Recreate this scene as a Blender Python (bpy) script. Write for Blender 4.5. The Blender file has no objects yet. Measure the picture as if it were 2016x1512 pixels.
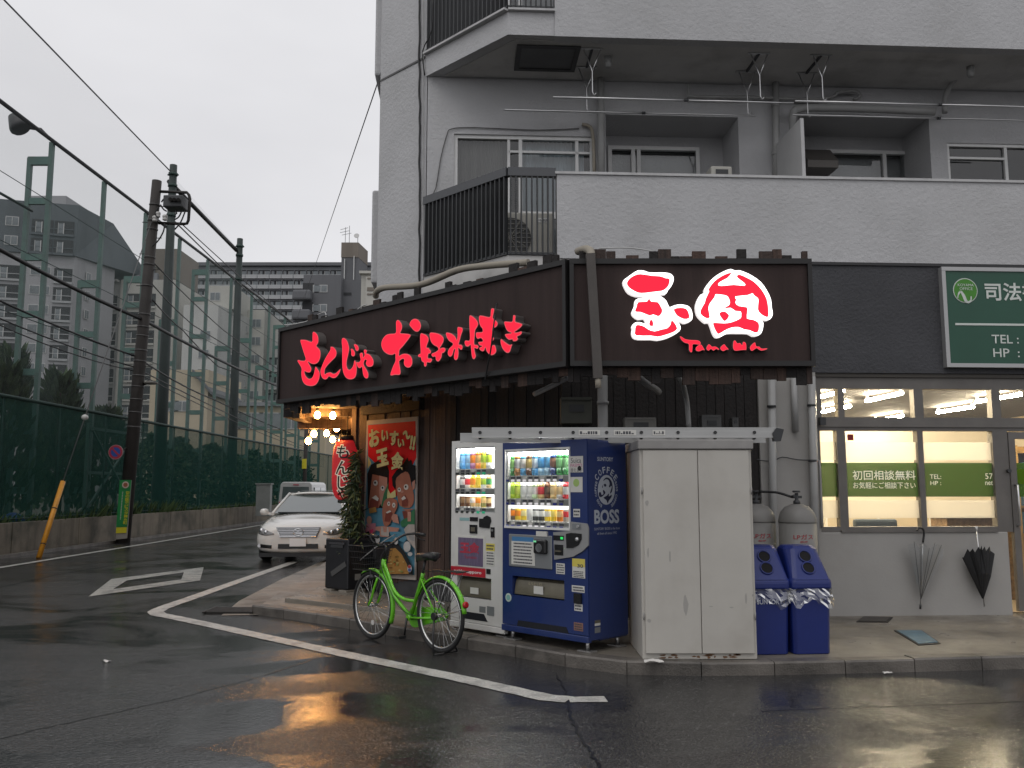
import bpy, bmesh, math, random
from mathutils import Vector, Matrix
from mathutils.geometry import tessellate_polygon
random.seed(11)
S = bpy.context.scene
C = S.collection
rad = math.radians

# ------------------------------------------------------------------ camera
FPX, HZ, CAMH = 1750.0, 962.0, 1.5            # focal length and horizon row of the 2016 x 1512 photograph
PITCH = math.atan((HZ - 756.0) / FPX)
cam = bpy.data.objects.new('camera', bpy.data.cameras.new('camera'))
C.objects.link(cam)
cam.data.sensor_width = 36.0
cam.data.lens = 36.0 * FPX / 2016.0
cam.data.clip_end = 2000.0
cam.location = (0, 0, CAMH)
cam.rotation_euler = (rad(90) + PITCH, 0, 0)
S.camera = cam

# ------------------------------------------------------------------ sky and sun (overcast, late in a rainy day)
SUN_EL, SUN_AZ = rad(58), rad(205)
world = bpy.data.worlds.new('World')
S.world = world
world.use_nodes = True
nt = world.node_tree
nt.nodes.clear()
w_out = nt.nodes.new('ShaderNodeOutputWorld')
w_bg = nt.nodes.new('ShaderNodeBackground')
w_sky = nt.nodes.new('ShaderNodeTexSky')
w_sky.sky_type = 'NISHITA'
w_sky.sun_disc = False
w_sky.sun_elevation = SUN_EL
w_sky.sun_rotation = SUN_AZ
w_sky.dust_density = 6.0
w_hsv = nt.nodes.new('ShaderNodeHueSaturation')
w_hsv.inputs['Saturation'].default_value = 0.12
w_tc = nt.nodes.new('ShaderNodeTexCoord')
w_map = nt.nodes.new('ShaderNodeMapping')
w_map.inputs['Scale'].default_value = (1.0, 1.0, 2.6)
w_noise = nt.nodes.new('ShaderNodeTexNoise')
w_noise.inputs['Scale'].default_value = 2.2
w_noise.inputs['Detail'].default_value = 4.0
w_noise.inputs['Roughness'].default_value = 0.5
w_ramp = nt.nodes.new('ShaderNodeValToRGB')
w_ramp.color_ramp.elements[0].position = 0.25
w_ramp.color_ramp.elements[0].color = (7.3, 7.3, 7.6, 1)
w_ramp.color_ramp.elements[1].position = 0.75
w_ramp.color_ramp.elements[1].color = (8.9, 8.88, 9.15, 1)
w_mix = nt.nodes.new('ShaderNodeMix')
w_mix.data_type = 'RGBA'
w_mix.inputs[0].default_value = 0.92
w_bg.inputs['Strength'].default_value = 0.1
L = nt.links.new
L(w_tc.outputs['Generated'], w_map.inputs['Vector'])
L(w_map.outputs['Vector'], w_noise.inputs['Vector'])
L(w_noise.outputs['Fac'], w_ramp.inputs['Fac'])
L(w_sky.outputs['Color'], w_hsv.inputs['Color'])
L(w_hsv.outputs['Color'], w_mix.inputs[6])
L(w_ramp.outputs['Color'], w_mix.inputs[7])
L(w_mix.outputs[2], w_bg.inputs['Color'])
L(w_bg.outputs['Background'], w_out.inputs['Surface'])

sun = bpy.data.objects.new('sun', bpy.data.lights.new('sun', 'SUN'))
C.objects.link(sun)
sun.data.energy = 0.5
sun.data.angle = rad(40)
sun.data.color = (1.0, 0.97, 0.93)
sun.rotation_euler = (rad(90) - SUN_EL, 0, rad(180) - SUN_AZ)

S.view_settings.view_transform = 'Standard'
S.view_settings.look = 'None'
S.view_settings.exposure = 0.0
S.view_settings.gamma = 1.0
S.view_settings.use_curve_mapping = False
S.render.engine = 'CYCLES'
S.cycles.use_denoising = True
S.cycles.max_bounces = 7
S.cycles.diffuse_bounces = 4
S.cycles.glossy_bounces = 4
S.cycles.transparent_max_bounces = 24
S.cycles.sample_clamp_indirect = 6.0
S.cycles.caustics_reflective = False
S.cycles.caustics_refractive = False

# ------------------------------------------------------------------ reading the photograph: pixel -> place
CP, SP = math.cos(PITCH), math.sin(PITCH)
EYE = Vector((0, 0, CAMH))

def ray(px, py):
    a, b = px - 1008.0, 756.0 - py
    d = Vector((a, FPX * CP - b * SP, FPX * SP + b * CP))
    return d / d.y

def A(px, py, Y):
    return EYE + ray(px, py) * Y

def G(px, py, z=0.0):
    d = ray(px, py)
    return EYE + d * ((z - CAMH) / d.z)

def XatY(px, Y, py=HZ):
    return ray(px, py).x * Y

# ------------------------------------------------------------------ node materials
MATS = {}

def pmat(name, col, rough=0.6, metal=0.0, var=0.0, vscale=3.0, bump=0.0, bscale=60.0, streak=0.0, sscale=6.0,
         emit=None, estr=0.0, coat=0.0, dirt=None, dirt_amt=0.5, dscale=2.0, rvar=0.0, spec=0.5, grain=None, stretch=(1, 1, 1)):
    if name in MATS:
        return MATS[name]
    m = bpy.data.materials.new(name)
    m.use_nodes = True
    t = m.node_tree
    bs = t.nodes['Principled BSDF']
    bs.inputs['Base Color'].default_value = (*col, 1)
    bs.inputs['Roughness'].default_value = rough
    bs.inputs['Metallic'].default_value = metal
    bs.inputs['Specular IOR Level'].default_value = spec
    bs.inputs['Coat Weight'].default_value = coat
    bs.inputs['Coat Roughness'].default_value = 0.08
    if emit:
        bs.inputs['Emission Color'].default_value = (*emit, 1)
        bs.inputs['Emission Strength'].default_value = estr
    N = t.nodes.new
    K = t.links.new
    tc = N('ShaderNodeTexCoord')
    last = None
    def noise(scale, detail=5, sc=(1, 1, 1)):
        mp = N('ShaderNodeMapping')
        mp.inputs['Scale'].default_value = sc
        K(tc.outputs['Object'], mp.inputs['Vector'])
        n = N('ShaderNodeTexNoise')
        n.inputs['Scale'].default_value = scale
        n.inputs['Detail'].default_value = detail
        n.inputs['Roughness'].default_value = 0.6
        K(mp.outputs['Vector'], n.inputs['Vector'])
        return n
    if var > 0:
        n = noise(vscale, 5, stretch)
        r = N('ShaderNodeValToRGB')
        r.color_ramp.elements[0].position = 0.3
        r.color_ramp.elements[1].position = 0.7
        r.color_ramp.elements[0].color = (*[c * (1 - var) for c in col], 1)
        r.color_ramp.elements[1].color = (*[min(1, c * (1 + var)) for c in col], 1)
        K(n.outputs['Fac'], r.inputs['Fac'])
        last = r.outputs['Color']
    def overlay(n, lo, hi, c2, amt):
        nonlocal last
        r = N('ShaderNodeMapRange')
        r.inputs['From Min'].default_value = lo
        r.inputs['From Max'].default_value = hi
        r.inputs['To Max'].default_value = amt
        K(n.outputs['Fac'], r.inputs['Value'])
        mx = N('ShaderNodeMix')
        mx.data_type = 'RGBA'
        K(r.outputs['Result'], mx.inputs[0])
        if last is not None:
            K(last, mx.inputs[6])
        else:
            mx.inputs[6].default_value = (*col, 1)
        mx.inputs[7].default_value = (*c2, 1)
        last = mx.outputs[2]
    if streak > 0:
        overlay(noise(sscale, 6, (1, 1, 0.06)), 0.5, 0.72, tuple(c * 0.35 for c in col), streak)
    if dirt:
        overlay(noise(dscale, 7), 0.48, 0.7, dirt, dirt_amt)
    if grain:
        overlay(noise(grain[0], 8, grain[1]), 0.4, 0.7, grain[2], grain[3])
    if last is not None:
        K(last, bs.inputs['Base Color'])
    if rvar > 0:
        n = noise(vscale * 1.7, 5)
        r = N('ShaderNodeMapRange')
        r.inputs['From Min'].default_value = 0.3
        r.inputs['From Max'].default_value = 0.7
        r.inputs['To Min'].default_value = max(0.02, rough - rvar)
        r.inputs['To Max'].default_value = min(1, rough + rvar)
        K(n.outputs['Fac'], r.inputs['Value'])
        K(r.outputs['Result'], bs.inputs['Roughness'])
    if bump > 0:
        n = noise(bscale, 6)
        b = N('ShaderNodeBump')
        b.inputs['Strength'].default_value = bump
        b.inputs['Distance'].default_value = 0.02
        K(n.outputs['Fac'], b.inputs['Height'])
        K(b.outputs['Normal'], bs.inputs['Normal'])
    MATS[name] = m
    return m

def seethrough(name, col, opaque, rough=0.5, gloss=False, trans=False):
    """A net, thin pane or film: part of the light goes straight through."""
    if name in MATS:
        return MATS[name]
    m = bpy.data.materials.new(name)
    m.use_nodes = True
    t = m.node_tree
    t.nodes.clear()
    o = t.nodes.new('ShaderNodeOutputMaterial')
    mx = t.nodes.new('ShaderNodeMixShader')
    tr = t.nodes.new('ShaderNodeBsdfTransparent')
    mx.inputs[0].default_value = opaque
    if gloss:
        b = t.nodes.new('ShaderNodeBsdfGlossy')
        b.inputs['Roughness'].default_value = rough
        fr = t.nodes.new('ShaderNodeFresnel')
        fr.inputs['IOR'].default_value = 1.5
        ad = t.nodes.new('ShaderNodeMath')
        ad.operation = 'ADD'
        ad.inputs[1].default_value = opaque
        t.links.new(fr.outputs[0], ad.inputs[0])
        t.links.new(ad.outputs[0], mx.inputs[0])
        tr.inputs['Color'].default_value = (*col, 1)
    else:
        b = t.nodes.new('ShaderNodeBsdfDiffuse')
        b.inputs['Color'].default_value = (*col, 1)
        if trans:
            b2 = t.nodes.new('ShaderNodeBsdfTranslucent')
            b2.inputs['Color'].default_value = (*col, 1)
            m2 = t.nodes.new('ShaderNodeMixShader')
            m2.inputs[0].default_value = 0.6
            t.links.new(b.outputs[0], m2.inputs[1])
            t.links.new(b2.outputs[0], m2.inputs[2])
            b = m2
    t.links.new(tr.outputs[0], mx.inputs[1])
    t.links.new(b.outputs[0], mx.inputs[2])
    t.links.new(mx.outputs[0], o.inputs['Surface'])
    MATS[name] = m
    return m

def glow(name, col, strength):
    if name in MATS:
        return MATS[name]
    m = bpy.data.materials.new(name)
    m.use_nodes = True
    t = m.node_tree
    t.nodes.clear()
    o = t.nodes.new('ShaderNodeOutputMaterial')
    e = t.nodes.new('ShaderNodeEmission')
    e.inputs['Color'].default_value = (*col, 1)
    e.inputs['Strength'].default_value = strength
    t.links.new(e.outputs[0], o.inputs['Surface'])
    MATS[name] = m
    return m

# ------------------------------------------------------------------ things, parts and mesh building
XF = {}                                         # thing or part name -> its world matrix

def tag(o, label=None, cat=None, group=None, kind=None):
    if label: o['label'] = label
    if cat: o['category'] = cat
    if group: o['group'] = group
    if kind: o['kind'] = kind
    return o

def thing(name, label, cat, loc=(0, 0, 0), rz=0.0, group=None, kind=None):
    o = bpy.data.objects.new(name, None)
    C.objects.link(o)
    o.empty_display_size = 0.2
    o.location = loc
    o.rotation_euler = (0, 0, rz)
    XF[o.name] = Matrix.Translation(Vector(loc)) @ Matrix.Rotation(rz, 4, 'Z')
    return tag(o, label, cat, group, kind)

def loc_ray(o, px, py, y=0.0):
    """Where the line of sight through a pixel meets the plane y = const of a thing's own frame: local (x, z)."""
    inv = XF[o.name].inverted()
    e = inv @ EYE
    d = inv.to_3x3() @ ray(px, py)
    p = e + d * ((y - e.y) / d.y)
    return p.x, p.z

class MB:
    def __init__(self):
        self.v, self.f, self.mi, self.sm = [], [], [], []
        self.M = Matrix.Identity(4)
        self.m = 0
        self.smooth = False
    def vert(self, p):
        self.v.append(self.M @ Vector(p))
        return len(self.v) - 1
    def face(self, idx):
        self.f.append(tuple(idx)); self.mi.append(self.m); self.sm.append(self.smooth)
        return self
    def poly(self, pts):
        return self.face([self.vert(p) for p in pts])
    def box(self, x0, x1, y0, y1, z0, z1):
        b = [self.vert(p) for p in ((x0, y0, z0), (x1, y0, z0), (x1, y1, z0), (x0, y1, z0),
                                    (x0, y0, z1), (x1, y0, z1), (x1, y1, z1), (x0, y1, z1))]
        for q in ((0, 3, 2, 1), (4, 5, 6, 7), (0, 1, 5, 4), (1, 2, 6, 5), (2, 3, 7, 6), (3, 0, 4, 7)):
            self.face([b[i] for i in q])
        return self
    def bar(self, p, q, w, h=None, up=(0, 0, 1)):
        """A square bar from p to q."""
        p, q = Vector(p), Vector(q)
        h = h or w
        d = (q - p).normalized()
        u = Vector(up)
        if abs(d.dot(u)) > 0.98: u = Vector((0, 1, 0))
        s = d.cross(u).normalized(); t = s.cross(d)
        ids = []
        for e in (p, q):
            for a, b in ((-1, -1), (1, -1), (1, 1), (-1, 1)):
                ids.append(self.vert(e + s * (a * w / 2) + t * (b * h / 2)))
        for k in ((0, 1, 2, 3), (7, 6, 5, 4), (0, 4, 5, 1), (1, 5, 6, 2), (2, 6, 7, 3), (3, 7, 4, 0)):
            self.face([ids[i] for i in k])
        return self
    def tube(self, pts, r, n=8, caps=True, closed=False):
        pts = [Vector(p) for p in pts]
        k = len(pts)
        rs = r if isinstance(r, (list, tuple)) else [r] * k
        sm, self.smooth = self.smooth, True
        rings = []
        u = None
        for i, p in enumerate(pts):
            if closed:
                d = pts[(i + 1) % k] - pts[i - 1]
            else:
                d = pts[min(i + 1, k - 1)] - pts[max(i - 1, 0)]
            d = d.normalized() if d.length > 1e-9 else Vector((0, 0, 1))
            if u is None:
                u = Vector((0, 0, 1)) if abs(d.z) < 0.9 else Vector((1, 0, 0))
            s = d.cross(u)
            if s.length < 1e-6: s = d.orthogonal()
            s.normalize(); u = s.cross(d).normalized()
            rings.append([self.vert(p + (s * math.cos(2 * math.pi * j / n) + u * math.sin(2 * math.pi * j / n)) * rs[i]) for j in range(n)])
        m = k if closed else k - 1
        for i in range(m):
            a, b = rings[i], rings[(i + 1) % k]
            for j in range(n):
                self.face((a[j], a[(j + 1) % n], b[(j + 1) % n], b[j]))
        if caps and not closed:
            self.smooth = False
            self.face(rings[0][::-1]); self.face(rings[-1])
        self.smooth = sm
        return self
    def lathe(self, prof, n=16, cx=0.0, cy=0.0, caps=True):
        """Profile of (radius, z) turned about a vertical axis."""
        sm, self.smooth = self.smooth, True
        rings = [[self.vert((cx + r * math.cos(2 * math.pi * j / n), cy + r * math.sin(2 * math.pi * j / n), z)) for j in range(n)] for r, z in prof]
        for a, b in zip(rings, rings[1:]):
            for j in range(n):
                self.face((a[j], a[(j + 1) % n], b[(j + 1) % n], b[j]))
        self.smooth = False
        if caps:
            self.face(rings[0][::-1]); self.face(rings[-1])
        self.smooth = sm
        return self
    def prism(self, pts, y0, y1, side_m=None, front_m=None):
        """Outline of (x, z) points given a thickness from y0 (front) to y1."""
        pts = [Vector((p[0], p[1], 0)) for p in pts]
        area = sum(a.x * b.y - b.x * a.y for a, b in zip(pts, pts[1:] + pts[:1]))
        if area < 0: pts.reverse()
        tris = tessellate_polygon([pts])
        fr = [self.vert((p.x, y0, p.y)) for p in pts]
        bk = [self.vert((p.x, y1, p.y)) for p in pts]
        m0 = self.m
        if front_m is not None: self.m = front_m
        for t in tris:
            a, b, c = t
            n = (pts[b] - pts[a]).cross(pts[c] - pts[a]).z
            q = (a, b, c) if n > 0 else (a, c, b)
            self.face([fr[i] for i in q])
        self.m = m0
        if side_m is not None: self.m = side_m
        k = len(pts)
        for i in range(k):
            j = (i + 1) % k
            self.face((fr[j], fr[i], bk[i], bk[j]))
        for t in tris:
            a, b, c = t
            n = (pts[b] - pts[a]).cross(pts[c] - pts[a]).z
            q = (a, c, b) if n > 0 else (a, b, c)
            self.face([bk[i] for i in q])
        self.m = m0
        return self
    def slab(self, pts, z0, z1):
        """Plan outline of (x, y) points raised from z0 to z1."""
        M0 = self.M
        self.M = M0 @ Matrix(((1, 0, 0, 0), (0, 0, 1, 0), (0, 1, 0, 0), (0, 0, 0, 1)))
        k = len(self.f)
        self.prism(pts, z0, z1)
        for i in range(k, len(self.f)):
            self.f[i] = self.f[i][::-1]
        self.M = M0
        return self
    def mesh(self, name, mats):
        me = bpy.data.meshes.new(name)
        me.from_pydata([tuple(p) for p in self.v], [], self.f)
        for m in (mats if isinstance(mats, (list, tuple)) else [mats]):
            me.materials.append(m)
        me.polygons.foreach_set('material_index', self.mi)
        me.polygons.foreach_set('use_smooth', self.sm)
        me.update()
        return me
    def build(self, name, mats, parent=None, world=False, bevel=0.0, seg=2, subdiv=0):
        if world and parent is not None:
            inv = XF[parent.name].inverted()
            self.v = [inv @ p for p in self.v]
        o = bpy.data.objects.new(name, self.mesh(name, mats))
        C.objects.link(o)
        if parent is not None:
            o.parent = parent
            XF[o.name] = XF[parent.name]
        else:
            XF[o.name] = Matrix.Identity(4)
        if bevel > 0:
            b = o.modifiers.new('bevel', 'BEVEL')
            b.width = bevel; b.segments = seg; b.limit_method = 'ANGLE'; b.angle_limit = rad(35)
            b.harden_normals = False
        if subdiv:
            s = o.modifiers.new('subdiv', 'SUBSURF'); s.levels = subdiv; s.render_levels = subdiv
        return o

def inst(name, me, parent, loc=(0, 0, 0), rot=(0, 0, 0), scale=(1, 1, 1)):
    """Another object on shared mesh data."""
    o = bpy.data.objects.new(name, me)
    C.objects.link(o)
    o.location = loc; o.rotation_euler = rot; o.scale = scale
    if parent is not None:
        o.parent = parent
    XF[o.name] = (XF[parent.name] if parent is not None else Matrix.Identity(4)) @ Matrix.LocRotScale(Vector(loc), Matrix.Rotation(rot[2], 3, 'Z'), Vector(scale))
    return o

def boxp(name, mats, parent, x0, x1, y0, y1, z0, z1, bevel=0.0, world=False):
    return MB().box(min(x0, x1), max(x0, x1), min(y0, y1), max(y0, y1), min(z0, z1), max(z0, z1)).build(name, mats, parent, world=world, bevel=bevel)

def spline(pts, k=4, closed=True):
    n = len(pts)
    out = []
    rng = range(n) if closed else range(n - 1)
    for i in rng:
        g = (lambda j: Vector(pts[j % n])) if closed else (lambda j: Vector(pts[max(0, min(n - 1, j))]))
        p0, p1, p2, p3 = g(i - 1), g(i), g(i + 1), g(i + 2)
        for s in range(k):
            t = s / k
            out.append(0.5 * (2 * p1 + (p2 - p0) * t + (2 * p0 - 5 * p1 + 4 * p2 - p3) * t * t + (3 * p1 - p0 - 3 * p2 + p3) * t ** 3))
    if not closed: out.append(Vector(pts[-1]))
    return out

def zoomed(pts, x0, y0, scale):
    return [(x0 + x * scale, y0 + y * scale) for x, y in pts]

TXT = {}
def text_mesh(s, bold=0.0, thick=0.0):
    key = (s, bold, thick)
    if key in TXT: return TXT[key]
    cu = bpy.data.curves.new('lettering', 'FONT')
    cu.body = s
    cu.size = 1.0
    cu.offset = bold
    cu.extrude = thick
    cu.resolution_u = 3
    o = bpy.data.objects.new('lettering', cu)
    C.objects.link(o)
    dg = bpy.context.evaluated_depsgraph_get()
    dg.update()
    me = bpy.data.meshes.new_from_object(o.evaluated_get(dg))
    bpy.data.objects.remove(o); bpy.data.curves.remove(cu)
    TXT[key] = me
    return me

def text(s, mat, parent, x0, x1, z0, z1, y, name='lettering', bold=0.0, thick=0.002, tilt=0.0, keep=False):
    """Lettering fitted to the box x0..x1, z0..z1 on the plane y of the parent's frame, facing its front."""
    me = text_mesh(s, bold, 0.0).copy()
    if len(me.vertices) == 0: return None
    xs = [v.co.x for v in me.vertices]; ys = [v.co.y for v in me.vertices]
    ax, bx, ay, by = min(xs), max(xs), min(ys), max(ys)
    sx, sz = (x1 - x0) / max(bx - ax, 1e-6), (z1 - z0) / max(by - ay, 1e-6)
    if keep: sx = sz = min(sx, sz)
    cx, cz = (x0 + x1) / 2, (z0 + z1) / 2
    ct, st = math.cos(tilt), math.sin(tilt)
    for v in me.vertices:
        px, pz = (v.co.x - (ax + bx) / 2) * sx, (v.co.y - (ay + by) / 2) * sz
        v.co = (cx + px * ct - pz * st, y, cz + px * st + pz * ct)
    me.materials.clear(); me.materials.append(mat)
    o = bpy.data.objects.new(name, me)
    C.objects.link(o)
    o.parent = parent
    XF[o.name] = XF[parent.name]
    return o
# ------------------------------------------------------------------ ground
def wet_asphalt():
    m = bpy.data.materials.new('wet_asphalt')
    m.use_nodes = True
    t = m.node_tree; N = t.nodes.new; K = t.links.new
    bs = t.nodes['Principled BSDF']
    tc = N('ShaderNodeTexCoord')
    def noise(scale, detail, rough=0.55, sc=(1, 1, 1), dist=0.0):
        mp = N('ShaderNodeMapping'); mp.inputs['Scale'].default_value = sc
        K(tc.outputs['Object'], mp.inputs['Vector'])
        n = N('ShaderNodeTexNoise'); n.inputs['Scale'].default_value = scale; n.inputs['Detail'].default_value = detail
        n.inputs['Roughness'].default_value = rough; n.inputs['Distortion'].default_value = dist
        K(mp.outputs['Vector'], n.inputs['Vector'])
        return n.outputs['Fac']
    def rng(v, a, b, c, d):
        r = N('ShaderNodeMapRange'); r.inputs['From Min'].default_value = a; r.inputs['From Max'].default_value = b
        r.inputs['To Min'].default_value = c; r.inputs['To Max'].default_value = d
        K(v, r.inputs['Value']); return r.outputs['Result']
    def math_(op, a, b):
        n = N('ShaderNodeMath'); n.operation = op
        for i, x in enumerate((a, b)):
            if isinstance(x, float): n.inputs[i].default_value = x
            else: K(x, n.inputs[i])
        return n.outputs[0]
    puddle = rng(noise(0.6, 5, 0.58, (0.8, 1.1, 1), 0.8), 0.44, 0.58, 0.0, 1.0)     # 1 where water stands
    film = rng(noise(1.3, 6, 0.62, (0.7, 1.3, 1), 0.4), 0.35, 0.68, 0.0, 1.0)
    r1 = rng(film, 0.0, 1.0, 0.06, 0.18)
    mixr = N('ShaderNodeMix'); K(puddle, mixr.inputs[0]); K(r1, mixr.inputs[2]); mixr.inputs[3].default_value = 0.035
    K(mixr.outputs[0], bs.inputs['Roughness'])
    speck = N('ShaderNodeTexVoronoi'); speck.inputs['Scale'].default_value = 110.0
    K(tc.outputs['Object'], speck.inputs['Vector'])
    speck2 = N('ShaderNodeTexVoronoi'); speck2.inputs['Scale'].default_value = 48.0
    K(tc.outputs['Object'], speck2.inputs['Vector'])
    stone = math_('MAXIMUM', rng(speck.outputs['Color'], 0.6, 1.0, 0.0, 1.0), rng(speck2.outputs['Color'], 0.78, 1.0, 0.0, 1.0))
    big = noise(0.35, 6, 0.6)
    ramp = N('ShaderNodeValToRGB')
    ramp.color_ramp.elements[0].position = 0.3; ramp.color_ramp.elements[0].color = (0.016, 0.016, 0.0165, 1)
    ramp.color_ramp.elements[1].position = 0.7; ramp.color_ramp.elements[1].color = (0.034, 0.0335, 0.033, 1)
    K(big, ramp.inputs['Fac'])
    mx = N('ShaderNodeMix'); mx.data_type = 'RGBA'
    K(math_('MULTIPLY', stone, 0.5), mx.inputs[0]); K(ramp.outputs['Color'], mx.inputs[6]); mx.inputs[7].default_value = (0.15, 0.147, 0.142, 1)
    K(mx.outputs[2], bs.inputs['Base Color'])
    fine = noise(95.0, 4, 0.7)
    mid = noise(9.0, 4, 0.6)
    h = math_('ADD', math_('ADD', math_('MULTIPLY', fine, 0.9), math_('ADD', math_('MULTIPLY', speck.outputs['Distance'], 1.0), math_('MULTIPLY', speck2.outputs['Distance'], 1.6))), math_('MULTIPLY', mid, 2.2))
    inv = math_('SUBTRACT', 1.0, math_('MULTIPLY', puddle, 0.80))
    b = N('ShaderNodeBump'); b.inputs['Distance'].default_value = 0.004
    K(math_('MULTIPLY', inv, 0.50), b.inputs['Strength']); K(h, b.inputs['Height'])
    K(b.outputs['Normal'], bs.inputs['Normal'])
    bs.inputs['Specular IOR Level'].default_value = 0.5
    bs.inputs['IOR'].default_value = 1.45
    return m
M_ROAD = wet_asphalt()
M_CONC = pmat('wet_concrete', (0.20, 0.178, 0.148), rough=0.42, var=0.22, vscale=1.3, bump=0.25, bscale=70, dirt=(0.05, 0.045, 0.04), dirt_amt=0.75, dscale=1.1, rvar=0.2)
M_KERB = pmat('kerb_concrete', (0.125, 0.112, 0.098), rough=0.45, var=0.3, vscale=2.2, bump=0.35, bscale=60, dirt=(0.03, 0.027, 0.024), dirt_amt=0.8, dscale=3.0, rvar=0.15)
M_PAINT = pmat('road_paint', (0.58, 0.57, 0.53), rough=0.36, var=0.14, vscale=5, bump=0.35, bscale=130, dirt=(0.05, 0.05, 0.05), dirt_amt=0.6, dscale=6.0, rvar=0.1, grain=(55, (1, 1, 1), (.05, .05, .05), .55))
M_PAINT_OLD = pmat('worn_road_paint', (0.46, 0.46, 0.42), rough=0.36, var=0.2, vscale=6, bump=0.35, bscale=120, dirt=(0.04, 0.04, 0.04), dirt_amt=0.95, dscale=5.0, grain=(40, (1, 1, 1), (.04, .04, .04), .8))
M_STEEL_DK = pmat('dark_cast_iron', (0.035, 0.032, 0.03), rough=0.5, metal=0.6, var=0.3, vscale=8)

road = MB().poly([(-260, -60, 0), (260, -60, 0), (260, 420, 0), (-260, 420, 0)]).build('road', M_ROAD)
tag(road, 'wet dark asphalt road with shallow puddles', kind='structure')
XF['road'] = Matrix.Identity(4)

def ribbon(name, mat, pts, w, z, parent):
    pts = [Vector((p[0], p[1])) for p in pts]
    if mat is M_PAINT:                          # cut finely so that the edges can be ragged
        fine = [pts[0]]
        for a, b in zip(pts, pts[1:]):
            m = max(1, min(160, int((b - a).length / .05)))
            fine += [a + (b - a) * (i + 1) / m for i in range(m)]
        pts = fine
    rj = random.Random(len(pts))
    mb = MB(); L_, R_ = [], []
    for i, p in enumerate(pts):
        d = (pts[min(i + 1, len(pts) - 1)] - pts[max(i - 1, 0)]).normalized()
        n = Vector((-d.y, d.x)) * w / 2 * (1 + (rj.uniform(-.07, .05) if mat is M_PAINT else 0))
        L_.append(mb.vert((p.x + n.x, p.y + n.y, z))); R_.append(mb.vert((p.x - n.x, p.y - n.y, z)))
    for i in range(len(pts) - 1):
        mb.face((L_[i], R_[i], R_[i + 1], L_[i + 1]))
    return mb.build(name, mat, parent)

def flatring(name, mat, outer, inner, z, parent):
    mb = MB(); k = len(outer)
    o = [mb.vert((p.x, p.y, z)) for p in outer]; n = [mb.vert((p.x, p.y, z)) for p in inner]
    for i in range(k):
        j = (i + 1) % k
        mb.face((o[i], o[j], n[j], n[i]))
    return mb.build(name, mat, parent)

gp = lambda l: [G(*p) for p in l]
corner_line = [(1193, 1377), (1120, 1378)] + [(1075, 1374), (1030, 1364), (900, 1335), (700, 1293), (520, 1254), (400, 1228), (338, 1215)]
cl = gp(corner_line)
tip = gp([(312, 1210), (306, 1205), (316, 1199), (340, 1190)])
cl2 = gp([(370, 1180), (440, 1155), (500, 1134), (560, 1113), (585, 1104)])
ribbon('painted_line', M_PAINT, cl[:2], 0.17, 0.004, road)
ribbon('painted_line', M_PAINT, cl[1:] + tip + cl2, 0.19, 0.0045, road)
lw = [G(-120, 1137), G(0, 1118), G(250, 1077), G(520, 1033)]
d0 = (lw[3] - lw[0]).normalized()
ribbon('painted_line', M_PAINT, [lw[0], lw[3], lw[3] + Vector((0, 60, 0))], 0.16, 0.004, road)
outer = gp([(174, 1175), (219, 1140.5), (401, 1117), (394, 1143)])
inner = gp([(222, 1160.5), (250, 1143), (362, 1127), (357, 1141)])
flatring('painted_diamond', M_PAINT_OLD, outer, inner, 0.004, road)

# seams and cracks in the asphalt, and the dark wet joint along the kerb
M_CRACK = pmat('tar_seam', (.008, .008, .008), .25, var=.3)
def crack(px_pts, w, seed):
    r = random.Random(seed); P = gp(px_pts); out = []
    for a, b in zip(P, P[1:]):
        m = max(2, int((b - a).length / .06))
        out += [a + (b - a) * i / m + Vector((r.uniform(-.012, .012), r.uniform(-.012, .012), 0)) for i in range(m)]
    out.append(P[-1])
    ribbon('tar_seam', M_CRACK, out, w, 0.0025, road)
crack([(1118, 1379), (1122, 1410), (1150, 1460), (1190, 1530)], .018, 1)
crack([(1118, 1370), (1104, 1345), (1095, 1326)], .014, 2)
crack([(640, 1290), (520, 1330), (330, 1380), (60, 1440), (-60, 1470)], .012, 3)
crack([(1500, 1400), (1700, 1392), (2040, 1380)], .012, 4)
crack([(480, 1085), (300, 1100), (120, 1130), (-40, 1165)], .03, 5)

# pavement on the right: kerb line from the side street round to the right edge of the picture
kerb_px = [(495, 1209), (590, 1222), (680, 1237), (780, 1254), (880, 1272), (1000, 1291), (1080, 1306), (1140, 1318), (1190, 1326), (1260, 1330), (1360, 1331), (1503, 1330), (1766, 1324), (2016, 1317)]
kerb = gp(kerb_px)
kerb.append(kerb[-1] + (kerb[-1] - kerb[-2]) * 5)
KZ = 0.10
pave = thing('pavement', 'wet concrete pavement along the shop front', None, kind='structure')
def kerb_z(i):
    return KZ
back = [Vector((14, 30, 0)), Vector((-3.2, 60, 0)), Vector((-4.35, 60, 0)), Vector((-3.72, 19, 0))]
inner_k = []
for i, p in enumerate(kerb):
    d = (kerb[min(i + 1, len(kerb) - 1)] - kerb[max(i - 1, 0)]).normalized()
    n = Vector((-d.y, d.x, 0))
    inner_k.append(p + n * 0.15)
mb = MB()
mb.slab([(p.x, p.y) for p in inner_k + back], -0.05, KZ + 0.004)
mb.build('paving', M_CONC, pave)
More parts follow.
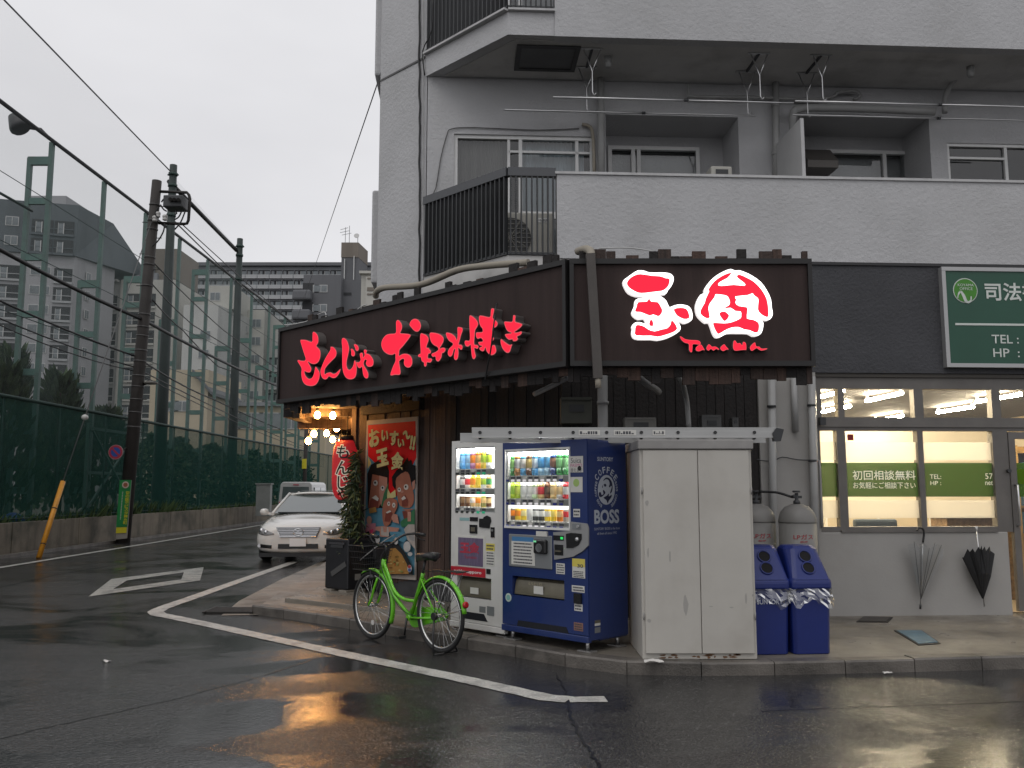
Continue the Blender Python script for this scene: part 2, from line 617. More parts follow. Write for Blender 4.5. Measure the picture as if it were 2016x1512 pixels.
# kerb stones, one by one along the line
tot = 0; samples = []
for a, b in zip(kerb, kerb[1:]):
    samples.append((tot, a, b)); tot += (b - a).length
def kp(s):
    for s0, a, b in samples[::-1]:
        if s >= s0:
            return a + (b - a).normalized() * (s - s0)
    return kerb[0]
s = 0.0
k_i = 0
while s < tot - 0.3 and k_i < 34:
    ln = 0.6
    p, q = kp(s + 0.004), kp(min(s + ln - 0.004, tot))
    d = (q - p).normalized(); n = Vector((-d.y, d.x, 0))
    hgt = KZ + 0.006 + random.uniform(-0.003, 0.006)
    mb = MB()
    b = [p, q, q + n * 0.155, p + n * 0.155]
    lo = [mb.vert((v.x, v.y, -0.05)) for v in b]
    t_ = [p + n * 0.012, q + n * 0.012, q + n * 0.155, p + n * 0.155]
    hi = [mb.vert((v.x, v.y, hgt)) for v in t_]
    mid = [mb.vert((v.x, v.y, hgt - 0.015)) for v in b]
    for a_, c_ in ((lo, mid), (mid, hi)):
        for i in range(4):
            j = (i + 1) % 4
            mb.face((a_[i], a_[j], c_[j], c_[i]))
    mb.face(hi)
    mb.build('kerb_stone', M_KERB, pave)
    s += ln; k_i += 1
# raised second lip in front of the entrance and the gutter that runs up the side street
lip = gp([(520, 1188), (560, 1195), (700, 1200), (800, 1212), (870, 1225)])
mb = MB(); mb.slab([(p.x, p.y) for p in [G(560, 1186, .1), G(690, 1200, .1), G(880, 1222, .1), G(880, 1196, .1), G(640, 1165, .1)]], 0.09, 0.155)
mb.build('entrance_step', M_CONC, pave, bevel=0.01)
gut = [G(430, 1212), G(505, 1196), G(630, 1128), G(640, 1116)]
ribbon('gutter', M_CONC, [(gut[0].x + .25, gut[0].y), (-3.45, 12.2), (-3.62, 15.0), (-3.9, 24), (-4.4, 60)], 0.42, 0.006, pave)
gm = MB()
gx, gy = -3.42, 10.95
for i in range(6):
    gm.box(gx - .28, gx + .28, gy + i * .075, gy + i * .075 + .04, 0.008, 0.03)
gm.box(gx - .3, gx - .27, gy - .03, gy + .46, 0.008, 0.033).box(gx + .27, gx + .3, gy - .03, gy + .46, 0.008, 0.033)
tag(gm.build('drain_grate', M_STEEL_DK), 'small rusty iron drain grate at the kerb corner', 'grate')
# covers in the pavement
def cover(name, label, quad, mat, zt):
    q = [G(x, y, KZ) for x, y in quad]
    t = thing(name, label, 'hatch', q[0])
    mb = MB(); c = sum(q, Vector()) / 4
    mb.slab([(p.x, p.y) for p in q], KZ - 0.01, KZ + 0.012)
    mb.build('frame', M_STEEL_DK, t, world=True)
    qq = [c + (p - c) * 0.88 for p in q]
    mb = MB(); mb.slab([(p.x, p.y) for p in qq], KZ, KZ + 0.018)
    mb.build('lid', mat, t, world=True)
cover('floor_hatch', 'small dark metal hatch in the pavement by the office wall', [(1686, 1226), (1748, 1227), (1758, 1217), (1700, 1216)], pmat('hatch_dark', (0.05, 0.045, 0.04), 0.5, .4, var=.3, vscale=20), 0)
cover('meter_hatch', 'pale blue metal hatch lid in the pavement near the kerb', [(1808, 1272), (1852, 1269), (1815, 1243), (1760, 1243)], pmat('hatch_blue', (0.10, 0.20, 0.27), 0.3, .3, var=.35, vscale=14, bump=.3, bscale=90), 0)
# litter and stray paper
def scrap(label, px, py, z, sx, sy, seed):
    r = random.Random(seed); c = G(px, py, z)
    mb = MB(); n = 5
    g = [[mb.vert((c.x + (i / (n - 1) - .5) * sx, c.y + (j / (n - 1) - .5) * sy, z + .004 + r.random() * .018)) for i in range(n)] for j in range(n)]
    for j in range(n - 1):
        for i in range(n - 1):
            mb.face((g[j][i], g[j][i + 1], g[j + 1][i + 1], g[j + 1][i]))
    tag(mb.build('paper_scrap', pmat('wet_paper', (.6, .58, .55), .6, var=.1)), label, 'litter', 'scraps of litter on the road')
scrap('crumpled wet paper lying at the kerb under the white cabinet', 1287, 1304, KZ + .012, .16, .1, 1)
scrap('tiny white scrap on the asphalt left of the corner line', 210, 1304, 0, .06, .05, 2)
scrap('tiny white scrap on the road by the right kerb', 1748, 1327, 0, .07, .04, 3)

# ------------------------------------------------------------------ left side: retaining wall, fence, nets
M_WALL_OLD = pmat('stained_concrete', (0.165, 0.14, 0.105), rough=0.7, var=0.25, vscale=1.2, bump=0.4, bscale=30, streak=0.9, sscale=2.6, dirt=(0.03, 0.032, 0.02), dirt_amt=0.85, dscale=1.0)
M_GREEN = pmat('green_paint', (0.085, 0.155, 0.135), rough=0.5, var=0.2, vscale=2, dirt=(0.05, 0.06, 0.05), dirt_amt=0.5, dscale=4)
M_GREEN_DK = pmat('dark_green_paint', (0.02, 0.045, 0.038), rough=0.55, var=0.2, vscale=2)
M_BLACK_CABLE = pmat('black_cable', (0.012, 0.012, 0.013), rough=0.5)
M_EARTH = pmat('earth', (0.03, 0.03, 0.02), rough=0.95, var=0.4, vscale=0.8, bump=0.5, bscale=8)
WX = -11.55                                   # street face of the retaining wall
wall = thing('retaining_wall', 'low stained concrete retaining wall under the green mesh fence', 'wall', (WX, 20, 0))
me = None
for k in range(24):
    y0 = 8 + k * 3.2
    mb = MB(); mb.box(WX - 0.22, WX, y0 + 0.012, y0 + 3.188, 0.0, 0.72)
    mb.build('wall_panel', M_WALL_OLD, wall, world=True, bevel=0.015)
mb = MB(); mb.box(WX - 0.19, WX - 0.03, 8, 85, 0.0, 0.70); mb.build('wall_core', M_WALL_OLD, wall, world=True)
bank = MB().poly([(WX - .2, 0, .55), (WX - .2, 200, .55), (-200, 200, .55), (-200, 0, .55)]).build('bank', M_EARTH)
tag(bank, 'raised ground behind the retaining wall', kind='structure')
ribbon('gutter', pmat('dark_gutter', (.05, .048, .044), .35, var=.3, vscale=1, bump=.2), [(WX + .28, 5), (WX + .28, 90)], .5, 0.012, road)
mb = MB(); mb.box(WX + .42, WX + .56, 5, 90, -.02, .07); mb.build('kerb', M_KERB, road)

# mesh fence on the wall
FX = WX - 0.12
fence = thing('mesh_fence', 'tall dark green mesh fence standing on the retaining wall', 'fence', (FX, 20, .72))
M_MESH = seethrough('green_mesh', (0.024, 0.07, 0.058), 0.60)
FT = 3.62
mb = MB(); mb.poly([(FX, 6, .72), (FX, 84, .72), (FX, 84, FT), (FX, 6, FT)]); mb.build('mesh', M_MESH, fence, world=True)
mb = MB(); mb.tube([(FX + .01, 6, FT), (FX + .01, 84, FT)], .045, 8); mb.build('top_rail', M_GREEN_DK, fence, world=True)
pm = MB().tube([(0, 0, 0), (0, 0, FT - .72)], .022, 6).mesh('fence_post', M_GREEN_DK)
for k in range(26):
    inst('fence_post', pm, fence, (-0.04, -10 + k * 2.6, 0))
mb = MB()
for z in (.8, ): mb.tube([(FX + .012, 6, z), (FX + .012, 84, z)], .012, 5)
mb.build('wire_rail', M_GREEN_DK, fence, world=True)
# brace frame visible behind the utility pole
bt = thing('fence_brace', 'green cross braced gate frame behind the leaning utility pole', 'gate', (FX - .25, 26, .6))
mb = MB()
for y in (25.0, 28.0):
    mb.bar((FX - .25, y, .6), (FX - .25, y, 3.35), .09)
for z in (.9, 1.95, 3.2):
    mb.bar((FX - .25, 25.05, z), (FX - .25, 27.95, z), .08)
mb.build('frame', M_GREEN, bt, world=True)
mb = MB().bar((FX - .2, 25.05, .95), (FX - .2, 27.95, 3.15), .05); mb.build('brace', M_GREEN, bt, world=True)
mb = MB().bar((FX - .16, 25.05, 3.15), (FX - .16, 27.95, .95), .05); mb.build('brace', M_GREEN, bt, world=True)

# ladder-like net frames
NX = -12.75
M_GREEN_RUNG = pmat('rung_green', (0.085, 0.175, 0.15), rough=0.5, var=0.25, vscale=3, dirt=(.06, .05, .03), dirt_amt=.5, dscale=3)
ladder_y = [20.4] + [23.7 + 3.18 * k for k in range(12)]
ordn = ['first', 'second', 'third', 'fourth', 'fifth', 'sixth', 'seventh', 'eighth', 'ninth', 'tenth', 'eleventh', 'twelfth', 'thirteenth', 'fourteenth', 'fifteenth']
for k, y in enumerate(ladder_y):
    t = thing('net_support', 'green ladder shaped net frame, %s along the fence from the left' % ordn[k], 'net frame', (NX, y, .55), group='ladder frames that carry the net')
    H = 10.48
    h2 = H - 0.45 if k % 4 == 1 else (7.3 if k % 2 == 0 else 8.2)
    MB().bar((0, 0, 0), (0, 0, H), .115).build('post', M_GREEN, t)
    MB().bar((-.58, 0, 0), (-.58, 0, h2), .115).build('post', M_GREEN, t)
    z = 0.9
    while z < h2 + .01:
        MB().box(-.56, -.03, -.05, .05, z - .09, z + .09).build('rung', M_GREEN_RUNG, t)
        z += 1.58
    MB().box(-.62, .04, -.06, .06, h2 - .2, h2 + .03).build('rung', M_GREEN_RUNG, t)
net = thing('sports_net', 'pale green high sports net strung between the ladder frames', 'net', (NX + .1, 20, .6))
M_NET = seethrough('net_green', (0.20, 0.28, 0.255), 0.15)
MB().poly([(NX - .72, 8, 3.0), (NX - .72, 64, 3.0), (NX - .72, 64, 11.6), (NX - .72, 8, 11.62)]).build('net', M_NET, net, world=True)
mb = MB().tube([(NX + .1, 8, 11.02), (NX + .1, 64, 11.0)], .055, 6); mb.build('top_cable', M_BLACK_CABLE, net, world=True)
mb = MB()
for z in (9.3, 7.6, 5.9): mb.tube([(NX + .11, 8, z), (NX + .11, 64, z)], .012, 4)
mb.build('net_rope', M_GREEN_DK, net, world=True)

# the two tall poles and the higher net behind
PX = -12.40
pole_y = [PX / ray(329, 600).x, PX / ray(466, 650).x]
pole_top = [A(338, 325, pole_y[0]).z, A(468, 470, pole_y[1]).z]
M_POLE_G = pmat('net_pole_green', (0.022, 0.034, 0.032), rough=0.6, var=0.25, vscale=1.5, streak=.4)
for k in (0, 1):
    t = thing('net_pole', ['tall dark green net pole standing behind the leaning utility pole', 'tall dark green net pole standing alone against the far apartment slab'][k], 'pole', (PX, pole_y[k], .5), group='tall poles of the high net')
    h = pole_top[k] - .5
    MB().tube([(0, 0, 0), (0, 0, h * .35), (0, 0, h)], [.24, .19, .13], 10).build('shaft', M_POLE_G, t)
    for z in (.35, .78, 1.9):
        MB().tube([(0, 0, h - z - .05), (0, 0, h - z + .05)], .165, 10).build('clamp', M_GREEN_DK, t)
    MB().bar((-.2, 0, h - .37), (.2, 0, h - .37), .05).build('bolt', M_GREEN_DK, t)
hn = thing('high_net', 'faint tall net hanging from a rope between the two dark poles', 'net', (PX, 20, .6))
z0, z1 = pole_top
M_NET2 = seethrough('net_faint', (0.24, 0.26, 0.27), 0.11)
yl = 12.0
zl = z0 + .55
MB().poly([(PX - .14, yl, 2), (PX - .14, pole_y[1], 2), (PX - .14, pole_y[1], z1 - .4), (PX - .14, pole_y[0], z0 - .25), (PX - .14, yl, zl)]).build('net', M_NET2, hn, world=True)
MB().tube([(PX - .14, yl, zl), (PX - .14, pole_y[0], z0 - .2)], .024, 5).build('top_rope', pmat('grey_rope', (.2, .2, .21), .8), hn, world=True)
MB().tube([(PX - .14, pole_y[0], z0 - .62), (PX - .14, pole_y[1], z1 - .55)], .085, 8).build('top_bar', M_BLACK_CABLE, hn, world=True)
MB().tube([A(-90, 330, 21.5), A(64, 416, 23.7)], .04, 5).build('stay_bar', M_GREEN_DK, hn, world=True)

# ------------------------------------------------------------------ hedge trees behind the fence
M_LEAF = [pmat('conifer_a', (0.026, 0.050, 0.020), .85, var=.35, vscale=2.5), pmat('conifer_b', (0.045, 0.075, 0.030), .85, var=.35, vscale=2.5)]
M_BARK = pmat('bark', (0.035, 0.027, 0.02), .9, var=.3, vscale=6, bump=.4)
def conifer(x, y, h, r, seed, label, cat='tree', group='trees behind the fence', kind=0):
    rn = random.Random(seed)
    t = thing('hedge_tree', label, cat, (x, y, .5), group=group)
    MB().tube([(0, 0, 0), (.05, 0, h * .4), (0, 0, h * .9)], [.12, .09, .03], 7).build('trunk', M_BARK, t)
    for mi in (0, 1):
        mb = MB()
        for i in range(430 if kind == 0 else 900):
            u = rn.random() ** .75
            z = .25 + u * (h - .25)
            if kind == 0:
                rr = r * (1 - .78 * (u ** 1.6)) * (.5 + .55 * rn.random())
            else:
                rr = r * math.sqrt(max(.05, 1 - (2 * u - .85) ** 2)) * (.35 + .65 * rn.random())
            a = rn.uniform(0, 6.283)
            p = Vector((rr * math.cos(a), rr * math.sin(a), z))
            if kind == 0:
                d = Vector((math.cos(a) * .45, math.sin(a) * .45, 1 + rn.uniform(-.3, .3))).normalized()
                ln, w = rn.uniform(.22, .5), rn.uniform(.05, .11)
            else:
                d = Vector((rn.uniform(-1, 1), rn.uniform(-1, 1), rn.uniform(-.5, 1))).normalized()
                ln, w = rn.uniform(.12, .24), rn.uniform(.07, .12)
            s_ = d.cross(Vector((rn.uniform(-1, 1), rn.uniform(-1, 1), rn.uniform(-1, 1)))).normalized() * w
            mb.poly([p, p + d * ln * .45 + s_, p + d * ln, p + d * ln * .45 - s_])
        mb.build('crown', M_LEAF[mi], t)
tr = [(-13.6, 17.5, 3.9), (-14.1, 19.2, 4.4), (-13.5, 20.6, 4.0), (-14.2, 22.0, 4.9), (-13.5, 23.5, 4.1), (-14.2, 25.0, 4.8), (-13.6, 26.6, 4.3), (-14.3, 28.2, 4.4), (-13.6, 29.8, 3.5)]
for i, (x, y, h) in enumerate(tr):
    conifer(x, y, h, 1.05, 100 + i, 'dark feathery conifer behind the mesh fence, %s from the left edge' % ordn[i])
sh = [(-13.4, 33.5), (-13.6, 36.5), (-13.3, 39.5), (-13.6, 42.6), (-13.4, 46.0), (-13.5, 50.0), (-13.4, 55.0)]
for i, (x, y) in enumerate(sh):
    conifer(x, y, 3.0 if i < 2 else 2.9, 1.3, 200 + i, 'bushy dark shrub behind the mesh fence, %s beyond the utility pole' % ordn[i], 'shrub', 'shrubs behind the fence', kind=1)
# weeds along the wall top
rn = random.Random(5)
mb = MB()
for i in range(5200):
    y = 10 + 60 * rn.random() ** 1.3
    x = WX - .05 - rn.random() * .55
    p = Vector((x, y, .62)); hh = rn.uniform(.08, .42) * (1.35 if 25 < y < 32 else .8)
    d = Vector((rn.uniform(-.3, .75), rn.uniform(-.5, .5), 1)) * hh
    s_ = Vector((rn.uniform(-1, 1), rn.uniform(-1, 1), 0)).normalized() * rn.uniform(.015, .05)
    mb.poly([p - s_, p + s_, p + d * .6 + s_ * 1.2, p + d])
tag(mb.build('weeds', pmat('weed_green', (.06, .10, .03), .8, var=.4, vscale=1.5)), 'ragged green weeds growing along the top of the wall', 'weeds', kind='stuff')

# ------------------------------------------------------------------ leaning utility pole and what hangs on it
UB = G(242, 1069); UB.z = 0
UY = UB.y
UT = A(309, 356, UY)
M_UPOLE = pmat('pole_concrete_dark', (0.034, 0.029, 0.026), rough=.7, var=.3, vscale=2, streak=.4, bump=.2, bscale=40)
up = thing('utility_pole', 'dark leaning utility pole with a switch box near its top', 'pole', UB)
axis = UT - UB
def onp(s): return UB + axis * s
MB().tube([onp(-.01), onp(.5), onp(1)], [.19, .165, .135], 12).build('shaft', M_UPOLE, up, world=True)
for i, s in enumerate((.93, .885, .86, .78, .76, .70, .62, .585, .56, .52, .49, .45, .42, .385, .35, .31)):
    MB().tube([onp(s - .002), onp(s + .002)], .202 - .052 * s, 10).build('band', pmat('band_steel', (.085, .082, .08), .5, .4, var=.2), up, world=True)
for i in range(16):
    mb = MB()
    s = .25 + i * .045
    p = onp(s); sgn = 1 if i % 2 else -1
    mb.bar(p, p + Vector((sgn * .3, -.02, 0)), .02).build('step_bolt', M_STEEL_DK, up, world=True)
def PA(px, py, dy=0): return A(px, py, UY + dy)
MB().tube([PA(312, 377), PA(368, 379), PA(372, 384), PA(374, 392), PA(371, 434), PA(368, 440), PA(362, 441), PA(312, 439)], .045, 8).build('bracket', M_STEEL_DK, up, world=True)
b0, b1 = PA(329, 390), PA(366, 413)
mb = MB(); mb.box(b0.x, b1.x, UY - .3, UY + .25, b1.z, b0.z); mb.build('switch_box', pmat('switch_grey', (.06, .062, .065), .5, .3, var=.2), up, world=True, bevel=.03)
mb = MB()
for i in range(3): mb.tube([PA(335 + i * 8, 392 + i * .6, -.3), PA(335 + i * 8, 392 + i * .6, -.42)], .055, 8)
mb.build('bushing', M_STEEL_DK, up, world=True)
for (x, y) in ((305, 430), (311, 422), (325, 428)):
    p = PA(x, y, -.15)
    mb = MB(); mb.lathe([(.03, -.1), (.07, -.08), (.07, -.03), (.05, -.02), (.075, .0), (.075, .05), (.04, .08)], 10)
    mb.v = [v + p for v in mb.v]
    mb.build('insulator', pmat('porcelain', (.55, .54, .52), .25), up, world=True)
mb = MB()
for pts in ([(318, 398), (322, 392), (330, 389), (340, 388)], [(316, 403), (322, 412), (328, 416)], [(345, 415), (348, 420), (344, 422)], [(358, 415), (352, 427), (343, 433)], [(365, 415), (356, 437), (344, 452)], [(324, 440), (322, 455), (312, 473), (300, 485)], [(312, 430), (306, 420), (312, 408)]):
    mb.tube(spline([PA(x, y, -.2) for x, y in pts], 4, False), .022, 5)
mb.build('jumper_cables', M_BLACK_CABLE, up, world=True)
lp = PA(283, 754, -.1)
MB().tube([PA(283, 757), PA(292, 752), PA(306, 753)], [.035, .05, .05], 6).build('lamp_arm', M_STEEL_DK, up, world=True)
mb = MB(); mb.lathe([(.02, -.05), (.17, -.03), (.2, .02), (.03, .06)], 12); mb.v = [v + PA(297, 754) for v in mb.v]
mb.build('lamp_shade', pmat('lamp_dull', (.2, .19, .17), .5), up, world=True)

# sign wrapped on the pole
gs = thing('pole_sign', 'tall green advertising plate with yellow lettering on the utility pole', 'sign', G(247, 1066))
M_SGREEN = pmat('plate_green', (.02, .22, .06), .35, var=.1)
M_SYEL = pmat('plate_yellow', (.62, .55, .03), .4)
q = lambda x, y, dy=-.26: A(x, y, UY + dy)
def quad(px4, mat, name, dy, th=.012):
    p = [q(x, y, dy) for x, y in px4]
    mb = MB(); f = [mb.vert(v) for v in p]; b = [mb.vert(v + Vector((0, th, 0))) for v in p]
    mb.face(f); mb.face(b[::-1])
    for i in range(4):
        j = (i + 1) % 4; mb.face((f[j], f[i], b[i], b[j]))
    return mb.build(name, mat, gs, world=True)
quad([(228, 1062), (250, 1060), (259, 946), (236, 946)], pmat('plate_backing', (.3, .28, .25), .5), 'backing', -.25)
quad([(228.5, 1038), (250, 1037), (258.5, 945), (236, 945)], M_SGREEN, 'plate', -.268)
quad([(228, 1050), (248.6, 1049), (249.4, 1038), (229, 1038.5)], M_SYEL, 'footer', -.27)
ring = MB()
c = q(247, 954.5, -.285)
ring.lathe([(.095, 0), (.095, .004)], 20); ring.v = [Vector((v.x, v.z, v.y)) + c for v in ring.v]
ring.build('emblem', pmat('emblem_white', (.6, .5, .42), .4), gs, world=True)
ring = MB(); c2 = q(247, 954.5, -.292); ring.lathe([(.06, 0), (.06, .004)], 16); ring.v = [Vector((v.x, v.z, v.y)) + c2 for v in ring.v]
ring.build('emblem', pmat('emblem_red', (.3, .1, .05), .4), gs, world=True)
for i, ch in enumerate('街の医療ビスタ錦糸町'):
    y = 970 + i * 6.6
    cx = 251.5 - (y - 970) * .085
    p0, p1 = q(cx - 3.6, y - 3.0, -.275), q(cx + 3.6, y + 3.0, -.275)
    inv = XF[gs.name].inverted(); a_, b_ = inv @ p0, inv @ p1
    text(ch, M_SYEL, gs, a_.x, b_.x, b_.z, a_.z, a_.y - .004, bold=.02)
for i in range(18):
    y = 968 + i * 3.1; cx = 241.5 - (y - 968) * .085
    p0, p1 = q(cx - .8, y, -.275), q(cx + .8, y + 2.0, -.275)
    MB().box(p0.x, p1.x, p0.y, p0.y + .003, p1.z, p0.z).build('small_print', pmat('print_white', (.5, .55, .45), .5), gs, world=True)
# round no-parking sign
ns = thing('round_sign', 'round blue sign with red rim and slash beside the utility pole', 'sign', PA(228, 890))
c = PA(228.5, 890, -.35); R_ = 14.2 / FPX * (UY - .35)
def disc(r0, mat, name, off, r1=None):
    mb = MB(); n = 32
    for j in range(n):
        a, b = 2 * math.pi * j / n, 2 * math.pi * (j + 1) / n
        if r1 is None:
            mb.poly([(0, off, 0), (r0 * math.cos(a), off, r0 * math.sin(a)), (r0 * math.cos(b), off, r0 * math.sin(b))])
        else:
            mb.poly([(r1 * math.cos(a), off, r1 * math.sin(a)), (r0 * math.cos(a), off, r0 * math.sin(a)), (r0 * math.cos(b), off, r0 * math.sin(b)), (r1 * math.cos(b), off, r1 * math.sin(b))])
    mb.v = [v + c for v in mb.v]
    return mb.build(name, mat, ns, world=True)
M_RED = pmat('sign_red', (.38, .03, .06), .45); M_BLUE = pmat('sign_blue', (.02, .08, .34), .45)
mb = MB(); mb.M = Matrix.Translation(c) @ Matrix.Rotation(rad(90), 4, 'X'); mb.lathe([(R_ * .98, -.02), (R_ * .98, .004)], 28); mb.build('plate', pmat('sign_back', (.35, .35, .35), .4, .5), ns, world=True)
disc(R_, pmat('sign_rim', (.5, .3, .3), .5), 'rim', -.028); disc(R_ * .95, M_RED, 'red_ring', -.031, R_ * .66); disc(R_ * .68, M_BLUE, 'blue_field', -.0295)
mb = MB(); mb.bar(c + Vector((-R_ * .5, -.033, R_ * .5)), c + Vector((R_ * .5, -.033, -R_ * .5)), .05, .004, up=(0, 1, 0)); mb.build('slash', M_RED, ns, world=True)
MB().bar(c + Vector((.1, .02, 0)), onp(.262), .04).build('bracket', M_STEEL_DK, ns, world=True)

# orange guard on the guy wire
og = thing('guy_guard', 'slanted orange plastic guard pipe over the guy wire', 'guard', G(76, 1098))
g0 = G(76, 1099); g1 = A(124, 948, g0.y + .8)
M_ORANGE = pmat('guard_orange', (.62, .27, .02), .45, var=.12, vscale=5, dirt=(.2, .1, .02), dirt_amt=.4, dscale=4)
MB().tube([g0, g1], .055, 12).build('pipe', M_ORANGE, og, world=True)
for s in (.17, .63):
    p = g0 + (g1 - g0) * s; MB().tube([p, p + (g1 - g0) * .012], .06, 12).build('seam_band', M_STEEL_DK, og, world=True)
gw = thing('guy_wire', 'thin steel guy wire with a white ball rising from the orange guard', 'wire', g1)
tp = onp(.9)
MB().tube([g1, g1 + (tp - g1) * .5, tp], .014, 5).build('strand', pmat('wire_grey', (.12, .12, .12), .5, .5), gw, world=True)
p = g1 + (tp - g1) * .2
mb = MB(); mb.lathe([(.02, -.07), (.07, -.04), (.08, 0), (.07, .04), (.02, .07)], 12); mb.v = [v + p for v in mb.v]
mb.build('insulator', pmat('porcelain', (.55, .54, .52), .25), gw, world=True)

# overhead cables: thick and thin, along the street
def cable(label, pts, r, sag=0.0):
    out = []
    for a, b in zip(pts, pts[1:]):
        for i in range(8):
            t = i / 8
            p = a + (b - a) * t
            out.append(Vector((p.x, p.y, p.z - sag * 4 * t * (1 - t))))
    out.append(pts[-1])
    tag(MB().tube(out, r, 6).build('overhead_cable', M_BLACK_CABLE), label, 'cable', 'overhead cables along the side street')
FARP = Vector((A(700, 880, 60).x, 60, 0))
def far_at(px, py, Y): return A(px, py, Y)
cable('thickest black overhead cable crossing the utility pole', [A(-160, 400, 17.5), PA(283, 630), A(560, 765, 45)], .05, .12)
cable('black overhead cable below the thickest one', [A(-160, 515, 17.5), PA(268, 702), A(420, 786, 36), A(600, 862, 60)], .026, .1)
cable('lowest pair of thin sagging cables, upper strand', [A(-160, 555, 17.5), PA(262, 722), A(600, 880, 60)], .018, .12)
cable('lowest pair of thin sagging cables, lower strand', [A(-160, 562, 17.6), PA(262, 730), A(600, 884, 60)], .014, .2)
cable('thin power line falling to the right from the switch box', [PA(345, 437), A(560, 640, 42), A(640, 715, 55)], .02, .06)
cable('second power line falling to the right under the switch box', [PA(358, 441), A(560, 622, 42), A(640, 690, 55)], .016, .03)
cable('middle line leaving the utility pole for the far street', [PA(305, 520), A(440, 650, 36), A(640, 790, 60)], .018, .05)
cable('lower line leaving the utility pole for the far street', [PA(300, 560), A(380, 640, 32), A(560, 745, 48)], .018, .05)
cable('drooping service line beside the utility pole', [PA(300, 590), A(360, 650, 30), A(430, 722, 38), A(560, 760, 50)], .02, .05)
tag(MB().tube([A(560, 700, 70), A(620, 525, 40), A(752, 138, 11.7)], .009, 5).build('overhead_cable', M_BLACK_CABLE), 'thin wire slanting up across the sky to the apartment block', 'cable', 'overhead cables along the side street')

# floodlight at the top left
fl = thing('floodlight', 'dark round floodlight on the net cable at the top left', 'lamp', A(38, 243, 23.2))
c = A(36, 245, 23.2)
mb = MB(); mb.M = Matrix.Translation(c) @ Matrix.Rotation(rad(-35), 4, 'Y'); mb.lathe([(.06, .34), (.12, .3), (.2, .12), (.27, -.05), (.28, -.12), (.24, -.18)], 14)
mb.build('housing', pmat('flood_dark', (.03, .03, .032), .6, var=.3), fl, world=True)
MB().tube([c + Vector((.1, 0, -.05)), A(80, 255, 23.6), A(97, 272, 24.4)], .05, 6).build('arm', M_BLACK_CABLE, fl, world=True)

# far pole with yellow plate
fy = 44.0
fp = thing('far_pole', 'thin distant pole with a small yellow plate under the porch lights', 'pole', A(600, 1010, fy))
MB().tube([Vector((A(598, 1000, fy).x, fy, 0)), A(604, 818, fy)], .1, 8).build('shaft', M_UPOLE, fp, world=True)
p = A(599, 913, fy - .15); MB().box(p.x - .11, p.x + .11, p.y, p.y + .02, p.z - .24, p.z + .24).build('plate', M_SYEL, fp, world=True)
wb = A(519, 1003, 33); 
tb = thing('utility_box', 'tall pale grey utility box behind the fence past the pole', 'box', (wb.x, 33, .5))
MB().box(-.26, .26, -.15, .15, 0, 1.15).build('cabinet', pmat('box_grey', (.2, .21, .2), .5, var=.15), tb, bevel=.02)
MB().box(-.29, .29, -.18, .18, 1.15, 1.2).build('lid', pmat('box_grey', (.2, .21, .2), .5), tb)
p = A(150, 1012, 21)
bb = MB(); bb.lathe([(.03, 0), (.2, .03), (.24, .15), (.15, .28), (.04, .33)], 9); bb.v = [Vector((v.x * (1 + .25 * math.sin(9 * v.z)), v.y, v.z)) + Vector((WX - .45, 21.6, .6)) for v in bb.v]
tag(bb.build('blue_bag', pmat('bag_blue', (.02, .06, .28), .5)), 'crumpled blue plastic bag among the weeds on the wall', 'bag')
# ------------------------------------------------------------------ grey apartment block
BA = rad(3.2)
bld = thing('apartment_block', 'grey stucco apartment block with balconies above the shops', 'building', (0, 9.8, 0), BA)
def fu(px, py, v=0.0): return loc_ray(bld, px, py, v)
def U(px, v=0.0, py=700): return loc_ray(bld, px, py, v)[0]
M_STUCCO = pmat('grey_stucco', (0.48, 0.48, 0.488), rough=.85, var=.07, vscale=.7, bump=.6, bscale=24, streak=.10, sscale=1.1, dirt=(.34, .34, .335), dirt_amt=.4, dscale=.8)
M_STUCCO2 = pmat('soffit_paint', (0.52, 0.51, 0.495), rough=.85, var=.1, vscale=1.2, bump=.2, bscale=20, dirt=(.16, .15, .14), dirt_amt=.4, dscale=1.5)
M_BAND = pmat('charcoal_stucco', (0.055, 0.056, 0.062), rough=.8, var=.2, vscale=1.2, bump=.7, bscale=30)
M_ALU = pmat('white_aluminium', (0.70, 0.70, 0.69), rough=.45, var=.06)
M_PIPE = pmat('grey_pipe', (0.33, 0.33, 0.325), rough=.5, var=.12, vscale=3, dirt=(.2, .19, .18), dirt_amt=.4, dscale=3)
M_RAILB = pmat('railing_dark', (0.035, 0.037, 0.04), rough=.5, var=.15)
M_GLASS = seethrough('window_glass', (.80, .83, .83), .06, rough=.03, gloss=True)
M_GLASS_C = seethrough('clear_glass', (.94, .95, .94), .02, rough=.03, gloss=True)
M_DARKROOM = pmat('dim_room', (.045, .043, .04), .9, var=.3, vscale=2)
M_CURTAIN = pmat('curtain_grey', (.30, .285, .27), .9, var=.25, vscale=9, stretch=(1, 1, .04), bump=.6, bscale=14)
M_CURT_W = pmat('curtain_pale', (.52, .58, .62), .9, var=.2, vscale=9, stretch=(1, 1, .04))

def holed(name, mat, parent, u0, u1, z0, z1, v0, v1, holes, bevel=0):
    us = sorted({u0, u1} | {h[0] for h in holes} | {h[1] for h in holes}); us = [x for x in us if u0 <= x <= u1]
    mb = MB()
    for a, b in zip(us, us[1:]):
        mid = (a + b) / 2
        hs = sorted((h[2], h[3]) for h in holes if h[0] < mid < h[1])
        z = z0
        for lo, hi in hs:
            if lo > z: mb.box(a, b, v0, v1, z, lo)
            z = max(z, hi)
        if z < z1: mb.box(a, b, v0, v1, z, z1)
    return mb.build(name, mat, parent, bevel=bevel)

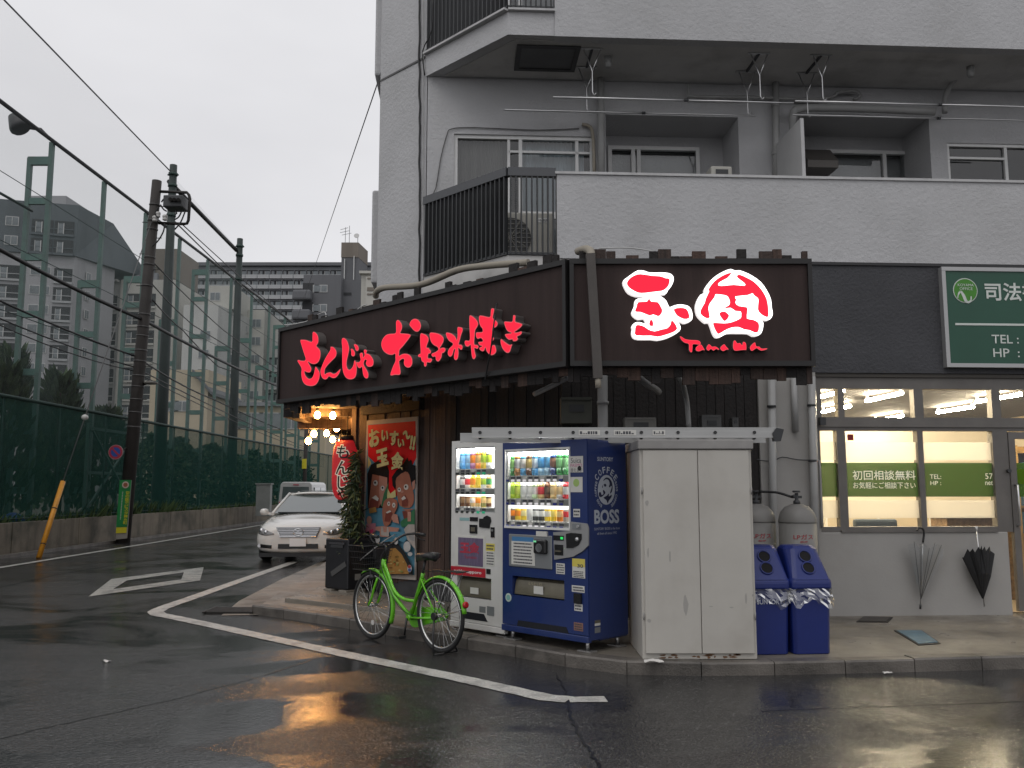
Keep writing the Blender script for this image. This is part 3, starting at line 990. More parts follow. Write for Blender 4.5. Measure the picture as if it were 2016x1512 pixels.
ZB0 = fu(1800, 735)[1]                      # bottom and top of the charcoal band
ZB1 = fu(1800, 519)[1]
ZP = fu(1500, 347)[1]                       # balcony parapet top
ZS = fu(1500, 82)[1]                        # soffit of the storey above
FLOOR = ZB1 + .03
VB = 1.12                                   # back wall of the balcony
uC = U(1000, 0, 200)                        # where the balcony turns the corner
# chamfered end of the balcony runs away at 45 degrees in the world
inv3 = XF[bld.name].inverted().to_3x3()
ch = inv3 @ Vector((-1, 1, 0)).normalized()
tB = VB / ch.y
uE, vE = uC + ch.x * tB, VB
ch_pt = lambda t: (uC + ch.x * t, ch.y * t)
uW = U(838, VB, 400)                        # left end of the balcony wall
tW = 1.0
while True:                                  # walk the chamfered wall out to the edge of the block at column 750
    p = XF[bld.name] @ Vector((uW + ch.x * tW, VB + ch.y * tW, 3))
    if 1008 + FPX * p.x / p.y <= 745 or tW > 6: break
    tW += .01
uK, vK = uW + ch.x * tW, VB + ch.y * tW
side = inv3 @ Vector((-.03, 1, 0)).normalized()
TOP = 14.0
foot = [(uW, VB + .75), (uW, VB), (uK, vK), (uK + side.x * 14, vK + side.y * 14), (16, 16), (16, VB + .75)]
MB().slab([(uW, VB + .01), (uK, vK), (uK + side.x * 14, vK + side.y * 14), (uW + 2.0, vK + 13), (uW + .9, VB + .75), (uW + .02, VB + .75)], 2.75, TOP).build('corner_wall', M_STUCCO, bld)
MB().slab([(uW + .3, VB + .85), (uW + 1, 14), (15, 14), (15, VB + .85)], FLOOR - .1, TOP).build('core_wall', M_STUCCO, bld)
MB().box(uK - .03, uK + .0, vK + .2, vK + 12, FLOOR - .15, FLOOR).build('ledge', M_STUCCO, bld)
for z0_, z1_ in ((fu(750, 545, vK)[1], fu(750, 357, vK)[1]), (fu(750, 125, vK)[1], 9.0)):
    MB().box(uK - .12, uK + .02, vK + .35, vK + 3, z0_, z1_).build('side_balcony', M_STUCCO, bld, bevel=.03)
# joint groove on the chamfered wall
p0 = Vector((uW, VB, 0)); dirc = Vector((ch.x, ch.y, 0)); nrm = Vector((-ch.y, ch.x, 0)) * (1 if (-ch.y) < 0 else -1)
zj = fu(835, 110, VB)[1]
mb = MB(); mb.bar(Vector((uW, VB, zj)) + nrm * .002, Vector((uK, vK, zj)) + nrm * .002, .012, .025); mb.build('joint', pmat('joint_dark', (.12, .12, .12), .8), bld)

# balcony back wall with the sliding door, two recesses and a window
dx0, dx1 = U(893, VB, 400), U(1170, VB, 400)
dz1 = fu(1030, 266, VB)[1]
a1 = (U(1193, VB, 300), U(1455, VB, 300), FLOOR, fu(1320, 228, VB)[1])
a2 = (U(1585, VB, 300), U(1832, VB, 300), FLOOR, fu(1700, 228, VB)[1])
w3 = (U(1865, VB, 300), U(2075, VB, 300), FLOOR + .35, fu(1920, 282, VB)[1])
holed('balcony_wall', M_STUCCO, bld, uW + .01, 11.0, FLOOR, ZS + .3, VB, VB + .2, [(dx0, dx1, FLOOR + .02, dz1), a1, a2, w3])
VA = VB + .7
for a in (a1, a2):
    mb = MB(); mb.box(a[0] - .16, a[0] - .0, VB + .2, VA + .1, FLOOR, a[3] + .15); mb.box(a[1] + .0, a[1] + .16, VB + .2, VA + .1, FLOOR, a[3] + .15); mb.box(a[0] - .16, a[1] + .16, VB + .2, VA + .1, a[3], a[3] + .15)
    mb.build('recess_side', M_STUCCO, bld)
MB().box(uW + .1, 11, VB, VA + .2, ZS + .31, ZS + .4).build('ceiling_strip', M_STUCCO2, bld)

def window(parent, u0, u1, z0, z1, v, splits, bars=(), fw=.045, mat=M_ALU, back=None, depth=.05, glass=M_GLASS, rdepth=.6):
    """One window: frame and mullions, its panes, and the dim room or curtain behind."""
    mb = MB()
    mb.box(u0, u1, v - .02, v + depth, z0, z0 + fw).box(u0, u1, v - .02, v + depth, z1 - fw, z1)
    mb.box(u0, u0 + fw, v - .018, v + depth, z0 + fw, z1 - fw).box(u1 - fw, u1, v - .018, v + depth, z0 + fw, z1 - fw)
    for s in splits: mb.box(s - fw / 2, s + fw / 2, v - .016, v + depth, z0 + fw, z1 - fw)
    for (b0, b1, zb, h) in bars: mb.box(b0, b1, v - .012, v + depth, zb, zb + h)
    w = mb.build('window', mat, parent)
    xs = [u0 + fw] + list(splits) + [u1 - fw]
    for a, b in zip(xs, xs[1:]):
        MB().poly([(a, v + .02, z0 + fw), (b, v + .02, z0 + fw), (b, v + .02, z1 - fw), (a, v + .02, z1 - fw)]).build('pane', glass, w)
    if back:
        for (c0, c1, m, dv) in back:
            n = 14; mbc = MB()
            vs = []
            for i in range(n * 2 + 1):
                x = c0 + (c1 - c0) * i / (n * 2)
                y = v + dv + (.02 if i % 2 else 0)
                vs.append((mbc.vert((x, y, z0)), mbc.vert((x, y, z1))))
            for p, q_ in zip(vs, vs[1:]): mbc.face((p[0], q_[0], q_[1], p[1]))
            mbc.build('curtain', m, w)
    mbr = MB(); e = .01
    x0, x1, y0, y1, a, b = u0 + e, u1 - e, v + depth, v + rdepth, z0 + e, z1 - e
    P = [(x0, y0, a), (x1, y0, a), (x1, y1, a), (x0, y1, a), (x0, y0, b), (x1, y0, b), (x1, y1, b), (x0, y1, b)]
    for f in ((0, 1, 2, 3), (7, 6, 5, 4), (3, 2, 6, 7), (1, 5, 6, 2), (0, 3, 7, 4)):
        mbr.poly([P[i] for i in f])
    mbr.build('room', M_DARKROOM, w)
    return w
s1 = U(1025, VB, 400); zr = fu(960, 419, VB)[1]; zt = fu(1100, 300, VB)[1]
window(bld, dx0, dx1, FLOOR + .02, dz1, VB + .05, [s1], bars=[(dx0, s1, zr - .02, .04), (s1, dx1, zr - .05, .09), (U(1000, VB, 300), dx1, zt, .03), (U(1002, VB) - .02, U(1002, VB) + .015, FLOOR + .1, dz1), (U(1140, VB) - .02, U(1140, VB) + .02, zr, dz1)],
       back=[(dx0 + .05, s1 - .12, M_CURTAIN, .14), (s1 + .02, dx1 - .1, M_CURT_W, .14)])
# recess windows
zw = fu(1320, 292, VA)[1]
window(bld, U(1196, VA, 300), U(1375, VA, 300), FLOOR + .9, zw, VA - .04, [U(1245, VA, 300), U(1256, VA, 300)], fw=.05)
MB().box(a1[0], a1[1], VA, VA + .1, FLOOR, FLOOR + .88).build('recess_wall', M_STUCCO, bld)
holed('recess_wall', M_STUCCO, bld, a1[0], a1[1], FLOOR + .88, a1[3] + .05, VA, VA + .1, [(U(1196, VA, 300), U(1375, VA, 300), FLOOR + .88, zw)])
for px in (1333, 1358):
    u, z = fu(px, 262, VA)
    mb = MB(); mb.M = Matrix.Translation((u, VA - .03, z)) @ Matrix.Rotation(rad(90), 4, 'X'); mb.lathe([(.055, -.03), (.055, .03), (.03, .04)], 14)
    mb.build('vent', M_RAILB, bld)
zw2 = fu(1700, 298, VA)[1]
holed('recess_wall', M_STUCCO, bld, a2[0], a2[1], FLOOR, a2[3] + .05, VA, VA + .1, [(U(1625, VA, 300), U(1805, VA, 300), FLOOR + .85, zw2)])
window(bld, U(1625, VA, 300), U(1805, VA, 300), FLOOR + .85, zw2, VA - .03, [U(1738, VA, 300)], fw=.05)
window(bld, w3[0], w3[1], w3[2], w3[3], VB + .04, [U(1982, VB, 300)], bars=[(w3[0], U(1982, VB, 300), fu(1920, 312, VB)[1], .03)], fw=.04)
# range hood and privacy board
u0, z0 = fu(1583, 330, VA - .3); u1, z1 = fu(1637, 276, VA - .3)
mb = MB(); mb.prism([(0, 0), (.36, .0), (.36, .1), (.12, .34), (0, .34)], 0, .42); mb.M = Matrix.Identity(4)
mb.v = [Vector((u0 + .02 + v.y, VA - .02 - v.x, z0 - .02 + v.z)) for v in mb.v]; mb.f = [f[::-1] for f in mb.f]
mb.build('extractor_hood', pmat('hood_grey', (.13, .12, .11), .5, .2), bld)
ub = U(1582, .15, 300)
zbd = fu(1582, 232, .15)[1]
MB().box(ub - .02, ub + .02, .16, VB - .02, FLOOR, zbd).build('partition_board', pmat('board_white', (.45, .45, .45), .6, var=.06), bld)

# slabs, parapets and railings
def outline(t1, v_in=VB + .75):
    return [(uC, 0.0), (11.0, 0.0), (11.0, v_in), (uE + .02, v_in), (uE + ch.x * .0, VB)]
MB().slab([(uC, 0.0), (11.0, 0.0), (11.0, VB - .005), (uE, VB - .005)], FLOOR - .22, FLOOR).build('balcony_slab', M_STUCCO2, bld)
uP = U(1096, 0, 400)
MB().box(uP, 11, -.02, .13, ZB1 - .0, ZP - .03).build('parapet', M_STUCCO, bld)
MB().box(uP - .02, 11, -.04, .15, ZP - .03, ZP).build('parapet_cap', pmat('cap_grey', (.5, .5, .5), .7, streak=.3, var=.1), bld)
def railing(zb, zt, uend):
    mb = MB()
    top = [Vector((*ch_pt(tB - .02), zt)), Vector((uC, 0.0, zt)), Vector((uend, 0.0, zt))]
    r = MB()
    for a, b in zip(top, top[1:]): r.bar(a, b, .07, .10)
    r.build('top_rail', pmat('rail_grey', (.075, .078, .085), .45), bld)
    r = MB()
    for a, b in zip(top, top[1:]): r.bar(a + Vector((0, 0, zb - zt)), b + Vector((0, 0, zb - zt)), .04, .03)
    r.build('bottom_rail', M_RAILB, bld)
    bm_ = {}
    for seg, n in ((0, 20), (1, 9)):
        a, b = top[seg], top[seg + 1]
        d = (b - a); ang = math.atan2(d.y, d.x)
        for i in range(n):
            p = a + d * ((i + .5) / n)
            key = seg
            if key not in bm_:
                bm_[key] = MB().box(-.008, .008, -.03, .03, zb, zt - .05).mesh('baluster', M_RAILB)
            inst('baluster', bm_[key], bld, (p.x, p.y, 0), (0, 0, ang))
railing(FLOOR + .02, ZP - .01, uP - .01)
# storey above
uP2 = U(1092, 0, 50)
ZU = fu(1000, 22)[1]
MB().slab([(uC, 0.0), (11.0, 0.0), (11.0, VB + .0), (uE, VB + .0)], ZS, ZU).build('upper_balcony', M_STUCCO, bld)
mb = MB(); mb.slab([(uC + .1, .1), (10.9, .1), (10.9, VB - .1), (uE + .25, VB - .06)], ZS - .012, ZS - .002); mb.build('soffit', M_STUCCO2, bld)
MB().box(uP2, 11, -.02, .13, ZU - .3, ZU + 1.1).build('parapet', M_STUCCO, bld)
mb = MB(); mb.bar(Vector((*ch_pt(tB), ZU + .01)), Vector((uC - .01, -.015, ZU + .01)), .1, .025); mb.bar(Vector((uC, -.02, ZU + .01)), Vector((uP2, -.02, ZU + .01)), .06, .025)
mb.build('ledge_trim', pmat('cap_grey', (.5, .5, .5), .7), bld)
railing(ZU + .05, ZU + .95, uP2 - .01)
window(bld, dx0, dx1, ZU + .1, ZU + 2.1, VB + .05, [s1], back=[(dx0 + .05, s1 - .1, M_CURTAIN, .14)])
MB().box(uW + .1, 11, VB + .3, VB + .4, ZU, ZU + 3).build('balcony_wall', M_STUCCO, bld)
# escape hatch in the soffit
h0 = [fu(1012, 90, .0), fu(1140, 90, .0)]
hu0, hu1 = U(1016, .4, 130), U(1140, .4, 130)
mb = MB()
hz = ZS - .03
for x0, x1, y0, y1 in ((hu0, hu0 + .06, .2, .84), (hu1 - .06, hu1, .2, .84), (hu0 + .06, hu1 - .06, .2, .26), (hu0 + .06, hu1 - .06, .78, .84)):
    mb.box(x0, x1, y0, y1, hz, hz + .025)
hh = mb.build('escape_hatch', pmat('hatch_frame', (.03, .03, .03), .5), bld)
MB().box(hu0 + .06, hu1 - .06, .26, .78, hz + .012, hz + .02).build('hatch_panel', pmat('hatch_panel', (.10, .10, .10), .5, .3, var=.15), hh)

# pipes on the block
def pipe(pts, r, v=VB - .1, n=10, mat=M_PIPE, name='pipe'):
    P = []
    for p in pts:
        vv = p[2] if len(p) > 2 else v
        u, z = fu(p[0], p[1], vv); P.append((u, vv, z))
    return MB().tube(spline(P, 3, False) if len(P) > 2 else P, r, n).build(name, mat, bld)
pipe([(1183, 120), (1184, 380)], .045)
pipe([(1527, 150), (1528, 380)], .045)
for py in (205, 300): pipe([(1527, py), (1527, py + 6)], .052, name='pipe_collar')
pipe([(1356, 165), (1356, 187), (1366, 190), (1500, 192), (1600, 196), (1640, 190), (1650, 182), (1685, 180), (1693, 190), (1680, 196)], .022)
pipe([(1562, 260, .9), (1562, 225, .9), (1580, 213, .9), (1700, 214, .9), (1840, 220, .9)], .05)
pipe([(1905, 118, .5), (1885, 150, .8), (1862, 185, .95), (1860, 222, .95)], .035)
pipe([(1146, 245), (1162, 250), (1168, 275), (1170, 345)], .022, VB - .05, mat=pmat('hose_beige', (.3, .27, .22), .7))
pipe([(1800, 345, VA - .1), (1795, 310, VA - .1), (1806, 285, VA - .05)], .02, mat=pmat('hose_pale', (.35, .33, .28), .7))
for px in (1197, 1910):
    u, z = fu(px, 130, .45); mb = MB(); mb.lathe([(.03, -.14), (.045, -.1), (.045, 0)], 10); mb.v = [v + Vector((u, .45, ZS - .01)) for v in mb.v]
    mb.build('drain_stub', M_PIPE, bld)
# cables on the corner wall
def wallcable(pts, r, mat, label=None):
    return MB().tube(spline(pts, 3, False), r, 5).build('cable', mat, bld)
def cw(px, py):                              # a spot on the chamfered corner wall
    inv = XF[bld.name].inverted(); e = inv @ EYE; d = inv.to_3x3() @ ray(px, py)
    n = nrm; t = (Vector((uW, VB, 0)) + n * .02 - e).dot(n) / d.dot(n); return e + d * t
rn = random.Random(3)
wallcable([cw(826 + rn.uniform(-1.2, 1.2), y) for y in range(-10, 580, 22)], .014, M_BLACK_CABLE)
wallcable([cw(834, y) for y in (-10, 60, 108, 200, 390, 560)], .006, M_PIPE)
def bw(px, py, v=VB - .02):
    u, z = fu(px, py, v); return (u, v, z)
wallcable([bw(833, 388), bw(845, 388), bw(858, 370), bw(868, 310), bw(880, 265), bw(888, 254), bw(920, 251), bw(980, 253), bw(1060, 256), bw(1140, 253)], .007, pmat('cable_grey', (.12, .12, .12), .6))
wallcable([bw(852, -5, .9), bw(850, 60, .95), bw(832, 100), bw(836, 148)], .008, M_BLACK_CABLE)

# laundry hangers and poles on the balcony ceiling
M_STEEL = pmat('bare_steel', (.55, .55, .55), .3, .9, var=.1)
for i, px in enumerate((1165, 1493, 1615)):
    h = thing('laundry_hanger', 'steel Y shaped laundry hanger pair on the balcony ceiling, %s from the left' % ordn[i], 'hanger', XF[bld.name] @ Vector((U(px, .3, 150), .3, ZS)), BA, group='laundry hangers under the balcony ceiling')
    for j, v in enumerate((-.05, .42)):
        uu = 0
        mb = MB()
        mb.tube([(-.1, v, -.03), (0, v, -.3), (.0, v, -.56), (.02, v, -.6), (.05, v, -.56)], .008, 5)
        mb.tube([(.1, v, -.03), (0, v, -.3)], .008, 5)
        mb.bar((-.13, v, -.015), (.13, v, -.015), .035, .02)
        mb.build('arm', M_STEEL, h)
    MB().bar((0, -.05, -.02), (0, .42, -.02), .03, .02).build('ceiling_bar', M_RAILB, h)
def lpole(label, a, b, v):
    p, q_ = fu(*a, v), fu(*b, v)
    t = thing('laundry_pole', label, 'pole', XF[bld.name] @ Vector((p[0], v, p[1])), BA, group='laundry poles on the balcony')
    L_ = q_[0] - p[0]
    MB().tube([(0, 0, 0), (L_ * .55, 0, 0)], .0145, 8).build('outer_tube', M_STEEL, t)
    MB().tube([(L_ * .55, 0, 0), (L_, 0, 0)], .0115, 8).build('inner_tube', M_STEEL, t)
    MB().tube([(L_ * .55 - .02, 0, 0), (L_ * .55 + .02, 0, 0)], .019, 8).build('joint_cap', M_RAILB, t)
lpole('upper steel laundry pole over the left balcony', (1089, 191), (1562, 201), .25)
lpole('lower steel laundry pole over the left balcony', (994, 216), (1487, 228), .72)
lpole('upper steel laundry pole over the right balcony', (1565, 199), (2080, 212), .25)
lpole('lower steel laundry pole over the right balcony', (1560, 226), (2080, 242), .72)

# air conditioner behind the railing, small grey unit on the far balcony
def acunit(label, px0, px1, py1, v, hgt, logo=True):
    u0 = U(px0, v, 490); u1 = U(px1, v, 490)
    t = thing('air_conditioner', label, 'air conditioner', XF[bld.name] @ Vector((u0, v, FLOOR)), BA)
    w = u1 - u0
    MB().box(0, w, 0, .28, .06, hgt).build('casing', pmat('ac_cream', (.4, .39, .35), .5, var=.08), t, bevel=.015)
    for x in (.08, w - .14): MB().box(x, x + .06, .02, .26, 0, .06).build('foot', M_RAILB, t)
    c = (w * .36, hgt * .52); R = min(w * .3, hgt * .42)
    mb = MB(); mb.M = Matrix.Translation((c[0], -.003, c[1])) @ Matrix.Rotation(rad(90), 4, 'X'); mb.lathe([(R, -.01), (R, .012)], 24); mb.build('fan_recess', pmat('ac_dark', (.05, .05, .05), .6), t)
    mb = MB()
    for i in range(9):
        z = c[1] - R * .9 + i * R * 1.8 / 8; hw = math.sqrt(max(0.0004, R * R - (z - c[1]) ** 2)); mb.bar((c[0] - hw, -.02, z), (c[0] + hw, -.02, z), .006)
    for i in range(6):
        a = i * math.pi / 6; mb.bar((c[0] - R * math.cos(a), -.025, c[1] - R * math.sin(a)), (c[0] + R * math.cos(a), -.025, c[1] + R * math.sin(a)), .006)
    mb.build('fan_guard', pmat('ac_guard', (.3, .29, .26), .5), t)
    if logo:
        MB().box(w * .76, w * .92, -.004, .0, hgt * .82, hgt * .9).build('badge', M_ALU, t)
        text('HAIER', M_RAILB, t, w * .77, w * .91, hgt * .835, hgt * .885, -.006, bold=.01)
acunit('cream air conditioner unit behind the lower balcony railing', 955, 1092, 470, .5, .66)
u0, z0 = fu(1400, 345, .5)
sb = thing('meter_box', 'small cream box standing just over the balcony parapet', 'box', XF[bld.name] @ Vector((u0, .5, FLOOR)), BA)
zz = fu(1400, 326, .5)[1] - FLOOR; ww = U(1442, .5, 340) - u0
MB().box(0, ww, 0, .25, 0, zz).build('casing', pmat('ac_cream', (.4, .39, .35), .5), sb, bevel=.02)
MB().box(ww * .22, ww * .8, -.006, .0, zz - .1, zz - .045).build('slot', M_RAILB, sb)

# ------------------------------------------------------------------ office on the ground floor
uO0, uO1 = U(1606, 0, 800), 9.6
MB().box(uO0 - .25, 11, -.01, .30, ZB0, ZB1 - .004).build('fascia', M_BAND, bld)
MB().box(uO0 - .25, 11, -.03, .02, ZB1 - .035, ZB1 - .006).build('fascia_trim', pmat('trim_black', (.025, .025, .027), .5), bld)
M_FRAME = pmat('office_frame', (.15, .14, .13), .5, .3, var=.12, vscale=4)
M_SPAND = pmat('office_panel', (.335, .325, .31), .75, var=.06, vscale=1.2, bump=.08, bscale=40, dirt=(.25, .23, .2), dirt_amt=.35, dscale=1.3)
V0 = .04
zc = lambda py, px=1800: fu(px, py, V0)[1]
Zw0, Zw1, Zu0, Zu1 = zc(1037), zc(848), zc(822), zc(766)
PV = [(1616, 1649), (1666, 1808), (1819, 1956)]
xs = [(U(a, V0, 900), U(b, V0, 900)) for a, b in PV]
xd0, xd1 = U(1974, V0, 900), U(2140, V0, 900)
tops = [(U(a, V0, 800), U(b, V0, 800)) for a, b in ((1617, 1650), (1662, 1800), (1818, 1953), (1970, 2110))]
holes = [(a, b, Zw0, Zw1) for a, b in xs] + [(a, b, Zu0, Zu1) for a, b in tops]
# door opening joins nothing above it
holes.append((xd0 + .07, xd1, .12, Zw1))
us = sorted({x for h in holes for x in h[:2]} | {uO0, uO1})
mbf, mbs = MB(), MB()
for a, b in zip(us, us[1:]):
    mid = (a + b) / 2
    if mid < uO0 or mid > uO1: continue
    hs = sorted((h[2], h[3]) for h in holes if h[0] < mid < h[1])
    z = Zw0 - .06
    for lo, hi in hs:
        if lo > z: mbf.box(a, b, V0, V0 + .10, z, lo)
        z = max(z, hi)
    if z < ZB0 + .02: mbf.box(a, b, V0, V0 + .10, z, ZB0 + .02)
off = thing('lit_office', 'lit office shopfront with grey frames and green window film', 'shopfront', (0, 9.8, 0), BA)
XF[off.name] = XF[bld.name]
mbf.build('window_frame', M_FRAME, off)
mbs.box(uO0, xd0, V0 - .01, V0 + .12, .02, Zw0 - .06)
mbs.build('panel', M_SPAND, off, bevel=.01)
MB().box(U(1655, V0 - .02, 1000), xd0 - .12, V0 - .025, V0 + .0, Zw0 - .062, Zw0 - .035).build('sill', M_FRAME, off)
MB().box(uO0, uO1, V0 - .02, V0 + .02, (Zw1 + Zu0) / 2 - .035, (Zw1 + Zu0) / 2 + .03).build('transom', M_FRAME, off)
MB().box(uO0, uO1, V0 - .03, V0 + .3, ZB0 - .045, ZB0 - .004).build('head', pmat('head_brown', (.06, .053, .045), .6), off)
for a, b in xs: MB().poly([(a, V0 + .05, Zw0), (b, V0 + .05, Zw0), (b, V0 + .05, Zw1), (a, V0 + .05, Zw1)]).build('pane', M_GLASS_C, off)
for a, b in tops: MB().poly([(a, V0 + .05, Zu0), (b, V0 + .05, Zu0), (b, V0 + .05, Zu1), (a, V0 + .05, Zu1)]).build('pane', M_GLASS_C, off)
# door
door = MB()
door.box(xd0 + .075, xd0 + .15, V0 - .01, V0 + .05, .14, Zw1 - .01).box(xd0 + .15, xd1, V0 - .01, V0 + .05, Zw1 - .09, Zw1 - .01).box(xd0 + .15, xd1, V0 - .01, V0 + .05, .14, .3)
dr = door.build('door', M_FRAME, off)
MB().poly([(xd0 + .15, V0 + .02, .3), (xd1, V0 + .02, .3), (xd1, V0 + .02, Zw1 - .09), (xd0 + .15, V0 + .02, Zw1 - .09)]).build('pane', M_GLASS_C, dr)
mb = MB(); hx, hz0 = fu(1999, 985, V0)[0], zc(1035); mb.tube([(hx, V0 - .01, hz0), (hx, V0 - .06, hz0), (hx, V0 - .06, zc(955)), (hx, V0 - .01, zc(955))], .014, 8); mb.build('handle', M_STEEL, dr)
mb = MB(); kx, kz = fu(1984, 927, V0); mb.M = Matrix.Translation((kx, V0 - .02, kz)) @ Matrix.Rotation(rad(90), 4, 'X'); mb.lathe([(.022, -.01), (.022, .02)], 12); mb.build('lock', M_RAILB, dr)
# window film: two frosted bands and the green band
M_FROST = seethrough('frosted_film', (.78, .76, .70), .72, trans=True)
M_GFILM = seethrough('green_film', (.035, .080, .024), .95, trans=True)
M_FTXT = pmat('film_letter_glow', (.82, .80, .70), .5, emit=(.75, .65, .42), estr=0.28)   # clear letters: room light passing through them is put in as glow
yv = V0 + .045
allp = xs + [(xd0 + .15, xd1)]
for i, (a, b) in enumerate(allp):
    lo = Zw0 if i < 3 else .35
    for p0, p1 in ((906, 870), (1020, 985)):
        z0, z1 = zc(p0), zc(p1)
        if i == 3: continue
        MB().poly([(a, yv, z0), (b, yv, z0), (b, yv, z1), (a, yv, z1)]).build('frosted_band', M_FROST, off)
    z0, z1 = zc(978), zc(911)
    yy = yv if i < 3 else V0 + .015
    MB().poly([(a, yy, z0), (b, yy, z0), (b, yy, z1), (a, yy, z1)]).build('green_band', M_GFILM, off)
def ftext(s, px0, px1, py0, py1, y=yv - .004, **k):
    a, b = fu(px0, py1, y)[0], fu(px1, py1, y)[0]
    text(s, M_FTXT, off, a, b, fu(px0, py1, y)[1], fu(px0, py0, y)[1], y, **k)
ftext('初回相談無料', 1679, 1803, 926, 945, bold=.008)
ftext('お気軽にご相談下さい', 1680, 1803, 949, 962, bold=.004)
ftext('TEL:', 1831, 1853, 934, 943); ftext('HP :', 1832, 1853, 947, 955)
ftext('57', 1940, 1955, 932, 943); ftext('net', 1940, 1955, 947, 955)
u_, z_ = fu(2010, 938, V0 + .01)
mb = MB(); mb.M = Matrix.Translation((u_, V0 + .008, z_)) @ Matrix.Rotation(rad(90), 4, 'X'); mb.lathe([(.085, 0), (.085, .002)], 24); mb.build('round_logo', seethrough('logo_green', (.22, .38, .04), .9, trans=True), off)
u_, z_ = fu(1674, 861, yv)
MB().box(u_ - .035, u_ + .035, yv - .006, yv - .002, z_ - .035, z_ + .035).build('sticker', pmat('sticker_red', (.25, .01, .01), .5), off)
# the room behind
M_ROOMW = pmat('office_wall', (.78, .72, .60), .8, var=.04)
M_ROOMC = pmat('office_ceiling', (.8, .76, .66), .8)
M_OFLOOR = pmat('office_floor', (.25, .2, .14), .5, var=.1)
RV = 5.0
rz0, rz1 = .12, ZB0 + .0
room = MB()
room.poly([(uO0, RV, rz0), (uO1, RV, rz0), (uO1, RV, rz1), (uO0, RV, rz1)])
room.poly([(uO0, V0 + .1, rz0), (uO0, RV, rz0), (uO0, RV, rz1), (uO0, V0 + .1, rz1)])
room.poly([(uO1, V0 + .1, rz0), (uO1, RV, rz0), (uO1, RV, rz1), (uO1, V0 + .1, rz1)])
room.build('room_wall', M_ROOMW, off)
MB().box(uO0, uO1, V0 + .02, RV, rz1 - .01, rz1 + .1).build('room_ceiling', M_ROOMC, off)
MB().box(uO0, uO1, V0 + .1, RV, .02, rz0).build('room_floor', M_OFLOOR, off)
M_TUBE = glow('fluorescent', (1.0, .84, .58), 240.0)
for (u, v, lb) in ((uO0 + .45, .75, 'nearest the pipes'), (uO0 + 1.25, .95, 'behind the left transom window'), (uO0 + 1.35, 2.6, 'deep in the office on the left'), (uO0 + 2.75, 1.0, 'over the glass door'), (uO0 + 3.1, 2.6, 'deep in the office on the right'), (uO0 + 1.0, 4.2, 'added by the rear wall on the left to brighten the ceiling'), (uO0 + 2.9, 4.2, 'added by the rear wall on the right to brighten the ceiling')):  # the rear wall pair is added to brighten the deep ceiling
    l = thing('ceiling_lamp', 'bright fluorescent ceiling lamp ' + lb, 'lamp', XF[bld.name] @ Vector((u, v, rz1 - .02)), BA, group='office ceiling lamps')
    MB().box(-.03, .03, -.5, .5, -.03, 0).build('housing', M_ALU, l)
    for yy in (-.45, .45): MB().box(-.012, .012, yy - .012, yy + .012, -.15, -.03).build('hanger', M_ALU, l)
    MB().tube([(0, -.47, -.155), (0, .47, -.155)], .022, 8).build('tube', M_TUBE, l)
# furniture seen through the glass
def furn(name, label, cat, u, v): return thing(name, label, cat, XF[bld.name] @ Vector((u, v, rz0)), BA)
c = furn('office_chair', 'grey blue chair back just inside the left office window', 'chair', U(1726, .55, 1030), .55)
MB().box(-.26, .26, 0, .09, .42, fu(1726, 1022, .55)[1] - rz0).build('backrest', pmat('chair_blue', (.10, .13, .16), .8, var=.15), c, bevel=.03)
MB().box(-.25, .25, -.02, .48, .38, .46).build('seat', pmat('chair_blue', (.10, .13, .16), .8), c, bevel=.03)
for x in (-.22, .22):
    for y in (.04, .42): MB().bar((x, y, 0), (x, y, .4), .03).build('leg', M_STEEL, c)
c = furn('wooden_counter', 'brown patterned low counter behind the right office window', 'counter', U(1925, 1.2, 1030), 1.2)
MB().box(-.4, .5, 0, .4, 0, fu(1925, 1020, 1.2)[1] - rz0).build('body', pmat('counter_brown', (.16, .1, .05), .6, var=.5, vscale=20), c, bevel=.01)
MB().box(-.43, .53, -.03, .43, fu(1925, 1020, 1.2)[1] - rz0, fu(1925, 1020, 1.2)[1] - rz0 + .03).build('top', M_OFLOOR, c)
c = furn('filing_cabinet', 'pale low partition standing across the office', 'partition', U(1830, 3.4, 1000), 3.4)
MB().box(-1.6, .8, 0, .06, 0, .98).build('board', pmat('partition_cream', (.55, .48, .36), .7), c)
for i in range(4): MB().box(-1.6 + i * .8 - .015, -1.6 + i * .8 + .015, -.01, .07, 0, 1.0).build('post', M_ALU, c)
M_WOODY = pmat('shelf_wood', (.45, .28, .10), .55, var=.2, vscale=5)
c = furn('bookcase', 'honey coloured wooden bookcase with files behind the glass door', 'bookcase', U(2000, 1.6, 900), 1.6)
mb = MB(); mb.box(0, .03, 0, .4, 0, 1.95).box(1.4, 1.43, 0, .4, 0, 1.95).box(.03, 1.4, .37, .4, 0, 1.95); mb.build('carcass', M_WOODY, c)
rb = random.Random(4)
for i in range(6):
    z = .05 + i * .36
    MB().box(.03, 1.4, .02, .37, z, z + .025).build('shelf', M_WOODY, c)
    x = .05
    while i < 5 and x < 1.3:
        w = rb.uniform(.03, .07); hh = rb.uniform(.2, .3)
        col = rb.choice([(.5, .5, .48), (.3, .05, .04), (.08, .2, .3), (.6, .55, .4), (.12, .3, .12)])
        MB().box(x, x + w - .004, .06, .33, z + .026, z + .026 + hh).build('file', pmat('file_%.2f' % col[0], col, .6), c)
        x += w + (0.1 if rb.random() < .12 else 0)

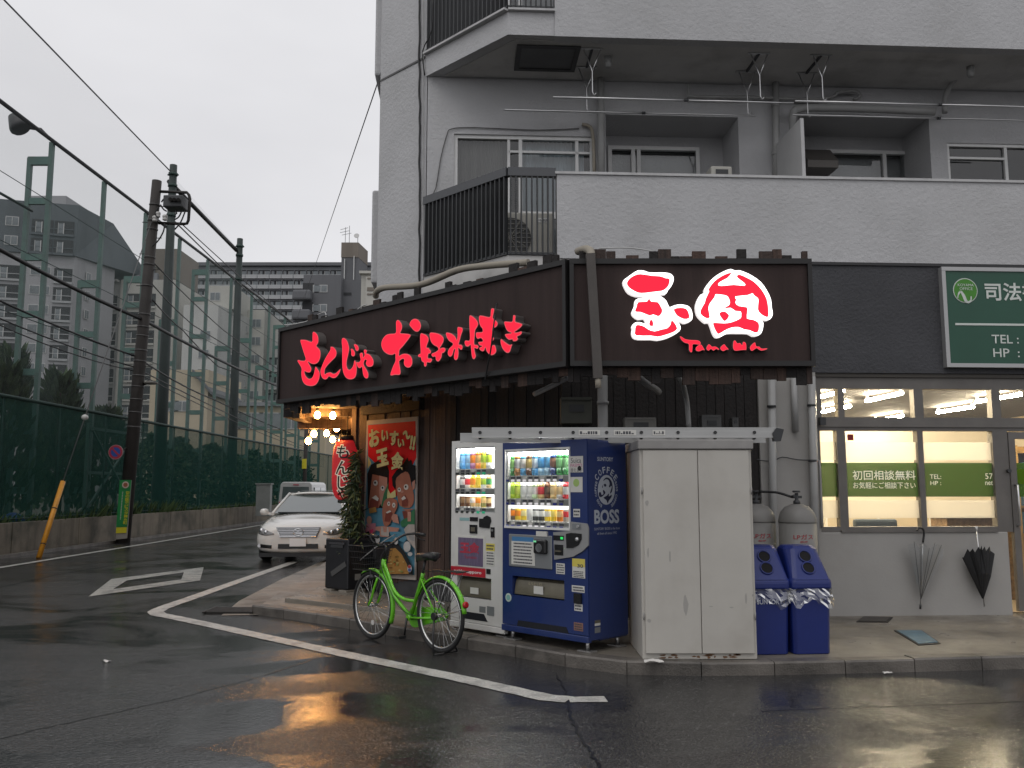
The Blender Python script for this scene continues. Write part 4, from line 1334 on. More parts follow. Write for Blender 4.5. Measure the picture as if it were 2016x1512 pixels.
# green company sign on the fascia
sg = thing('office_sign', 'dark green office signboard with white lettering and silver frame', 'sign', (0, 9.8, 0), BA)
XF[sg.name] = XF[bld.name]
u0 = U(1858, -.08, 620); zs0, zs1 = fu(1900, 723, -.08)[1], fu(1900, 526, -.08)[1]
u1 = u0 + 3.2
MB().box(u0 + .03, u1, -.075, -.012, zs0 + .03, zs1 - .03).build('board', pmat('sign_green', (.012, .075, .045), .4, var=.06), sg)
mb = MB(); f = .045
mb.box(u0, u1, -.09, -.012, zs0, zs0 + f).box(u0, u1, -.09, -.012, zs1 - f, zs1).box(u0, u0 + f, -.088, -.012, zs0 + f, zs1 - f)
mb.build('frame', pmat('silver_frame', (.4, .4, .4), .35, .5), sg)
M_WHT = pmat('sign_white', (.62, .66, .62), .5)
def stext(s, px0, px1, py0, py1, mat=M_WHT, y=-.08, **k):
    text(s, mat, sg, fu(px0, py1, y)[0], fu(px1, py1, y)[0], fu(px0, py1, y)[1], fu(px0, py0, y)[1], y, **k)
stext('司法書士', 1940, 2087, 556, 592, bold=.02)
stext('TEL :', 1953, 2006, 659, 676, bold=.008); stext('HP  :', 1956, 2008, 686, 703, bold=.008)
a, b = fu(1881, 638, -.08), fu(2300, 638, -.08)
MB().box(a[0], u1 - .2, -.081, -.076, a[1] - .012, a[1] + .012).build('rule', M_WHT, sg)
cx, cz = fu(1900.5, 572, -.08); R = .145
def cdisc(r, y, mat, nm):
    mb = MB(); mb.M = Matrix.Translation((cx, y, cz)) @ Matrix.Rotation(rad(90), 4, 'X'); mb.lathe([(r, 0), (r, .003)], 32); mb.build(nm, mat, sg)
cdisc(R, -.077, M_WHT, 'logo_ring'); cdisc(R * .93, -.0815, pmat('logo_lime', (.06, .26, .02), .5, var=.3, vscale=3), 'logo_disc')
text('KOYAMA', M_WHT, sg, cx - R * .62, cx + R * .68, cz + R * .33, cz + R * .55, -.0865)
text('OFFICE', M_WHT, sg, cx - R * .48, cx + R * .58, cz + R * .03, cz + R * .25, -.0865)
mb = MB()
pts = [(-.68, -.62), (-.6, -.3), (-.42, -.1), (-.22, -.35), (-.05, -.8), (.08, -.93), (.22, -.93), (.38, -.8), (.42, -.45)]
wd = [.04, .07, .1, .12, .12, .1, .08, .05, .01]
P = spline([(x, z) for x, z in pts], 4, False)
for i in range(len(P) - 1):
    w0 = wd[min(len(wd) - 1, i // 4)]; w1 = wd[min(len(wd) - 1, (i + 1) // 4)]
    d = (P[i + 1] - P[i]).normalized(); n = Vector((-d.y, d.x))
    q_ = [P[i] + n * w0, P[i] - n * w0, P[i + 1] - n * w1, P[i + 1] + n * w1]
    mb.poly([(cx + p.x * R, -.0865, cz + p.y * R) for p in q_])
mb.build('logo_swoosh', M_WHT, sg)

# umbrellas hanging on the office wall
def umbrella_black():
    u, z = fu(1922, 1036, -.06); ub, zb = fu(1938, 1194, -.06)
    t = thing('umbrella', 'black half folded umbrella hanging by its strap on the office wall', 'umbrella', XF[bld.name] @ Vector((u, -.06, zb)), BA)
    h = z - zb; dx = ub - u
    Lp = lambda px, py: ((fu(px, py, -.06)[0] - u), fu(px, py, -.06)[1] - zb)
    MB().tube([(0, 0, h), (dx, 0, 0)], .006, 6).build('shaft', M_STEEL, t)
    mb = MB(); mb.tube([(-.012, 0, h + .0), (.0, -.01, h - .05), (.012, 0, h)], .006, 5); mb.build('strap', pmat('strap_white', (.5, .5, .5), .7), t)
    rim = [(1896, 1098), (1901, 1080), (1906, 1086), (1909, 1079), (1914, 1087), (1919, 1075), (1923, 1081), (1924, 1073), (1927, 1083), (1931, 1075), (1937, 1084), (1943, 1075), (1948, 1084), (1956, 1090)]
    tipx, tipz = Lp(1935, 1180)
    mb = MB(); mb.smooth = False
    n = len(rim)
    tp = mb.vert((tipx, -.012, tipz)); prev = None; loop = []
    for i, (px, py) in enumerate(rim):
        x, zz = Lp(px, py); f = math.sin(math.pi * i / (n - 1))
        loop.append((mb.vert((x, -.005 - .06 * f - (.018 if i % 2 else 0), zz)), mb.vert((x * .5 + tipx * .5 + (-.012 if i < n / 2 else .012), -.02 - .05 * f - (.012 if i % 2 else 0), zz * .5 + tipz * .5))))
    for a_, b_ in zip(loop, loop[1:]):
        mb.face((a_[0], a_[1], b_[1], b_[0])); mb.face((a_[1], tp, b_[1]))
    bk = [mb.vert((Lp(*rim[0])[0], .02, Lp(*rim[0])[1])), mb.vert((Lp(*rim[-1])[0], .02, Lp(*rim[-1])[1])), mb.vert((tipx, .01, tipz))]
    mb.face((bk[0], bk[1], bk[2])); mb.face((loop[0][0], bk[0], bk[2], loop[0][1])); mb.face((bk[1], loop[-1][0], loop[-1][1], bk[2]))
    mb.face([l[0] for l in loop[::-1]] + [bk[0], bk[1]][::1])
    mb.build('canopy', pmat('umbrella_black', (.006, .006, .007), .55), t)
umbrella_black()
def umbrella_clear():
    u, z = fu(1812, 1045, -.05); ub, zb = fu(1812, 1198, -.05)
    t = thing('umbrella', 'clear plastic umbrella with black hooked handle on the office wall', 'umbrella', XF[bld.name] @ Vector((u, -.05, zb)), BA)
    Lp = lambda px, py, y=0: Vector((fu(px, py, -.05)[0] - u, y, fu(px, py, -.05)[1] - zb))
    M_BP = pmat('handle_black', (.01, .01, .01), .35)
    MB().tube(spline([Lp(1805, 1045), Lp(1808, 1040), Lp(1813, 1039), Lp(1818, 1043), Lp(1819, 1052), Lp(1817, 1068)], 4, False), .012, 8).build('handle', M_BP, t)
    MB().tube([Lp(1817, 1068), Lp(1812, 1190)], .005, 6).build('shaft', M_STEEL, t)
    MB().tube([Lp(1812, 1190), Lp(1812, 1199)], .011, 6).build('ferrule', M_BP, t)
    ends = [(1797, 1066), (1806, 1070), (1813, 1066), (1824, 1078), (1838, 1068), (1848, 1072)]
    for i, e in enumerate(ends):
        MB().tube([Lp(e[0], e[1], -.03 - .03 * (i % 2)), Lp(1812, 1180, -.01)], .003, 4).build('rib', M_RAILB, t)
    mb = MB(); tp = mb.vert(Lp(1812, 1183, -.01))
    rim = [(1785, 1072), (1797, 1068), (1804, 1078), (1813, 1068), (1822, 1082), (1838, 1070), (1852, 1078), (1856, 1090)]
    ids = [mb.vert(Lp(x, y, -.02 - .05 * math.sin(math.pi * i / 7) - (.02 if i % 2 else 0))) for i, (x, y) in enumerate(rim)]
    for a_, b_ in zip(ids, ids[1:]): mb.face((a_, tp, b_))
    mb.build('canopy', seethrough('clear_vinyl', (.9, .92, .93), .12, rough=.2, gloss=True), t)
umbrella_clear()

# strip of grey wall between shop and office with its pipes
mb = MB(); mb.box(U(1496, 0, 900), uO0, -.02, .2, .02, ZB0); mb.build('pier', M_SPAND, bld)
pipe([(1519, 742, -.08), (1525, 1200, -.08)], .042)
pipe([(1598, 742, -.09), (1608, 1200, -.09)], .042)
pipe([(1563, 745, -.05), (1566, 850, -.05)], .035)
pipe([(1607, 905, -.04), (1614, 920, -.04), (1618, 1040, -.04)], .012, n=6)
for a, b in (((1519, 798), (1519, 802)), ((1598, 796), (1598, 800)), ((1600, 905), (1600, 909))):
    pipe([(a[0], a[1], -.085), (b[0], b[1], -.085)], .05, name='pipe_bracket', mat=M_RAILB)
wallcable([(fu(x, y, -.06)[0], -.06, fu(x, y, -.06)[1]) for x, y in ((1490, 905), (1520, 908), (1540, 900), (1570, 905), (1600, 906))], .006, M_RAILB)
MB().box(U(1611, -.02, 830), U(1622, -.02, 830), -.08, -.02, fu(1615, 838, -.02)[1], fu(1615, 822, -.02)[1]).build('junction_box', M_RAILB, bld)
# ------------------------------------------------------------------ restaurant: weathered plank walls under the sign
R45 = rad(-45)
def subframe(o, rz, loc=(0, 0, 0)):
    o.rotation_euler = (0, 0, rz); o.location = loc
    XF[o.name] = XF[o.parent.name] @ Matrix.Translation(Vector(loc)) @ Matrix.Rotation(rz, 4, 'Z')
    return o
def wood(name, c, g):
    return pmat(name, c, rough=.75, var=.3, vscale=4, stretch=(5, 5, .35), bump=.5, bscale=30, grain=(14, (4, 4, .12), g, .8))
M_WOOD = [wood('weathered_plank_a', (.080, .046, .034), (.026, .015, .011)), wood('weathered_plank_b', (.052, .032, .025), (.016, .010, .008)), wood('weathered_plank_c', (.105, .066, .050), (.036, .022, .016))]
M_WOODDK = wood('dark_shaded_plank', (.013, .0095, .0085), (.004, .003, .003))  # dark wood; the deep shade under the sign is put into its colour
SUMW = 10.5
y0_ = SUMW / (1 + ray(703, 1000).x)
O_SH = Vector((SUMW - y0_, y0_, 0))
shop = thing('restaurant_front', 'weathered dark plank front of the corner restaurant', 'shopfront', O_SH, R45)
LW = (O_SH.y - 9.9) / .7071
ZT = 2.95
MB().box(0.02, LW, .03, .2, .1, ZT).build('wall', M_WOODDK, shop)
MB().box(-.02, LW + .05, -.02, .04, .1, .32).build('base', pmat('base_concrete', (.05, .05, .052), .6, var=.3, vscale=3), shop)
rn = random.Random(21)
x = .0
while x < LW - .05:
    w = rn.uniform(.085, .15)
    th = rn.uniform(.0, .022)
    MB().box(x + .003, min(x + w, LW) - .003, -.012 - th, .03, .30 + rn.uniform(-.05, .06), ZT).build('plank', M_WOOD[rn.choice([0, 0, 1, 2])] if x < 2.0 else M_WOODDK, shop)  # past the poster the planks' own colour carries the shade
    x += w
MB().box(-.10, .02, -.06, .12, .12, ZT).build('corner_post', M_WOOD[2], shop, bevel=.008)
# header beam over the poster
a = loc_ray(shop, 712, 812, -.08); b = loc_ray(shop, 828, 800, -.08)
MB().box(a[0], b[0], -.10, .0, a[1] - .04, a[1] + .10).build('header_beam', M_WOODDK, shop, bevel=.006)
# side wall along the street and the frontal wall under the sign (towards the office)
mb = MB(); mb.box(O_SH.x + .02, O_SH.x + .16, O_SH.y + .05, O_SH.y + 9, .1, ZT); mb.build('side_wall', M_WOODDK, shop, world=True)
pA = XF[shop.name] @ Vector((LW, 0, 0))
uA = (XF[bld.name].inverted() @ pA).x
uZ = U(1497, 0, 900)
rear = thing('rear_wall', 'dark plank wall in the shade behind vending machines and cabinet', 'wall', (0, 9.8, 0), BA)
XF[rear.name] = XF[bld.name]
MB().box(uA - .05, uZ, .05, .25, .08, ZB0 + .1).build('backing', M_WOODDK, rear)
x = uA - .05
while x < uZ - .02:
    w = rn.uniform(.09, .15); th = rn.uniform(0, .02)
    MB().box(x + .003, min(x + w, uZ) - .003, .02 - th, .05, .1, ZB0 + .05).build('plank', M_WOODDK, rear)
    x += w
# roof of the ground floor so that no sky shines in from behind
MB().slab([(O_SH.x + .05, O_SH.y + .1), (O_SH.x + .1, 24), (8.5, 24), (8.5, 10.6), (pA.x + .15, pA.y + .1)], 2.7, 2.98).build('roof', M_WOODDK, shop, world=True)

# ------------------------------------------------------------------ the illuminated corner sign
DS = 8.35
C0 = A(1122, 722, DS)
ZG0 = C0.z
sign = thing('shop_sign', 'dark brown corner signboard with glowing red brush lettering', 'sign', (C0.x, C0.y, 0), 0)
M_PANEL = pmat('sign_panel_brown', (.040, .026, .024), rough=.7, spec=.25, var=.12, vscale=2, stretch=(6, 6, .4), bump=.06, bscale=50, streak=.35, sscale=8)
M_SFRAME = pmat('sign_frame_black', (.010, .009, .009), rough=.5)
WR = XatY(1612, DS) - C0.x
ZG1 = ZG0 + (A(1300, 512, DS).z - A(1300, 722, DS).z)
LL = 5.25
def board(x0, x1, name):
    z0, z1 = ZG0, ZG1
    b = MB().box(x0 + .04, x1 - .04, -.03, .02, z0 + .05, z1 - .05).build(name, M_PANEL, sign)
    return b
def dress(b, x0, x1, seed):
    z0, z1 = ZG0, ZG1
    mb = MB()
    mb.box(x0, x1, -.06, .04, z0, z0 + .05).box(x0, x1, -.06, .04, z1 - .05, z1).box(x0, x0 + .04, -.058, .04, z0 + .05, z1 - .05).box(x1 - .04, x1, -.058, .04, z0 + .05, z1 - .05)
    mb.build('frame', M_SFRAME, b)
    r = random.Random(seed); x = x0 + .02
    while x < x1 - .03:
        w = r.uniform(.08, .14)
        top = z1 + r.choice([.02, .03, .05, .06, .1, .12]); bot = z0 - r.uniform(.06, .17)
        MB().box(x + .002, min(x + w, x1) - .002, .045, .07 + r.uniform(0, .015), bot, top).build('plank', M_WOODDK if r.random() < .65 else M_WOOD[r.choice([0, 1])], b)
        x += w
    MB().box(x0 + .02, x1 - .02, .09, .35, z0 + .02, z1 - .02).build('back_box', M_SFRAME, b)
right = board(0, WR, 'right_board')
XF[right.name] = XF[sign.name]
dress(right, 0, WR, 31)
left = board(-LL, 0, 'left_board')
subframe(left, R45)
dress(left, -LL, 0, 32)

G_RED = glow('neon_red', (1.0, .025, .055), 1.25)
G_RIM = glow('neon_rim', (1.0, .17, .20), .62)
G_WHITE = glow('neon_white', (1.0, .98, .97), 2.6)
M_LSIDE = pmat('letter_side', (.22, .20, .19), .35, .5)
def shrink(pts, d):
    n = len(pts); out = []
    area = sum(a.x * b.y - b.x * a.y for a, b in zip(pts, pts[1:] + pts[:1]))
    sg_ = 1 if area > 0 else -1
    for i in range(n):
        t = (pts[(i + 1) % n] - pts[i - 1])
        t = t.normalized() if t.length > 1e-9 else Vector((1, 0))
        out.append(pts[i] + Vector((-t.y, t.x)) * d * sg_)
    return out
def letter(b, px_pts, y_front, name='letter', face=G_RED, rim=None, back=-.03, k=3, inset=.009):
    P = [Vector(loc_ray(b, x, y, y_front)) for x, y in px_pts]
    P = spline([(p.x, p.y) for p in P], k)
    mb = MB()
    mb.prism(P, y_front, back, side_m=1, front_m=(2 if rim else 0))
    if rim:
        q_ = shrink(P, inset)
        tri = tessellate_polygon([[Vector((p.x, p.y, 0)) for p in q_]])
        ids = [mb.vert((p.x, y_front - .002, p.y)) for p in q_]
        for t in tri:
            a_, b_, c_ = [q_[i] for i in t]
            cr = (b_ - a_).x * (c_ - a_).y - (b_ - a_).y * (c_ - a_).x
            mb.face([ids[i] for i in (t if cr > 0 else t[::-1])])
    return mb.build(name, [face, M_LSIDE] + ([rim] if rim else []), b)
ZA = (570, 640, 200 / 2016); ZBm = (740, 610, 180 / 2016); ZC = (870, 595, 180 / 2016)
GL = [
 (ZA, [(465,135),(520,150),(560,205),(575,290),(565,360),(535,415),(590,470),(615,540),(610,640),(580,720),(530,765),(470,775),(410,755),(365,725),(400,790),(430,850),(430,900),(400,940),(340,935),(300,915),(305,970),(335,1025),(390,1065),(445,1045),(480,980),(500,890),(515,825),(545,850),(585,910),(600,970),(590,1060),(550,1150),(490,1200),(400,1210),(310,1180),(260,1110),(238,1020),(235,940),(240,870),(215,810),(160,720),(175,690),(230,705),(300,705),(320,665),(300,600),(262,480),(215,310),(250,290),(330,295),(445,330),(455,240)]),
 (ZA, [(815,430),(870,435),(920,490),(935,560),(915,630),(860,690),(790,760),(730,830),(700,890),(700,975),(740,950),(810,935),(860,960),(905,960),(960,915),(1010,870),(1000,930),(960,1000),(910,1045),(850,1050),(785,1020),(750,1060),(700,1080),(650,1050),(620,980),(615,900),(640,820),(690,700),(750,590),(800,510),(815,470)]),
 (ZA, [(1050,258),(1100,262),(1145,310),(1175,400),(1185,480),(1165,590),(1140,700),(1135,800),(1160,870),(1205,880),(1250,830),(1275,760),(1290,695),(1320,740),(1335,860),(1325,980),(1290,1050),(1220,1078),(1140,1060),(1080,980),(1050,850),(1045,650),(1045,450),(1035,330)]),
 (ZA, [(1215,475),(1245,470),(1285,510),(1300,560),(1290,610),(1250,620),(1225,590),(1225,530)]),
 (ZA, [(1275,385),(1320,380),(1365,420),(1375,480),(1350,515),(1315,500),(1300,450)]),
 (ZA, [(1480,490),(1510,485),(1540,510),(1525,560),(1580,575),(1640,640),(1670,720),(1655,800),(1600,830),(1540,815),(1515,760),(1530,700),(1500,690),(1475,740),(1480,800),(1530,880),(1565,960),(1560,1040),(1520,1060),(1475,1020),(1450,920),(1440,830),(1400,855),(1360,840),(1330,770),(1325,730),(1375,735),(1410,690),(1400,630),(1395,570),(1430,545),(1460,575),(1460,640),(1490,590),(1475,530)]),
 (ZBm, [(480,220),(530,250),(570,310),(580,390),(560,460),(540,510),(620,520),(720,530),(770,560),(740,620),(680,700),(600,800),(525,885),(515,960),(515,1010),(580,975),(660,965),(740,990),(790,1050),(805,1120),(800,1200),(760,1260),(700,1275),(640,1240),(615,1170),(625,1100),(590,1080),(530,1120),(515,1150),(530,1250),(545,1350),(540,1410),(510,1435),(420,1435),(345,1450),(320,1430),(340,1350),(380,1240),(430,1130),(430,1050),(425,970),(360,995),(280,985),(200,940),(145,870),(120,780),(130,690),(170,610),(240,545),(330,525),(435,510),(445,400),(445,270)]),
 (ZBm, [(870,195),(930,215),(975,270),(995,340),(985,410),(950,465),(905,485),(850,465),(800,415),(745,345),(745,300),(775,240),(820,205)]),
 (ZBm, [(985,525),(1060,530),(1120,560),(1160,620),(1160,690),(1130,770),(1120,830),(1165,835),(1185,875),(1215,900),(1205,960),(1160,975),(1150,1060),(1220,1070),(1240,1110),(1200,1165),(1130,1160),(1120,1220),(1090,1255),(1060,1225),(1060,1170),(1010,1130),(990,1050),(940,1040),(930,1000),(960,970),(985,960),(985,860),(975,700)]),
 (ZBm, [(1190,510),(1270,500),(1370,520),(1450,560),(1495,620),(1490,700),(1450,780),(1410,850),(1470,830),(1525,845),(1535,900),(1490,950),(1460,960),(1450,1040),(1410,1110),(1370,1140),(1325,1110),(1310,1030),(1260,1040),(1225,1000),(1240,960),(1310,930),(1375,880),(1355,820),(1280,780),(1220,710),(1190,610)]),
 (ZBm, [(1545,505),(1620,505),(1700,540),(1760,600),(1785,660),(1800,560),(1800,390),(1850,380),(1905,395),(1915,460),(1880,560),(1850,680),(1830,760),(1880,765),(1915,810),(1900,870),(1865,880),(1820,840),(1825,950),(1810,1060),(1765,1110),(1725,1075),(1725,980),(1750,860),(1715,900),(1690,990),(1640,1035),(1595,1000),(1585,930),(1620,850),(1690,780),(1690,735),(1620,690),(1565,610)]),
 (ZC, [(610,300),(660,300),(730,350),(785,420),(800,490),(770,560),(735,620),(725,740),(715,920),(780,940),(810,980),(780,1030),(720,1010),(730,1100),(750,1190),(720,1250),(680,1245),(655,1160),(640,1000),(630,940),(590,975),(530,970),(500,900),(520,840),(610,840),(615,700),(605,500)]),
 (ZC, [(825,300),(920,300),(1055,325),(1075,240),(1085,150),(1120,130),(1155,155),(1140,250),(1125,340),(1160,380),(1220,430),(1230,490),(1190,550),(1120,580),(1125,680),(1125,760),(1150,800),(1120,860),(1100,900),(1110,950),(1160,940),(1190,1000),(1200,1080),(1160,1145),(1090,1170),(1030,1140),(980,1070),(960,1000),(930,1070),(880,1080),(830,1040),(830,1000),(890,970),(830,950),(800,880),(870,870),(905,850),(860,790),(790,810),(755,760),(755,670),(830,660),(895,650),(890,580),(850,530),(820,430)]),
 (ZC, [(1575,285),(1625,300),(1620,420),(1700,450),(1775,485),(1740,550),(1670,610),(1600,660),(1680,660),(1750,640),(1765,680),(1720,730),(1660,760),(1680,810),(1640,855),(1570,860),(1555,820),(1480,830),(1420,780),(1390,710),(1470,690),(1540,680),(1450,640),(1395,540),(1375,430),(1460,425),(1550,425),(1565,340)]),
 (ZC, [(1300,810),(1350,840),(1430,900),(1500,940),(1550,925),(1530,1000),(1500,1090),(1450,1120),(1390,1090),(1330,1010),(1295,900)]),
]
for z, pts in GL:
    letter(left, zoomed(pts, *z), -.15, rim=G_RIM)
ZD = (1210, 520, 180 / 1701); ZE = (1360, 520, 180 / 1701); ZF = (1330, 655, 190 / 2016)
W1 = [(155,320),(230,250),(340,170),(440,115),(560,125),(650,155),(850,155),(1000,165),(1080,210),(1100,290),(1060,400),(990,490),(950,555),(820,565),(900,625),(960,680),(1000,770),(1030,800),(1120,765),(1220,750),(1350,770),(1420,830),(1450,940),(1440,1030),(1380,1075),(1290,1095),(1180,1045),(1225,1160),(1210,1240),(1090,1320),(950,1380),(800,1410),(680,1395),(450,1395),(350,1360),(320,1280),(330,1200),(320,1150),(380,1090),(470,1080),(580,1110),(570,1050),(540,1010),(440,1020),(350,960),(320,890),(370,780),(380,680),(440,640),(545,625),(550,595),(400,590),(260,530),(190,430)]
W2 = [(255,470),(330,350),(450,230),(600,140),(740,90),(820,120),(900,115),(1010,150),(1150,220),(1300,330),(1410,480),(1490,650),(1505,800),(1525,930),(1480,1020),(1400,1040),(1290,1010),(1350,1090),(1330,1240),(1270,1320),(1160,1330),(1080,1285),(880,1280),(680,1285),(560,1350),(470,1355),(410,1260),(350,1090),(280,1090),(190,1020),(120,930),(95,790),(120,680),(180,570),(260,535)]
RD = [[(230,340),(300,250),(420,190),(540,190),(700,215),(850,225),(950,260),(1025,275),(1010,380),(960,450),(880,495),(720,515),(560,535),(440,530),(320,470),(250,410)],
 [(440,705),(600,695),(640,630),(680,695),(800,705),(860,790),(890,870),(850,950),(800,965),(720,935),(660,955),(560,920),(480,890),(380,880),(410,790)],
 [(1105,835),(1220,810),(1330,830),(1375,900),(1390,1000),(1290,1020),(1170,960),(1125,900)],
 [(400,1140),(470,1135),(560,1165),(620,1210),(740,1250),(870,1215),(980,1190),(1040,1120),(1060,1045),(1120,1100),(1165,1200),(1090,1265),(930,1320),(800,1350),(680,1330),(400,1325),(380,1240)],
 [(650,1070),(680,1030),(715,1070),(715,1150),(650,1140)]]
RE = [[(325,480),(400,360),(500,270),(640,190),(760,160),(690,250),(600,300),(520,350),(520,400),(640,400),(800,385),(1000,400),(1000,350),(880,260),(860,215),(910,195),(1060,260),(1190,340),(1320,480),(1410,640),(1440,800),(1445,970),(1390,975),(1300,920),(1250,840),(1260,700),(1250,630),(1180,580),(1150,540),(1060,575),(830,600),(850,660),(830,720),(900,780),(1040,800),(1055,870),(1045,1010),(1150,1030),(1260,1090),(1270,1190),(1250,1260),(1190,1270),(1100,1230),(990,1210),(890,1170),(760,1180),(640,1230),(540,1290),(500,1290),(450,1210),(415,1110),(450,1090),(620,1100),(760,1080),(920,1010),(940,950),(930,880),(830,870),(740,810),(600,830),(700,770),(730,710),(690,600),(600,570),(500,560),(460,560),(440,620),(350,740),(330,840),(355,990),(280,1000),(180,920),(200,820),(260,720),(280,640),(345,500)],
 [(530,910),(630,880),(715,960),(640,1060),(580,1010)]]
for w_, z_ in ((W1, ZD), (W2, ZE)):
    o_ = letter(right, zoomed(w_, *z_), -.10, 'logo_white', face=G_WHITE, k=2)
    o_.data.materials[1] = glow('halo_edge', (1.0, .93, .92), .9)  # logo sides made to glow, adding a halo on the board
for p in RD: letter(right, zoomed(p, *ZD), -.108, 'logo_red', back=-.101, k=2)
for p in RE: letter(right, zoomed(p, *ZE), -.108, 'logo_red', back=-.101, k=2)
TM = [[(90,75),(130,85),(200,130),(310,150),(470,160),(525,210),(500,250),(370,240),(355,300),(345,400),(310,405),(280,350),(275,240),(190,210),(120,150)],
 [(420,330),(450,280),(530,245),(580,310),(610,370),(570,360),(490,390),(430,375)],
 [(645,310),(690,240),(740,270),(760,290),(840,290),(910,340),(890,360),(850,340),(790,375),(740,340),(690,375),(650,350)],
 [(935,310),(1010,240),(1060,290),(1110,350),(1060,355),(1000,385),(950,360)],
 [(1210,180),(1250,165),(1290,220),(1350,215),(1390,260),(1410,190),(1470,220),(1480,350),(1450,360),(1370,365),(1240,375),(1200,310)],
 [(1555,300),(1590,250),(1660,200),(1685,280),(1750,290),(1800,330),(1910,325),(1900,350),(1800,375),(1740,355),(1690,325),(1600,380),(1560,350)]]
for p in TM: letter(right, zoomed(p, *ZF), -.09, rim=G_RIM, inset=.004)
# downpipe, hoses and cables on the sign
M_DUCT = pmat('duct_brown', (.075, .066, .060), .5, .2, var=.15, streak=.4)
M_BEIGE = pmat('hose_beige', (.36, .33, .27), .65, var=.12, dirt=(.2, .17, .12), dirt_amt=.5, dscale=5)
dc = thing('downpipe', 'brown square downpipe with beige hose crossing the sign corner', 'pipe', A(1165, 745, DS - .15))
p0, p1 = A(1162, 500, DS - .13), A(1177, 745, DS - .13)
MB().bar(p0, p1, .085, .07).build('duct', M_DUCT, dc, world=True)
MB().tube(spline([A(1138, 495, DS + .25), A(1150, 491, DS + .1), A(1161, 493, DS - .05), A(1165, 505, DS - .12)], 4, False), .04, 8).build('hose', M_BEIGE, dc, world=True)
MB().tube([A(1177, 742, DS - .13), A(1178, 764, DS - .13)], .028, 8).build('outlet', M_BEIGE, dc, world=True)
lf = lambda px, py, y=.05: XF[left.name] @ Vector((loc_ray(left, px, py, y)[0], y, loc_ray(left, px, py, y)[1]))
tag(MB().tube(spline([lf(740, 584, .3), lf(742, 574, .25), lf(760, 566, .2), lf(830, 560, .2), lf(900, 532, .25), lf(960, 523, .25), lf(1040, 517, .3)], 5, False), .04, 8).build('beige_hose', M_BEIGE), 'long beige drain hose lying along the top of the sign', 'hose')
tag(MB().tube(spline([lf(560, 640), lf(580, 638), lf(605, 634), lf(625, 642), lf(650, 634), lf(690, 617), lf(715, 602), lf(722, 600)], 4, False), .008, 5).build('white_cable', pmat('cable_white', (.45, .45, .44), .6)), 'thin white cable looping over the left end of the sign', 'cable')
tag(MB().tube(spline([lf(570, 640, .1), lf(600, 634, .1), lf(625, 620, .1), lf(640, 615, .1), lf(642, 628, .02)], 4, False), .007, 5).build('white_cable', pmat('cable_white', (.45, .45, .44), .6)), 'short white cable at the upper left end of the sign', 'cable')
rf = lambda px, py, y=.06: A(px, py, DS + y)
tag(MB().tube(spline([rf(1180, 489), rf(1235, 488), rf(1280, 494), rf(1320, 505), rf(1360, 510), rf(1410, 510)], 4, False), .007, 5).build('white_cable', pmat('cable_white', (.45, .45, .44), .6)), 'thin white cable across the plank tops of the right sign', 'cable')
tag(MB().tube(spline([lf(978, 598, -.07), lf(972, 640, -.17), lf(966, 690, -.17), lf(960, 720, -.1), lf(955, 748, -.06)], 4, False), .009, 5).build('black_cable', M_BLACK_CABLE), 'thin black cable hanging across the last red letters', 'cable')
# clutter in the shade under the sign
hs = thing('hanging_hoses', 'grey drain hoses hanging under the sign', 'hose', A(1280, 760, 9.2))
MB().tube(spline([A(1250, 735, 9.0), A(1268, 752, 9.0), A(1290, 766, 9.1), A(1297, 772, 9.2)], 4, False), .035, 8).build('hose', M_PIPE, hs, world=True)
MB().tube(spline([A(1336, 740, 9.3), A(1344, 756, 9.3), A(1352, 790, 9.4), A(1356, 842, 9.4)], 4, False), .028, 8).build('hose', M_PIPE, hs, world=True)
MB().tube(spline([A(1120, 742, 9.0), A(1090, 758, 9.2), A(1052, 776, 9.4)], 4, False), .028, 8).build('hose', M_PIPE, hs, world=True)
vp = thing('drain_pipe', 'grey vertical drain pipe in the shade behind the ladder', 'pipe', A(1187, 1000, 9.3))
MB().tube([A(1186, 740, 9.3), A(1188, 990, 9.3)], .055, 10).build('tube', M_PIPE, vp, world=True)
MB().tube([A(1187, 790, 9.3), A(1187, 796, 9.3)], .065, 10).build('collar', M_PIPE, vp, world=True)
def wallbox(name, label, cat, px0, py0, px1, py1, Y, mat, d=.16):
    a_, b_ = A(px0, py1, Y), A(px1, py0, Y)
    t = thing(name, label, cat, (a_.x, Y, a_.z))
    w, h = b_.x - a_.x, b_.z - a_.z
    MB().box(0, w, 0, d, 0, h).build('casing', mat, t, bevel=.008)
    MB().box(w * .28, w * .75, -.008, 0, h * .45, h * .72).build('window', M_RAILB, t)
    MB().box(w * .02, w * .98, -.01, 0, h * .9, h).build('lid_edge', mat, t)
wallbox('gas_meter', 'pale gas meter box just above the ladder', 'meter', 1230, 822, 1292, 856, 9.3, pmat('meter_grey', (.17, .165, .15), .5, var=.1))
wallbox('electric_meter', 'dark glass fronted electric meter above the ladder', 'meter', 1382, 817, 1420, 856, 9.5, pmat('meter_dark', (.05, .05, .05), .3))
wallbox('wall_cabinet', 'grey green service box on the shaded plank wall', 'box', 1104, 782, 1165, 834, 9.65, pmat('service_green', (.06, .062, .05), .6, var=.2))
wallbox('small_meter', 'small dark meter right of the electric meter', 'meter', 1442, 822, 1454, 842, 9.55, pmat('meter_dark', (.05, .05, .05), .3))

